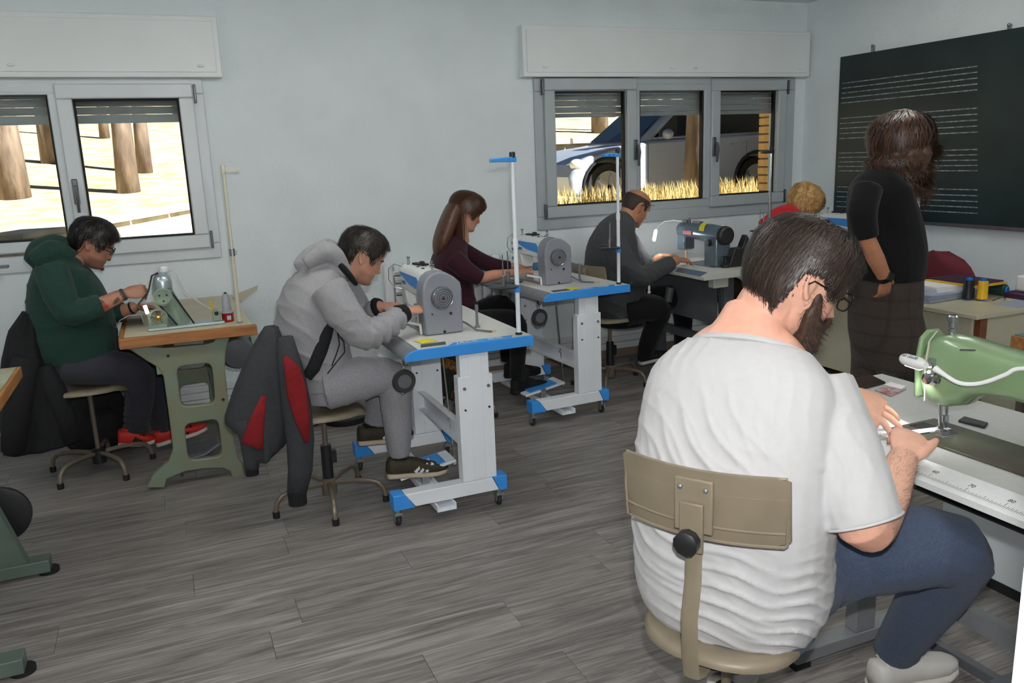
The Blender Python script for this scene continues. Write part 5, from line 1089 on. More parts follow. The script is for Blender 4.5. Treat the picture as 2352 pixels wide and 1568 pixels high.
def strands(H, count, line, thick, length, width, seed=0, curl=0.0, fall=0.0, part=0.0, sweep=0.0, flare=0.0, seg=5, minlen=0.35, wave=0.0, front_len=None, cfreq=9.0, fall_min=0.0, over=0.03):
    """thin ribbons combed down from the crown; fall = extra length hanging below the hairline"""
    g = np.random.default_rng(seed); b = MB(); n = 0; V = []; F = []; CC = []
    c = np.array([-0.008,0,0.02])
    while n < count:
        t = 1-abs(g.normal(0,0.33)) if g.random() < 0.55 else g.uniform(0.2,0.99); th = g.uniform(-math.pi,math.pi)
        if t < 0.1 or hair_mask(np.array(t),np.array(th),**line) < 0.0: continue
        n += 1; L = length*g.uniform(minlen,1.0); st = L/seg; a = th+g.normal(0,0.05); tt = t; P = []
        lift = thick*g.uniform(0.65,1.15); ph = g.uniform(0,6.28); hang = None; dirv = None
        if front_len is not None and abs(th) < 1.0: L = front_len*g.uniform(0.6,1.0); st = L/seg
        for k in range(seg+1):
            q = k/seg
            if hang is None:
                p = head_pos(np.array(max(0.02,min(0.995,tt))),np.array(a),False); d = nrm(p-c); pos = p+d*(lift*(0.75+0.35*math.sin(q*3.0))+flare*q)
                if curl: pos = pos+curl*np.array([math.sin(ph+q*cfreq),math.cos(ph*1.3+q*cfreq),0.5*math.sin(ph+q*cfreq*1.3)])*q
                W = H.w(pos); P.append(W)
                hl = -hair_mask(np.array(0.0),np.array(a),**line)
                rr = max(0.02,math.hypot(p[0],p[1])); slope = max(0.35,min(1.0,abs(p[2])/0.1+0.2))
                stop = hair_mask(np.array(tt),np.array(a),**line) < -over and not (fall and abs(th) > fall_min)
                if stop: st *= 0.08
                tt -= st/HH*(0.45+0.55*min(1.0,(1-tt)*2.2)) ; a += sweep*st/rr*math.copysign(1,a if part == 0 else a-part)
                if fall and abs(th) > fall_min and tt < max(0.30,hl*0.75): hang = H.w(pos); dirv = H.M@nrm(np.array([d[0],d[1],0]))/H.s
            else:
                hang = hang+np.array([0,0,-st])+dirv*flare*0.3+(curl*np.array([math.sin(ph+k*1.7),math.cos(ph+k*1.9),0]) if curl else 0)+(wave*np.array([math.sin(ph*0.2+hang[2]*60),math.cos(ph*0.3+hang[2]*50),0]) if wave else 0)
                P.append(hang.copy())
        P = np.array(P); o = len(V); out = nrm(P[0]-H.w(c))
        for k in range(seg+1):
            T_ = P[min(k+1,seg)]-P[max(k-1,0)]; s_ = nrm(np.cross(T_,P[k]-H.c)); w_ = width*(1-0.75*(k/seg)**2)
            V += [P[k]-s_*w_,P[k]+s_*w_]
        F += [(o+2*k,o+2*k+1,o+2*k+3,o+2*k+2) for k in range(seg)]; CC += [min(2.2,max(0.35,g.lognormal(0.0,0.38)))]*(2*seg+2)
    b.v = V; b.f = F; b.col = CC; return b
def add_strands(name, b, o0, base, parent):
    b.v = [tuple(np.array(v)-o0) for v in b.v]; nm = base+'_strand'
    if nm not in MATS: src = MATS[base]; c = src.diffuse_color; q = [255*(12.92*x if x <= 0.0031308 else 1.055*x**(1/2.4)-0.055) for x in c[:3]]; tint_mat(nm, tuple(min(255,x*1.15) for x in q), rough=0.42, noise=0.1, nscale=40)
    o = mk(name, b, nm, parent, ang=180, kind='stuff'); a = o.data.color_attributes.new('tint','FLOAT_COLOR','POINT'); c = np.ones((len(b.v),4)); c[:,:3] = np.array(b.col)[:,None]; a.data.foreach_set('color', c.ravel()); return o
def beard_cap(H, thick):
    T = np.linspace(0.0,0.60,48); n = 90; th = np.linspace(0,2*math.pi,n,endpoint=False); TT, A = np.meshgrid(T,th,indexing='ij'); P = head_pos(TT,A,True)
    a = np.abs((A+math.pi)%(2*math.pi)-math.pi); up = np.interp(a,[0,0.22,0.45,0.8,1.05,1.18,1.36,1.46,1.58],[0.205,0.21,0.285,0.27,0.31,0.46,0.50,0.36,-0.5]); c = np.array([0.01,0,-0.05]); D = P-c; D /= np.linalg.norm(D,axis=-1,keepdims=True)
    m = np.clip((up-TT)/0.06,-1,1); k = np.where(m > 0, thick*(0.25+0.75*m)*(1.25-0.8*TT/0.4), -0.012); V = H.w((P+D*k[...,None]+np.array([0.1,0,-0.9])*(np.where(m > 0,0.02*np.clip(0.12-TT,0,1)/0.12,0))[...,None]).reshape(-1,3)); M = len(T)
    F = [(i*n+j,i*n+(j+1)%n,(i+1)*n+(j+1)%n,(i+1)*n+j) for i in range(M-1) for j in range(n)]+[tuple(range(n-1,-1,-1)),tuple(range((M-1)*n,M*n))]
    return MB().add(V,F)
# ---- hands
def hand(wr, d, nb, side, curl=(0.5,0.5,0.4), spread=0.10, size=1.0, thumb=(0.6,0.65,-0.35), fcurl=None):
    """wr wrist, d towards the fingers, nb back-of-hand normal, side = direction of the thumb"""
    wr = np.array(wr,float); d = nrm(d); nb = nrm(np.array(nb)-d*np.dot(nb,d)); s = np.cross(nb,d); s = s*(1 if np.dot(s,side) > 0 else -1); out = []; k = size
    out.append(MB().tube([wr-d*0.015*k,wr+d*0.012*k,wr+d*0.045*k,wr+d*0.078*k,wr+d*0.094*k],[(0.025*k,0.018*k),(0.028*k,0.017*k),(0.038*k,0.0165*k),(0.040*k,0.0135*k),(0.034*k,0.009*k)],16,ref=tuple(s)))
    for i,(ln,rr) in enumerate(((0.072,0.0086),(0.080,0.0088),(0.074,0.0083),(0.058,0.0074))):
        base = wr+d*(0.086-0.004*abs(i-1.2))*k+s*(0.030-0.0198*i)*k; v = nrm(d+s*(spread*(1.4-i)))
        cs = curl if fcurl is None else fcurl[i]; P = [base-v*0.015*k,base]; p = base; cur = v; up = nb
        for sg,cang in zip((0.46,0.30,0.24),cs):
            cur = nrm(cur*math.cos(cang)-up*math.sin(cang)); up = nrm(nb-cur*np.dot(nb,cur)) if abs(np.dot(nb,cur)) < 0.98 else up
            mid = p+cur*ln*sg*0.5*k; p = p+cur*ln*sg*k; P += [mid,p]
        R = [rr*k*q for q in (0.9,1.05,0.98,1.0,0.92,0.93,0.85,0.62)]
        out.append(MB().tube(P,R,12)); out.append(MB().ball(P[-1],rr*0.66*k,10,8))
    tv = nrm(d*thumb[0]+s*thumb[1]+nb*thumb[2]); tb = wr+d*0.022*k+s*0.022*k-nb*0.004*k; t2 = nrm(tv*0.8+d*0.5)
    P = [tb-tv*0.01*k,tb+tv*0.022*k,tb+tv*0.045*k,tb+tv*0.045*k+t2*0.016*k,tb+tv*0.045*k+t2*0.032*k]
    out.append(MB().tube(P,[0.014*k,0.0155*k,0.0115*k,0.0112*k,0.0075*k],12)); out.append(MB().ball(P[-1],0.0078*k,10,8))
    return out
# ---- limbs and shoes
def limb(P, R, n=18, sub=4):
    P = np.array(P,float); R = np.array(R,float); m = len(P); q = np.linspace(0,m-1,(m-1)*sub+1)
    Q = np.stack([np.interp(q,range(m),P[:,i]) for i in range(3)],-1)
    for _ in range(2): Q[1:-1] = Q[1:-1]*0.5+(Q[2:]+Q[:-2])*0.25
    r = np.interp(q,range(m),R)
    return MB().tube(Q,list(r),n)
def rings(C, A, B, lat, n=28, sub=4, e=0.85):
    """torso loft: centres C, half-widths A along lat, half-depths B"""
    C = np.array(C,float); m = len(C); q = np.linspace(0,m-1,(m-1)*sub+1); lat = nrm(lat)
    Q = np.stack([np.interp(q,range(m),C[:,i]) for i in range(3)],-1); a = np.interp(q,range(m),A); b = np.interp(q,range(m),B)
    for _ in range(2): Q[1:-1] = Q[1:-1]*0.5+(Q[2:]+Q[:-2])*0.25; a[1:-1] = a[1:-1]*0.5+(a[2:]+a[:-2])*0.25; b[1:-1] = b[1:-1]*0.5+(b[2:]+b[:-2])*0.25
    T = np.gradient(Q,axis=0); V = []
    for i in range(len(Q)):
        t = nrm(T[i]); d = nrm(np.cross(t,lat)); l = np.cross(d,t)
        for j in range(n):
            g = 2*math.pi*j/n; c, s = math.cos(g), math.sin(g); V.append(Q[i]+l*a[i]*math.copysign(abs(c)**e,c)+d*b[i]*math.copysign(abs(s)**e,s))
    m = len(Q)
    F = [(i*n+j,i*n+(j+1)%n,(i+1)*n+(j+1)%n,(i+1)*n+j) for i in range(m-1) for j in range(n)]+[tuple(range(n-1,-1,-1)),tuple(range((m-1)*n,m*n))]
    return MB().add(V,F)
def shoe(parent, o0, heel, toe, up, upper, sole, L=None, stripes=None, boot=0.0, lace=None, w=0.045):
    """heel and toe points at sole level"""
    heel = np.array(heel,float)-o0; toe = np.array(toe,float)-o0; d = nrm(toe-heel); L = L or np.linalg.norm(toe-heel); up = nrm(np.array(up)-d*np.dot(up,d)); s = np.cross(up,d)
    prof = [(0.0,0.55,0.072),(0.03,0.78,0.085),(0.12,0.82,0.082),(0.30,0.76,0.085),(0.45,0.82,0.078),(0.62,0.95,0.060),(0.80,0.98,0.046),(0.93,0.75,0.034),(1.0,0.35,0.024)]
    def loftp(z0, zs, k, zmax=None):
        V = []; n = 16
        for x,wd,h in prof:
            hh = h*zs if zmax is None else zmax
            for j in range(n):
                g = 2*math.pi*j/n; c_, s_ = math.cos(g), math.sin(g)
                V.append(heel+d*(x*L)+s*w*wd*k*math.copysign(abs(c_)**0.7,c_)+up*(z0+hh*0.5+hh*0.5*math.copysign(abs(s_)**0.75,s_)+(0.010*max(0,x-0.75)*4 if True else 0)))
        m = len(prof); F = [(i*n+j,i*n+(j+1)%n,(i+1)*n+(j+1)%n,(i+1)*n+j) for i in range(m-1) for j in range(n)]+[tuple(range(n-1,-1,-1)),tuple(range((m-1)*n,m*n))]
        return MB().add(V,F)
    sh = mk('shoe', loftp(0.018,1.0,0.94), upper, parent, ang=180)
    mk('sole', loftp(0.0,1.0,1.06,0.030), sole, sh, ang=180)
    if boot: mk('boot_shaft', MB().tube([heel+d*0.07+up*0.05,heel+d*0.07+up*(0.05+boot)],[0.048,0.052],16), upper, sh, ang=180)
    else: mk('collar', MB().tube([heel+d*0.028*L/0.28+up*0.098,heel+d*0.05+up*0.102,heel+d*0.085+up*0.098],[(0.030,0.010),(0.036,0.012),(0.030,0.010)],12,ref=tuple(s)), 'cloth_black' if lace == 'dark' else upper, sh, ang=180)
    if stripes:
        for k in range(3):
            for q in (-1,1):
                x = 0.42+0.09*k; a = heel+d*(x*L)+up*0.034+s*q*w*0.80; b = heel+d*((x+0.12)*L)+up*0.072+s*q*w*0.56
                mk('stripe', MB().beam(a,b,0.012,0.014,up=tuple(s)), stripes, sh)
    if lace:
        lm = 'cloth_black' if lace == 'dark' else upper
        for k in range(4):
            x = 0.40+0.075*k; h = np.interp(x,[p[0] for p in prof],[p[2] for p in prof])+0.018
            mk('lace', MB().tube([heel+d*(x*L)+s*q*0.026+up*(h-0.012*abs(q)) for q in (-1,-0.5,0,0.5,1)],0.0035,6), lm, sh)
    return sh
def soft_mat(name, c, bump=0.25, rough=0.9, noise=0.05, nscale=60, **k): return mat(name, c, rough=rough, noise=noise, nscale=nscale, bump=bump, bscale=240, spec=0.2, sheen=0.1, **k)
def localize(me, o0): me.transform(Matrix.Translation(Vector(-o0)))
def finish(name, label, bodyme, o0, skin, group=None):
    localize(bodyme, o0); o = mk(name, bodyme, skin, loc=tuple(o0)); tag(o, label, 'person', group); return o
def cloth(name, me, m_, parent, o0): localize(me, o0); return mk(name, me, m_, parent)
def P3(L): return [U(x,y,'y',Y) for x,y,Y in L]
# ================================================================== PEOPLE
mat('hair_dark', (30,24,21), rough=0.45, c2=(46,37,31), nscale=60)
mat('hair_black', (18,15,14), rough=0.45, c2=(30,25,23), nscale=60)
mat('hair_brown', (58,36,24), rough=0.4, c2=(92,56,32), nscale=40)
mat('hair_curly', (60,41,31), rough=0.5, c2=(96,66,46), nscale=40)
mat('hair_blond', (150,116,68), rough=0.5, c2=(186,154,104), nscale=40)
mat('hair_near', (44,36,32), rough=0.48, c2=(70,58,50), nscale=70)
SKIN = lambda n,c: tint_mat(n, c, rough=0.5, noise=0.06, nscale=30, bump=0.08, bscale=220, spec=0.4, sss=0.08)
SKIN('skin_a',(176,126,104)); SKIN('skin_b',(196,146,124)); SKIN('skin_c',(198,144,120)); SKIN('skin_d',(176,124,98)); SKIN('skin_e',(205,160,138)); SKIN('skin_f',(184,128,98)); SKIN('skin_g',(222,172,150))
soft_mat('hoodie_green',(34,62,54)); soft_mat('hoodie_grey',(150,150,154),nscale=120); soft_mat('jogger_grey',(146,146,152),noise=0.12,nscale=160)
soft_mat('jumper_maroon',(52,20,32)); soft_mat('jacket_dark',(66,68,71)); soft_mat('top_red',(190,24,34)); soft_mat('jumper_black',(18,18,20)); soft_mat('shirt_white',(188,188,190),bump=0.05,noise=0.015)
soft_mat('trousers_slate',(56,57,66)); soft_mat('trousers_black',(17,18,20)); soft_mat('jogger_blue',(70,82,104),noise=0.14,nscale=180)
def check_mat():
    m = soft_mat('trousers_check',(66,58,53)); n = m.node_tree.nodes; L = m.node_tree.links; b = n['Principled BSDF']; src = b.inputs['Base Color'].links[0].from_socket
    tc = n.new('ShaderNodeTexCoord'); wv = []
    for ax,sc in (('X',13),('Z',11)):
        w = n.new('ShaderNodeTexWave'); w.bands_direction = ax; w.inputs['Scale'].default_value = sc*0.32; w.inputs['Distortion'].default_value = 0.6; L.new(tc.outputs['Object'], w.inputs['Vector'])
        r = n.new('ShaderNodeValToRGB'); r.color_ramp.elements[0].position = 0.90; r.color_ramp.elements[0].color = (1,1,1,1); r.color_ramp.elements[1].position = 0.97; r.color_ramp.elements[1].color = (0.55,0.52,0.5,1); L.new(w.outputs['Fac'], r.inputs[0]); wv.append(r)
    cur = src
    for r in wv:
        x = n.new('ShaderNodeMix'); x.data_type = 'RGBA'; x.blend_type = 'MULTIPLY'; x.inputs[0].default_value = 0.4; L.new(cur, x.inputs[6]); L.new(r.outputs[0], x.inputs[7]); cur = x.outputs[2]
    L.new(cur, b.inputs['Base Color'])
check_mat()
RT = np.array([0,-1.0,0])
def shrink(R, k): return [r*k for r in R]
def seated(key, name_label, skin, torso, tA, tB, lat, arms, legs, head, hand_specs, shirt_mat, leg_mat, sleeve_n, hair, extra_shirt=(), tint_fn=None, neck_r=0.056, vox=0.0075, fold_s=(), fold_l=(), base=None, cuffs=None, scale=1.0, brow='hair_dark', arm_r=None, body_vox=0.0055, seed=0, shirt=None, extra_body=(), extra_legs=()):
    """torso: points; arms/legs: {side: (points, clothed radii)}; sleeve_n: {side: how many points carry the sleeve}"""
    H = head
    body = [rings(torso,shrink(tA,0.80),shrink(tB,0.80),lat)]+H.mesh()
    body.append(limb([torso[-1]-np.array([0,0,0.03]),(np.array(torso[-1])+H.w((-0.03,0,-0.05)))/2,H.w((-0.028,0,-0.045)),H.w((-0.015,0,-0.01))],[neck_r*1.15,neck_r*1.02,neck_r,neck_r*0.9]))
    for k,(P,R) in arms.items():
        a = list(R); ar = arm_r[k] if arm_r else [r*0.70 if i < sleeve_n[k] else r for i,r in enumerate(a)]
        body.append(limb(P,ar)); hs = hand_specs.get(k)
        if hs: body += hand(P[-1],**hs)
    for k,(P,R) in legs.items(): body.append(limb(P,shrink(R,0.72)))
    body += list(extra_body)
    bm_ = fuse(body,body_vox,3,'person')
    o0 = np.array(base if base is not None else [torso[0][0],torso[0][1],0.0])
    (tint(bm_, tint_fn) if tint_fn else tint(bm_, lambda V,C: None))
    p = finish('person', name_label, bm_, o0, skin)
    sh = [rings(*(shirt or (torso,tA,tB)),lat)]+[limb(P[:sleeve_n[k]],R[:sleeve_n[k]]) for k,(P,R) in arms.items()]+list(extra_shirt)
    sm = fuse(sh,vox,5,'top'); folds(sm,fold_s,seed); top = cloth('top',sm,shirt_mat,p,o0)
    lm = [limb(P,R) for P,R in legs.values()]+[rings([torso[0]-np.array([0,0,0.07]),torso[0],torso[1]],[tA[0]*0.93]*3,[tB[0]*0.93]*3,lat)]
    tm = fuse(lm+list(extra_legs),vox,5,'trousers'); folds(tm,fold_l,seed+1); cloth('trousers',tm,leg_mat,p,o0)
    eyes(H,p,o0,brow)
    return p, o0, top
def glasses(H, p, o0, m_, r=0.022, sq=0.75, lens=True):
    g = None
    for q in (-1,1):
        c = head_pos(np.array([0.515]),np.array([q*0.36]))[0]; c[0] = 0.098; c[1] = q*0.033
        L = [H.w(c+np.array([-0.006*abs(math.cos(a))*0,math.copysign(abs(math.cos(a))**sq,math.cos(a))*r*1.12,math.copysign(abs(math.sin(a))**sq,math.sin(a))*r*0.85]))-o0 for a in np.linspace(0,2*math.pi,25)]
        if g is None: g = mk('glasses', MB().tube(L,0.0021,6,cap=False), m_, p)
        else: mk('rim', MB().tube(L,0.0021,6,cap=False), m_, g)
        tmp = [H.w((0.098,q*0.058,0.006))-o0,H.w((0.05,q*0.078,0.008))-o0,H.w((-0.005,q*0.083,0.010))-o0,H.w((-0.018,q*0.083,-0.006))-o0]
        mk('temple', MB().tube(tmp,[(0.0022,0.004),(0.002,0.0035),(0.002,0.003),(0.002,0.003)],6), m_, g)
        if lens: mk('lens', MB().add([H.w(c+np.array([0.001,math.copysign(abs(math.cos(a))**sq,math.cos(a))*r*1.1,math.copysign(abs(math.sin(a))**sq,math.sin(a))*r*0.83]))-o0 for a in np.linspace(0,2*math.pi,24,endpoint=False)],[tuple(range(24))]), mat('lens_glass',(235,240,240),rough=0.02,trans=1.0,alpha=0.35), g)
    mk('bridge', MB().tube([H.w((0.100,-0.011,0.006))-o0,H.w((0.106,0,0.008))-o0,H.w((0.100,0.011,0.006))-o0],0.002,6), m_, g)
mat('frame_black', (12,12,13), rough=0.3, noise=0.05); mat('frame_metal', (60,60,62), rough=0.25, metal=0.7, noise=0.05)
mat('sole_white', (210,206,200), rough=0.7, noise=0.05); mat('sole_cream', (196,184,164), rough=0.7, noise=0.05)
# ---------------------------------------------------------------- A: green hoodie
YA = 4.90
tor = P3([(178,822,YA),(172,775,YA),(158,705,YA),(146,645,YA),(148,600,YA),(163,580,YA)])
H = Head(U(214,560,'y',YA-0.01),(0.86,-0.10,-0.50),scale=1.03)
arms = {'R':(P3([(118,618,4.71),(135,672,4.64),(158,722,4.60),(195,712,4.60),(232,700,4.62),(262,686,4.63),(288,674,4.64)]),[0.082,0.080,0.070,0.062,0.058,0.036,0.029]),
        'L':(P3([(158,612,5.08),(185,672,5.13),(212,728,5.12),(250,722,5.06),(285,714,5.02),(312,704,5.00)]),[0.08,0.076,0.068,0.058,0.055,0.030])}
legs = {'R':(P3([(150,838,4.80),(240,842,4.78),(318,850,4.80),(322,905,4.88),(315,960,4.97),(312,985,5.02)]),[0.105,0.098,0.085,0.078,0.072,0.066]),
        'L':(P3([(165,832,5.0),(260,835,5.02),(355,848,5.04),(366,905,5.06),(374,960,5.10),(378,985,5.12)]),[0.105,0.098,0.085,0.078,0.072,0.066])}
def tA_(V,C):
    face_tint(H,0.45)(V,C)
    a, b = arms['R'][0][4], arms['R'][0][6]; d = nrm(b-a); L = np.linalg.norm(b-a); q = (V-a)@d/L; r = np.linalg.norm(V-a-np.outer((V-a)@d,d),axis=1)
    on = (r < 0.06) & (q > -0.3) & (q < 1.1); n = np.sin(V[:,0]*95)+np.sin(V[:,2]*120+2*np.sin(V[:,0]*60))+np.sin(V[:,1]*80)
    ink = on & (((n > 0.55) & (q < 0.75)) | ((q > 0.80) & (q < 0.98))); C[ink,:3] *= 0.32
    rose = on & (np.linalg.norm(V-(a+d*L*0.10+np.array([0,-0.036,-0.01])),axis=1) < 0.020); C[rose,0] = 0.9; C[rose,1:3] = 0.30
pA, oA, topA = seated('a','man in green hoodie with glasses and tattooed forearm sewing at the green table','skin_a',tor,[0.20,0.225,0.225,0.205,0.17,0.085],[0.20,0.215,0.205,0.17,0.11,0.07],RT,arms,legs,H,
    {'R':dict(d=U(352,664,'y',4.66)-arms['R'][0][-1],nb=(0.1,-0.85,0.45),side=(0,0,1),curl=(0.9,0.9,0.5),thumb=(0.8,0.3,-0.5)),'L':dict(d=(1,-0.1,-0.15),nb=(0,0.3,1),side=(0,-1,0),curl=(0.5,0.6,0.4))},
    'hoodie_green','trousers_slate',{'R':5,'L':5},None,
    extra_shirt=[limb(P3([(70,608,YA),(95,585,YA),(130,572,YA),(160,580,YA-0.02)]),[0.045,0.085,0.085,0.06]),limb(P3([(80,595,YA+0.09),(120,565,YA+0.1),(165,582,YA+0.09)]),[0.05,0.065,0.04]),limb(P3([(80,600,YA-0.10),(120,572,YA-0.11),(170,590,YA-0.08)]),[0.05,0.06,0.035])],
    tint_fn=tA_,fold_s=[((tor[1]),0.35,(0.3,0,1),0.085,0.012),(arms['R'][0][2],0.16,(0.7,0,0.7),0.045,0.010),(arms['R'][0][4],0.12,(1,0,0.2),0.035,0.008)],fold_l=[(legs['R'][0][1],0.3,(1,0,0.3),0.07,0.008),(legs['R'][0][4],0.2,(0,0,1),0.05,0.008)],neck_r=0.06,seed=1,brow='hair_black')
ln = dict(front=0.80,temple=0.66,side=0.62,nape=0.22,burn=0.52)
hm = fuse([hair_cap(H,0.024,ln,noise=0.16,seed=2)],0.005,2,'hair'); hr = cloth('hair',hm,'hair_black',pA,oA)
b = strands(H,2600,ln,0.026,0.06,0.0012,seed=3,front_len=0.075); add_strands('hair_strands',b,oA,'hair_black',hr)
mk('goatee', fuse([MB().ball(H.w((0.086,0,-0.100))-oA,(0.011,0.012,0.012)),MB().tube([H.w((0.096,-0.022,-0.045))-oA,H.w((0.104,0,-0.040))-oA,H.w((0.096,0.022,-0.045))-oA],0.004,8)],0.003,2,'goatee'),mat('goatee_grey',(74,62,56),rough=0.7,noise=0.3,nscale=120),pA)
glasses(H,pA,oA,'frame_metal',0.020,1.0)
mk('glasses_cord', MB().tube([H.w((-0.018,-0.083,-0.004))-oA,H.w((-0.03,-0.075,-0.05))-oA,H.w((-0.05,-0.07,-0.09))-oA,H.w((-0.085,-0.04,-0.11))-oA],0.0016,5),'dark_plastic',pA)
for nm,px,Y in (('drawstring',(205,655),4.70),): mk('drawstring', MB().tube([U(205,625,'y',4.74)-oA,U(206,650,'y',4.70)-oA,U(212,675,'y',4.70)-oA],0.003,6),'hoodie_green',topA)
mk('watch', MB().tube([arms['L'][0][4]*0.4+arms['L'][0][5]*0.6-oA,arms['L'][0][4]*0.25+arms['L'][0][5]*0.75-oA],0.036,14),'dark_plastic',pA)
mk('wristband', MB().tube([arms['R'][0][5]*0.3+arms['R'][0][6]*0.7-oA,arms['R'][0][5]*0.1+arms['R'][0][6]*0.9-oA],0.0325,14),mat('band_grey',(64,66,66),rough=0.8,noise=0.3,nscale=90),pA)
mat('shoe_red',(196,38,28),rough=0.6,noise=0.1,nscale=60)
shoe(pA,oA,U(272,1026,'y',4.98),U(356,1020,'y',4.98),(0,0,1),'shoe_red','sole_white',stripes='cloth_black',lace='red')
shoe(pA,oA,U(360,1026,'y',5.08),U(478,990,'y',5.10),(0,0,1),'shoe_red','sole_white',stripes='cloth_black',lace='red')
tag(mk('fabric_piece', MB().add([U(x,y,'y',Y)-U(290,740,'y',4.72) for x,y,Y in [(265,752,4.66),(275,735,4.62),(295,724,4.6),(325,722,4.6),(330,742,4.6),(265,753,4.95),(275,736,4.95),(295,725,4.95),(325,723,4.95),(330,743,4.95)]],[(0,1,6,5),(1,2,7,6),(2,3,8,7),(3,4,9,8)]), mat('cloth_paleblue',(176,190,210),rough=0.8,noise=0.05), loc=tuple(U(290,740,'y',4.72))), 'pale blue fabric piece held at the green table edge', 'fabric').modifiers.new('s','SOLIDIFY').thickness = 0.003
# ---------------------------------------------------------------- B: grey hoodie
YB_ = 3.80
tor = P3([(748,880,YB_),(735,820,YB_),(708,745,YB_),(712,685,YB_),(742,638,YB_),(782,612,YB_)])
HB = H = Head(U(832,588,'y',YB_),(0.85,-0.12,-0.52),scale=1.04)
arms = {'R':(P3([(752,660,3.62),(790,720,3.56),(836,776,3.54),(885,752,3.55),(918,724,3.58),(935,715,3.60)]),[0.088,0.082,0.072,0.060,0.052,0.029]),
        'L':(P3([(775,640,3.98),(815,700,4.04),(838,745,4.05),(858,715,3.96),(866,706,3.92),(876,703,3.90)]),[0.08,0.074,0.066,0.056,0.048,0.029])}
legs = {'R':(P3([(745,888,3.70),(830,868,3.67),(903,858,3.66),(910,930,3.67),(915,1000,3.68),(918,1045,3.69)]),[0.112,0.103,0.082,0.074,0.064,0.050]),
        'L':(P3([(745,880,3.90),(820,868,3.93),(882,870,3.95),(876,910,3.96),(866,950,3.97),(862,975,3.97)]),[0.108,0.10,0.082,0.074,0.066,0.056])}
pB, oB, topB = seated('b','man in light grey hoodie bent over the nearest blue and white table','skin_b',tor,[0.175,0.185,0.195,0.195,0.165,0.08],[0.135,0.145,0.155,0.135,0.095,0.065],RT,arms,legs,H,
    {'R':dict(d=(0.9,0.35,0.0),nb=(0,-0.3,1),side=(0,1,0),curl=(0.5,0.6,0.4)),'L':dict(d=(0.95,-0.2,-0.05),nb=(0,-0.2,1),side=(0,-1,0),curl=(0.5,0.7,0.4))},
    'hoodie_grey','jogger_grey',{'R':5,'L':5},None,
    extra_shirt=[limb(P3([(676,612,YB_),(705,600,YB_),(738,590,YB_),(768,592,YB_)]),[0.018,0.055,0.075,0.06]),limb(P3([(700,605,YB_-0.09),(750,572,YB_-0.10),(775,592,YB_-0.09),(795,628,YB_-0.07)]),[0.03,0.05,0.04,0.03]),limb(P3([(700,600,YB_+0.09),(755,560,YB_+0.09),(785,600,YB_+0.08)]),[0.03,0.045,0.03])],
    tint_fn=face_tint(H,0.28),fold_s=[(tor[1],0.30,(0.5,0,1),0.08,0.018),(tor[2],0.22,(0.9,0,0.5),0.10,0.012),(arms['R'][0][3],0.13,nrm(arms['R'][0][4]-arms['R'][0][2]),0.05,0.024),(arms['R'][0][2],0.15,(0.2,0,1),0.05,0.008),(tor[3],0.25,(1,0,-0.4),0.09,0.008)],
    fold_l=[(legs['R'][0][1],0.22,(0.9,0,0.4),0.08,0.006),(legs['R'][0][2],0.12,(0.6,0,0.8),0.04,0.008),(legs['L'][0][4],0.12,(0,0,1),0.035,0.008)],neck_r=0.06,seed=4)
ln = dict(front=0.83,temple=0.68,side=0.62,nape=0.24,burn=0.52)
hr = cloth('hair',fuse([hair_cap(H,0.019,ln,noise=0.12,seed=5)],0.005,2,'hair'),'hair_dark',pB,oB)
b = strands(H,3200,ln,0.021,0.045,0.0011,seed=6,front_len=0.05); add_strands('hair_strands',b,oB,'hair_dark',hr)
def side_panel(pts, Y, R, m_, par, o0, name='side_panel'): return mk(name, MB().tube([U(x,y,'y',Y)-o0 for x,y in pts],R,12,ref=(1,0,0)), m_, par, ang=180)
side_panel([(762,738),(750,770),(737,805),(720,845),(704,866)],3.612,[(0.016,0.012),(0.026,0.016),(0.030,0.018),(0.030,0.018),(0.026,0.014)],'cloth_black',topB,oB)
mk('hood_lining', MB().tube([U(x,y,'y',Y)-oB for x,y,Y in [(752,556,3.84),(764,580,3.71),(782,608,3.69),(806,636,3.70),(818,652,3.74)]],[0.008,0.014,0.016,0.014,0.010],8),'cloth_black',topB)
for pts in ([(776,765),(780,790),(772,815),(762,840)],[(775,765),(790,785),(792,808),(770,835),(752,858)]): mk('drawstring', MB().tube([U(x,y,'y',3.575)-oB for x,y in pts],0.0028,6),'cloth_black',topB)
for k in ('R','L'):
    P = arms[k][0]; mk('cuff', MB().tube([P[-2]-oB,P[-2]*0.2+P[-1]*0.8-oB],[0.050,0.040],16),'cloth_black',topB,ang=180)
mat('shoe_olive',(58,52,38),rough=0.7,noise=0.15,nscale=60)
shoe(pB,oB,U(888,1098,'y',3.69),U(1026,1088,'y',3.69),(0,0,1),'shoe_olive','sole_cream',stripes='print_white',lace='dark',w=0.05)
shoe(pB,oB,U(822,1022,'y',3.99),U(948,1010,'y',3.99),(0,0,1),'shoe_olive','sole_cream',stripes='print_white',lace='dark',w=0.05)
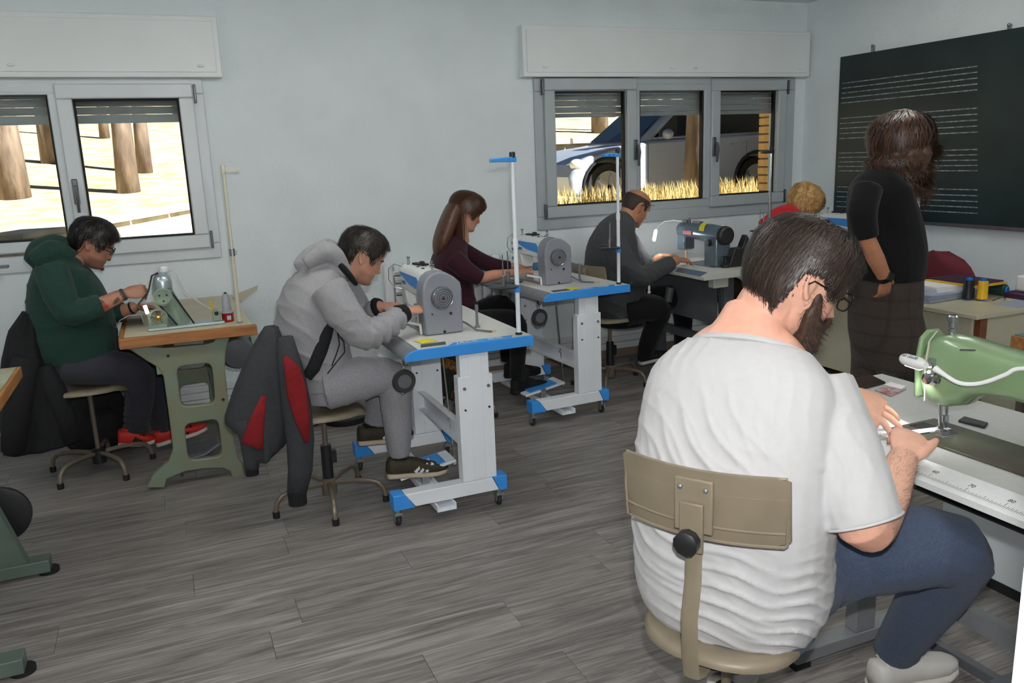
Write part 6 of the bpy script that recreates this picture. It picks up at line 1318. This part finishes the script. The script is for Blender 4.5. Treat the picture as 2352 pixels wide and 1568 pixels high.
# ---------------------------------------------------------------- C: maroon jumper
YC = 4.90
tor = P3([(1062,735,YC),(1052,695,YC),(1038,645,YC),(1032,605,YC),(1040,572,YC),(1058,548,YC)])
H = Head(U(1072,486,'y',YC),(0.90,-0.08,-0.42),scale=0.97)
arms = {'R':(P3([(1040,592,4.74),(1072,622,4.69),(1104,640,4.68),(1130,632,4.72),(1180,626,4.80)]),[0.066,0.058,0.048,0.034,0.024]),
        'L':(P3([(1058,575,5.06),(1105,600,5.08),(1140,612,5.08),(1172,613,5.06),(1200,615,5.04)]),[0.064,0.056,0.050,0.042,0.025])}
legs = {'R':(P3([(1075,748,4.80),(1130,738,4.78),(1188,735,4.77),(1190,790,4.76),(1188,845,4.76),(1186,868,4.76)]),[0.088,0.082,0.070,0.058,0.050,0.046]),
        'L':(P3([(1075,735,4.99),(1130,705,5.0),(1165,700,5.0),(1165,770,5.0),(1165,830,5.0)]),[0.085,0.08,0.068,0.056,0.046])}
pC, oC, topC = seated('c','woman in maroon jumper with long brown hair sewing at second blue table','skin_c',tor,[0.17,0.155,0.165,0.175,0.15,0.065],[0.115,0.105,0.115,0.115,0.085,0.055],RT,arms,legs,H,
    {'R':dict(d=(0.95,0.2,0.0),nb=(0,-0.2,1),side=(0,1,0),curl=(0.3,0.4,0.3),size=0.92),'L':dict(d=(0.97,-0.15,-0.03),nb=(0,-0.2,1),side=(0,-1,0),curl=(0.25,0.35,0.3),size=0.92)},
    'jumper_maroon','trousers_black',{'R':3,'L':4},None,tint_fn=face_tint(H,0.0,0.2),fold_s=[(tor[1],0.25,(0,0,1),0.06,0.006)],neck_r=0.048,seed=7,brow='hair_brown')
ln = dict(front=0.80,temple=0.64,side=0.60,nape=0.12,burn=0.52)
hair_long = [hair_cap(H,0.020,ln,noise=0.1,seed=8)]+[rings([H.w((-0.05,0,0.06)),H.w((-0.085,0,-0.01)),U(1022,528,'y',YC),U(1010,560,'y',YC),U(1004,588,'y',YC)],[0.062,0.085,0.095,0.085,0.045],[0.045,0.052,0.050,0.042,0.018],RT)]+[limb([H.w((0.070,s_,0.092)),H.w((0.092,s_,0.065)),H.w((0.094,s_*1.1,0.042))],[0.014,0.011,0.005]) for s_ in (-0.045,-0.015,0.015,0.045)]
hr = cloth('hair',fuse(hair_long,0.006,3,'hair'),'hair_brown',pC,oC)
b = strands(H,3600,ln,0.025,0.30,0.0015,seed=9,fall=1,seg=9,minlen=0.6,front_len=0.085,fall_min=1.75,sweep=0.25); add_strands('hair_strands',b,oC,'hair_brown',hr)
mk('hair_clip', MB().ball(H.w((-0.035,-0.092,0.035))-oC,(0.012,0.006,0.010)),'chrome',hr)
shoe(pC,oC,U(1176,905,'y',4.76),U(1266,893,'y',4.76),(0,0,1),'cloth_black','cloth_black',boot=0.12)
shoe(pC,oC,U(1160,868,'y',5.0),U(1240,860,'y',5.0),(0,0,1),'cloth_black','cloth_black',boot=0.10)
# ---------------------------------------------------------------- D: dark grey jacket
YD = 5.0
tor = P3([(1424,722,YD),(1416,675,YD),(1408,622,YD),(1406,570,YD),(1418,525,YD),(1442,500,YD)])
H = Head(U(1460,477,'y',YD),(0.86,-0.02,-0.50),scale=1.05)
arms = {'R':(P3([(1412,555,4.80),(1432,605,4.74),(1465,640,4.72),(1505,622,4.76),(1540,604,4.80),(1556,597,4.82)]),[0.086,0.082,0.074,0.064,0.056,0.030]),
        'L':(P3([(1432,540,5.2),(1465,590,5.24),(1488,620,5.22),(1508,598,5.16),(1520,588,5.13)]),[0.084,0.076,0.066,0.054,0.030])}
legs = {'R':(P3([(1430,715,4.88),(1480,705,4.86),(1520,708,4.86),(1500,755,4.90),(1484,800,4.95),(1482,818,4.96)]),[0.11,0.10,0.085,0.07,0.062,0.055]),
        'L':(P3([(1440,700,5.1),(1510,685,5.12),(1566,680,5.14),(1570,740,5.14),(1566,790,5.14)]),[0.11,0.10,0.088,0.07,0.06])}
pD, oD, topD = seated('d','balding man in dark grey jacket bent over the blue-grey machine','skin_d',tor,[0.19,0.21,0.22,0.215,0.18,0.08],[0.185,0.195,0.19,0.165,0.11,0.07],RT,arms,legs,H,
    {'R':dict(d=(0.95,0.1,-0.08),nb=(0,-0.2,1),side=(0,1,0),curl=(0.4,0.5,0.4)),'L':dict(d=(0.98,0.0,0.0),nb=(0,0,1),side=(0,-1,0),curl=(0.3,0.4,0.3))},
    'jacket_dark','trousers_black',{'R':5,'L':4},None,tint_fn=face_tint(H,0.2,0.15),fold_s=[(tor[1],0.4,(0.2,0,1),0.09,0.012),(arms['R'][0][2],0.16,(0.6,0,0.8),0.05,0.010)],neck_r=0.064,seed=10)
lnD = dict(front=0.97,temple=0.9,side=0.60,nape=0.22,burn=0.46,top=0.80)
hr = cloth('hair',fuse([hair_cap(H,0.005,lnD,noise=0.1,seed=11)],0.005,2,'hair'),mat('hair_cropped',(52,40,34),rough=0.7,noise=0.3,nscale=200),pD,oD)
mk('glasses_on_head', MB().tube([H.w((-0.02,-0.084,0.01))-oD,H.w((0.03,-0.083,0.035))-oD,H.w((0.075,-0.066,0.060))-oD,H.w((0.098,-0.04,0.066))-oD],0.0022,6),'frame_black',pD)
mk('trouser_emblem', MB().ball(U(1491,662,'y',4.745)-oD,(0.010,0.004,0.022)).ball(U(1491,671,'y',4.745)-oD,(0.014,0.004,0.010)),'print_white',pD)
shoe(pD,oD,U(1470,838,'y',4.98),U(1540,822,'y',4.98),(0,0,1),'cloth_black','sole_white'); shoe(pD,oD,U(1556,812,'y',5.14),U(1640,795,'y',5.14),(0,0,1),'cloth_black','sole_white')
# ---------------------------------------------------------------- E: red top
cE = np.array([4.02,4.62,0.0])
tor = [cE+np.array(q) for q in ((0.0,0,0.56),(-0.01,0,0.70),(-0.01,0,0.88),(0.0,0,1.04),(0.04,0,1.12),(0.09,0,1.16))]
H = Head(U(1848,468,'y',4.62),(0.82,-0.05,-0.57),scale=0.98)
sh = {s_:[cE+np.array(q) for q in ((0.02,s_*0.17,1.08),(0.08,s_*0.22,0.92),(0.20,s_*0.22,0.835),(0.32,s_*0.18,0.85),(0.40,s_*0.14,0.86))] for s_ in (-1,1)}
arms = {'R':(sh[-1],[0.07,0.062,0.052,0.044,0.025]),'L':(sh[1],[0.07,0.062,0.052,0.044,0.025])}
legs = {k:([cE+np.array(q) for q in ((0.0,s_*0.09,0.56),(0.22,s_*0.10,0.58),(0.42,s_*0.11,0.56),(0.42,s_*0.11,0.30),(0.40,s_*0.11,0.10))],[0.09,0.085,0.07,0.055,0.045]) for k,s_ in (('R',-1),('L',1))}
pE, oE, topE = seated('e','woman in red top with short curly blond hair near the blackboard','skin_e',tor,[0.18,0.18,0.19,0.195,0.16,0.07],[0.13,0.13,0.13,0.12,0.09,0.06],RT,arms,legs,H,
    {'R':dict(d=(1,0.2,0),nb=(0,0,1),side=(0,1,0),size=0.92),'L':dict(d=(1,-0.2,0),nb=(0,0,1),side=(0,-1,0),size=0.92)},'top_red','trousers_black',{'R':4,'L':4},None,tint_fn=face_tint(H,0,0.2),neck_r=0.05,seed=12,brow='hair_blond')
ln = dict(front=0.80,temple=0.55,side=0.42,nape=0.14,burn=0.40)
hr = cloth('hair',fuse([hair_cap(H,0.038,ln,noise=0.18,seed=13,lump=18)],0.006,2,'hair'),'hair_blond',pE,oE)
b = strands(H,2200,ln,0.034,0.10,0.0022,seed=14,curl=0.012,seg=8,cfreq=14); add_strands('hair_strands',b,oE,'hair_blond',hr)
glasses(H,pE,oE,'frame_metal',0.020,1.0)
for s_ in (-1,1): shoe(pE,oE,cE+np.array([0.34,s_*0.11,0.003]),cE+np.array([0.60,s_*0.11,0.003]),(0,0,1),'cloth_black','cloth_black')
# ---------------------------------------------------------------- F: standing woman in black
YF = 3.05
tor = P3([(2033,690,YF),(2034,640,YF),(2038,585,YF),(2034,525,YF),(2022,470,YF),(2020,425,YF),(2035,392,YF)])
H = Head(U(2070,330,'y',YF),(0.96,0.02,-0.06),scale=1.02)
arms = {'R':(P3([(1992,432,2.90),(1978,490,2.86),(1990,548,2.84),(2012,595,2.84),(2034,642,2.85)]),[0.070,0.066,0.056,0.040,0.030]),
        'L':(P3([(2050,430,3.22),(2062,500,3.28),(2075,560,3.28),(2085,600,3.24),(2092,640,3.20)]),[0.068,0.062,0.052,0.040,0.030])}
aF = U(2040,860,'y',YF)
gr = lambda x,y,z: np.array([x,y,z])
hx = tor[0][0]
legs = {'R':([gr(hx,2.96,0.82),gr(hx+0.01,2.95,0.68),gr(hx+0.03,2.95,0.50),gr(hx+0.02,2.95,0.32),gr(hx+0.02,2.95,0.20)],[0.09,0.120,0.115,0.112,0.11]),
        'L':([gr(hx,3.13,0.82),gr(hx+0.03,3.14,0.68),gr(hx+0.05,3.14,0.50),gr(hx+0.04,3.14,0.32),gr(hx+0.04,3.14,0.20)],[0.09,0.120,0.115,0.112,0.11])}
pF, oF, topF = seated('f','standing woman in black jumper and checked trousers with curly brown hair','skin_f',tor[1:],[0.185,0.185,0.175,0.175,0.165,0.07],[0.155,0.17,0.155,0.125,0.10,0.06],RT,arms,legs,H,
    {'R':dict(d=(0.40,0.42,-0.90),nb=(-0.2,-1,-0.3),side=(1,0,0),curl=(0.3,0.4,0.3),size=0.92)},
    'jumper_black','trousers_check',{'R':3,'L':5},None,tint_fn=face_tint(H,0,0.15),neck_r=0.05,seed=15,brow='hair_brown',base=[hx,3.05,0.0],extra_legs=[rings([tor[0]+np.array([0.01,0,-0.34]),tor[0]+np.array([0,0,-0.16]),tor[0],tor[1],tor[1]+np.array([0,0,0.05])],[0.15,0.182,0.184,0.182,0.176],[0.10,0.14,0.150,0.148,0.142],RT)],fold_l=[(legs['R'][0][2],0.35,(1,0.2,0),0.10,0.008)])
ln = dict(front=0.84,temple=0.55,side=0.40,nape=0.08,burn=0.40)
hh = [hair_cap(H,0.040,ln,noise=0.2,seed=16,lump=17)]+[limb([H.w((a,b_,0.03)),H.w((a*1.15,b_*1.3,-0.06)),H.w((a*1.15,b_*1.35,-0.135))],[0.045,0.055,0.022]) for a,b_ in ((-0.07,-0.04),(-0.075,0.0),(-0.06,0.05),(-0.03,-0.07),(-0.02,0.075),(0.02,-0.075))]
hr = cloth('hair',fuse(hh,0.007,2,'hair'),'hair_curly',pF,oF)
b = strands(H,4200,ln,0.050,0.30,0.0026,seed=17,fall=1,curl=0.013,wave=0.009,seg=14,minlen=0.55,flare=0.010,front_len=0.17,cfreq=16,over=0.25); add_strands('hair_strands',b,oF,'hair_curly',hr)
glasses(H,pF,oF,'frame_black',0.020,0.9)
w0 = arms['R'][0]; wd = nrm(w0[-1]-w0[-2]); wc = w0[-1]-wd*0.015-oF
wb = mk('watch_strap', MB().tube([wc-wd*0.012,wc+wd*0.012],0.0335,18),'frame_black',pF)
mk('watch_face', MB().box(wc+np.array([0.0,-0.034,0.004]),(0.036,0.010,0.040),ry=0.45),'frame_black',wb,bevel=0.004)
for y in (2.95,3.14): shoe(pF,oF,gr(hx-0.08,y,0.003),gr(hx+0.20,y,0.003),(0,0,1),'cloth_black','cloth_black',boot=0.28)
# ---------------------------------------------------------------- G: near man in white T-shirt
FG = np.array([0.84,0.54,0.0]); RG = np.array([0.54,-0.84,0.0]); Z = np.array([0,0,1.0])
c0 = np.array([1.165,1.475,0.0])
def g(f,r,z): return c0+FG*f+RG*r+Z*z
tor = [g(0.0,0,0.55),g(-0.01,0,0.66),g(-0.015,0,0.80),g(0.0,0,0.95),g(0.035,0,1.08),g(0.085,0,1.155),g(0.12,0.0,1.19)]
HG = H = Head(UD(1834,645,1.92),(0.82,-0.30,-0.48),scale=1.10)
arms = {'R':([UD(1862,900,1.88),UD(1922,1030,1.82),UD(1966,1150,1.78),UD(1990,1222,1.77),UD(2036,1138,1.88),UD(2076,1050,1.98)],[0.100,0.094,0.086,0.060,0.052,0.033]),
        'L':([g(0.06,-0.15,1.04),g(0.13,-0.175,0.95),g(0.22,-0.18,0.88),g(0.38,-0.09,0.87),UD(1915,892,2.27),UD(1945,902,2.28)],[0.092,0.086,0.078,0.055,0.04,0.034])}
arm_r = {'R':[0.075,0.072,0.064,0.058,0.050,0.033],'L':[0.075,0.07,0.06,0.05,0.038,0.032]}
kneeR = U(2225,1245,'x',1.76); ankR = U(2056,1492,'z',0.13)
legs = {'R':([g(0.02,0.10,0.575),g(0.20,0.14,0.60),kneeR,(kneeR+ankR)/2+np.array([0.0,0,0.0]),ankR],[0.125,0.122,0.094,0.080,0.062]),
        'L':([g(0.02,-0.10,0.575),g(0.22,-0.14,0.60),g(0.48,-0.16,0.60),g(0.40,-0.14,0.35),g(0.28,-0.12,0.13)],[0.125,0.125,0.100,0.08,0.06])}
def tG(V,C):
    face_tint(H,0.25,0.12)(V,C)
    n = np.linalg.norm(V-g(0.05,0.0,1.19),axis=1); C[:,1] *= 1-0.10*np.exp(-(n/0.10)**2); C[:,2] *= 1-0.10*np.exp(-(n/0.10)**2)
    n = np.linalg.norm(V-arms['R'][0][3],axis=1); C[:,1] *= 1-0.14*np.exp(-(n/0.05)**2); C[:,2] *= 1-0.14*np.exp(-(n/0.05)**2)
wrR = arms['R'][0][-1]; wrL = arms['L'][0][-1]
hsR = dict(d=UD(2092,978,2.07)-wrR,nb=(-0.45,-0.62,0.64),side=(0.6,-0.7,0.1),curl=(0.95,0.9,0.6),size=1.08,thumb=(0.80,0.50,0.10))
hsL = dict(d=UD(2066,955,2.25)-wrL,nb=(-0.40,-0.35,0.85),side=(-0.3,-0.8,-0.4),fcurl=[(0.30,0.25,0.2),(0.20,0.20,0.2),(0.28,0.28,0.2),(0.60,0.5,0.3)],curl=(0.3,0.3,0.2),spread=0.17,size=1.08,thumb=(0.90,0.42,-0.20))
sl = [('R',3),('L',3)]
pG, oG, topG = seated('g','bearded man in white T-shirt with black glasses at the near green machine','skin_g',tor,[0.215,0.235,0.240,0.235,0.225,0.165,0.075],[0.165,0.180,0.175,0.155,0.125,0.085,0.06],RG,arms,legs,H,
    {'R':hsR,'L':hsL},'shirt_white','jogger_blue',{'R':3,'L':3},None,tint_fn=tG,neck_r=0.070,arm_r=arm_r,shirt=([g(0.0,0,0.55),g(-0.01,0,0.66),g(-0.015,0,0.80),g(0.0,0,0.95),g(0.035,0,1.08),g(0.07,0,1.145)],[0.215,0.232,0.236,0.232,0.222,0.150],[0.165,0.180,0.175,0.155,0.125,0.082]),extra_body=[rings([g(0.04,0,1.07),g(0.068,0,1.135),g(0.10,0,1.18),g(0.13,0.0,1.22)],[0.16,0.125,0.085,0.07],[0.10,0.082,0.075,0.068],RG)],vox=0.006,body_vox=0.0036,seed=20,
    extra_shirt=[rings([g(0.01,0,0.50),g(0.0,0,0.56),g(-0.005,0,0.66)],[0.20,0.232,0.235],[0.15,0.178,0.182],RG),
        limb([arms['R'][0][2]-nrm(arms['R'][0][2]-arms['R'][0][1])*0.02,arms['R'][0][2],arms['R'][0][2]+nrm(arms['R'][0][3]-arms['R'][0][2])*0.045],[0.086,0.085,0.083])],
    fold_s=[(g(-0.17,0.05,0.66),0.16,(0.1,-0.1,1),0.042,0.014),(g(-0.1,0.16,0.60),0.14,(0.3,-0.1,1),0.036,0.013),(g(-0.15,-0.14,0.84),0.18,0.55*RG+0.8*Z,0.055,0.013),(g(-0.14,0.03,0.92),0.16,0.65*RG+0.7*Z,0.06,0.010),(g(-0.08,0.17,1.0),0.12,RG+0.35*Z,0.035,0.012),(g(0.08,0.28,0.95),0.10,(0.2,0.2,1),0.045,0.007),(g(0.02,-0.1,1.15),0.08,RG,0.03,0.005)],
    fold_l=[(kneeR,0.20,(0.6,0,0.8),0.06,0.007),(legs['R'][0][1],0.18,FG,0.06,0.008),(ankR,0.12,(0.2,0,1),0.05,0.008)])
# neckband, sleeve hem, seams
def shirt_ring(c,ax,a,b,lat,r,nm,par,n=36): 
    ax = nrm(ax); l = nrm(np.array(lat)-ax*np.dot(lat,ax)); q = np.cross(ax,l)
    return mk(nm, MB().tube([c+l*a*math.cos(t)+q*b*math.sin(t)-oG for t in np.linspace(0,2*math.pi,n)],r,8,cap=False),'shirt_white',par)
shirt_ring(g(0.068,0.0,1.142),g(0.105,0,1.19)-g(0.035,0,1.08),0.128,0.086,RG,0.0075,'neckband',topG)
ae = nrm(arms['R'][0][3]-arms['R'][0][2]); shirt_ring(arms['R'][0][2]+ae*0.043,ae,0.0835,0.0835,(0,0,1),0.0030,'sleeve_hem',topG)
# hair
ln = dict(front=0.80,temple=0.70,side=0.62,nape=0.22,burn=0.52)
hr = cloth('hair',biggest(fuse([hair_cap(H,0.021,ln,noise=0.07,seed=21)],0.004,2,'hair')),'hair_near',pG,oG)
b = strands(H,11000,ln,0.025,0.075,0.0008,seed=22,seg=6,front_len=0.05,over=0.0,sweep=0.12,minlen=0.4,curl=0.002); add_strands('hair_strands',b,oG,'hair_near',hr)
# beard: volume along the jaw plus strands
bd = [beard_cap(H,0.017)]
for s_ in (-1,1): bd.append(limb([H.w((0.092,s_*0.028,-0.062)),H.w((0.100,s_*0.012,-0.046)),H.w((0.101,0,-0.044))],[0.006,0.008,0.007]))
bdm = fuse(bd,0.0045,2,'beard'); be = cloth('beard',bdm,mat('beard_brown',(52,38,31),rough=0.6,c2=(76,54,42),nscale=90),pG,oG)
gR = np.random.default_rng(5); V = verts(bdm); N = norms(bdm); sb = MB(); Lc = H.loc(V+0*oG+oG); pick = gR.choice(np.where((Lc[:,0] > 0.0) & (Lc[:,2] < 0.0))[0],3200)
dn = (H.M@np.array([0.35,0,-0.94]))/H.s
for i in pick:
    d = nrm(N[i]*0.55+dn*0.7+gR.normal(0,0.22,3)); L = gR.uniform(0.008,0.02); s_ = nrm(np.cross(d,N[i]+gR.normal(0,0.1,3)))*0.0006; p0 = V[i]
    sb.add([p0-s_,p0+s_,p0+d*L+s_*0.3,p0+d*L-s_*0.3],[(0,1,2,3)])
mk('beard_strands',sb,'beard_brown',be,ang=180,kind='stuff')
glasses(H,pG,oG,'frame_black',0.023,0.7)
# forearm hair
fa, fb = arms['R'][0][3], arms['R'][0][5]; sb = MB(); ax = nrm(fb-fa)
for k in range(2400):
    q = gR.uniform(0.0,0.95); a = gR.uniform(0,6.28); u1 = nrm(np.cross(ax,(0,0,1))); u2 = np.cross(ax,u1); r_ = np.interp(q,[0,0.5,1],[0.056,0.050,0.034])*0.99
    pm_ = np.array([np.interp(q,[0,0.5,1],[arms['R'][0][3][i],arms['R'][0][4][i],arms['R'][0][5][i]]) for i in range(3)]); nn = u1*math.cos(a)+u2*math.sin(a); p0 = pm_+nn*r_
    d = nrm(ax*0.6+nn*0.12+u1*gR.normal(0.2,0.3)+u2*gR.normal(0.2,0.3)); s_ = nrm(np.cross(d,nn))*0.00022; L = gR.uniform(0.008,0.018)
    p0 = p0-oG; sb.add([p0-s_,p0+s_,p0+d*L],[(0,1,2)])
mk('forearm_hair',sb,mat('arm_hair',(92,66,50),rough=0.6,noise=0.1),pG,ang=180,kind='stuff')
dR = nrm(UD(2170,1545,1.86)-ankR); 
sR = ankR+np.array([-0.05,-0.02,0.0]); sR[2] = 0.004
td = nrm(np.array([0.95,-0.10,0]))
hR = np.array([ankR[0],ankR[1],0.004])-td*0.075
mat('shoe_white',(206,204,198),rough=0.5,noise=0.04)
shoe(pG,oG,hR,hR+td*0.30,(0,0,1),'shoe_white','sole_white',lace='white',w=0.054)
hL = np.array([legs['L'][0][-1][0],legs['L'][0][-1][1],0.004])-FG*0.07
shoe(pG,oG,hL,hL+FG*0.30,(0,0,1),'shoe_white','sole_white',lace='white',w=0.054)
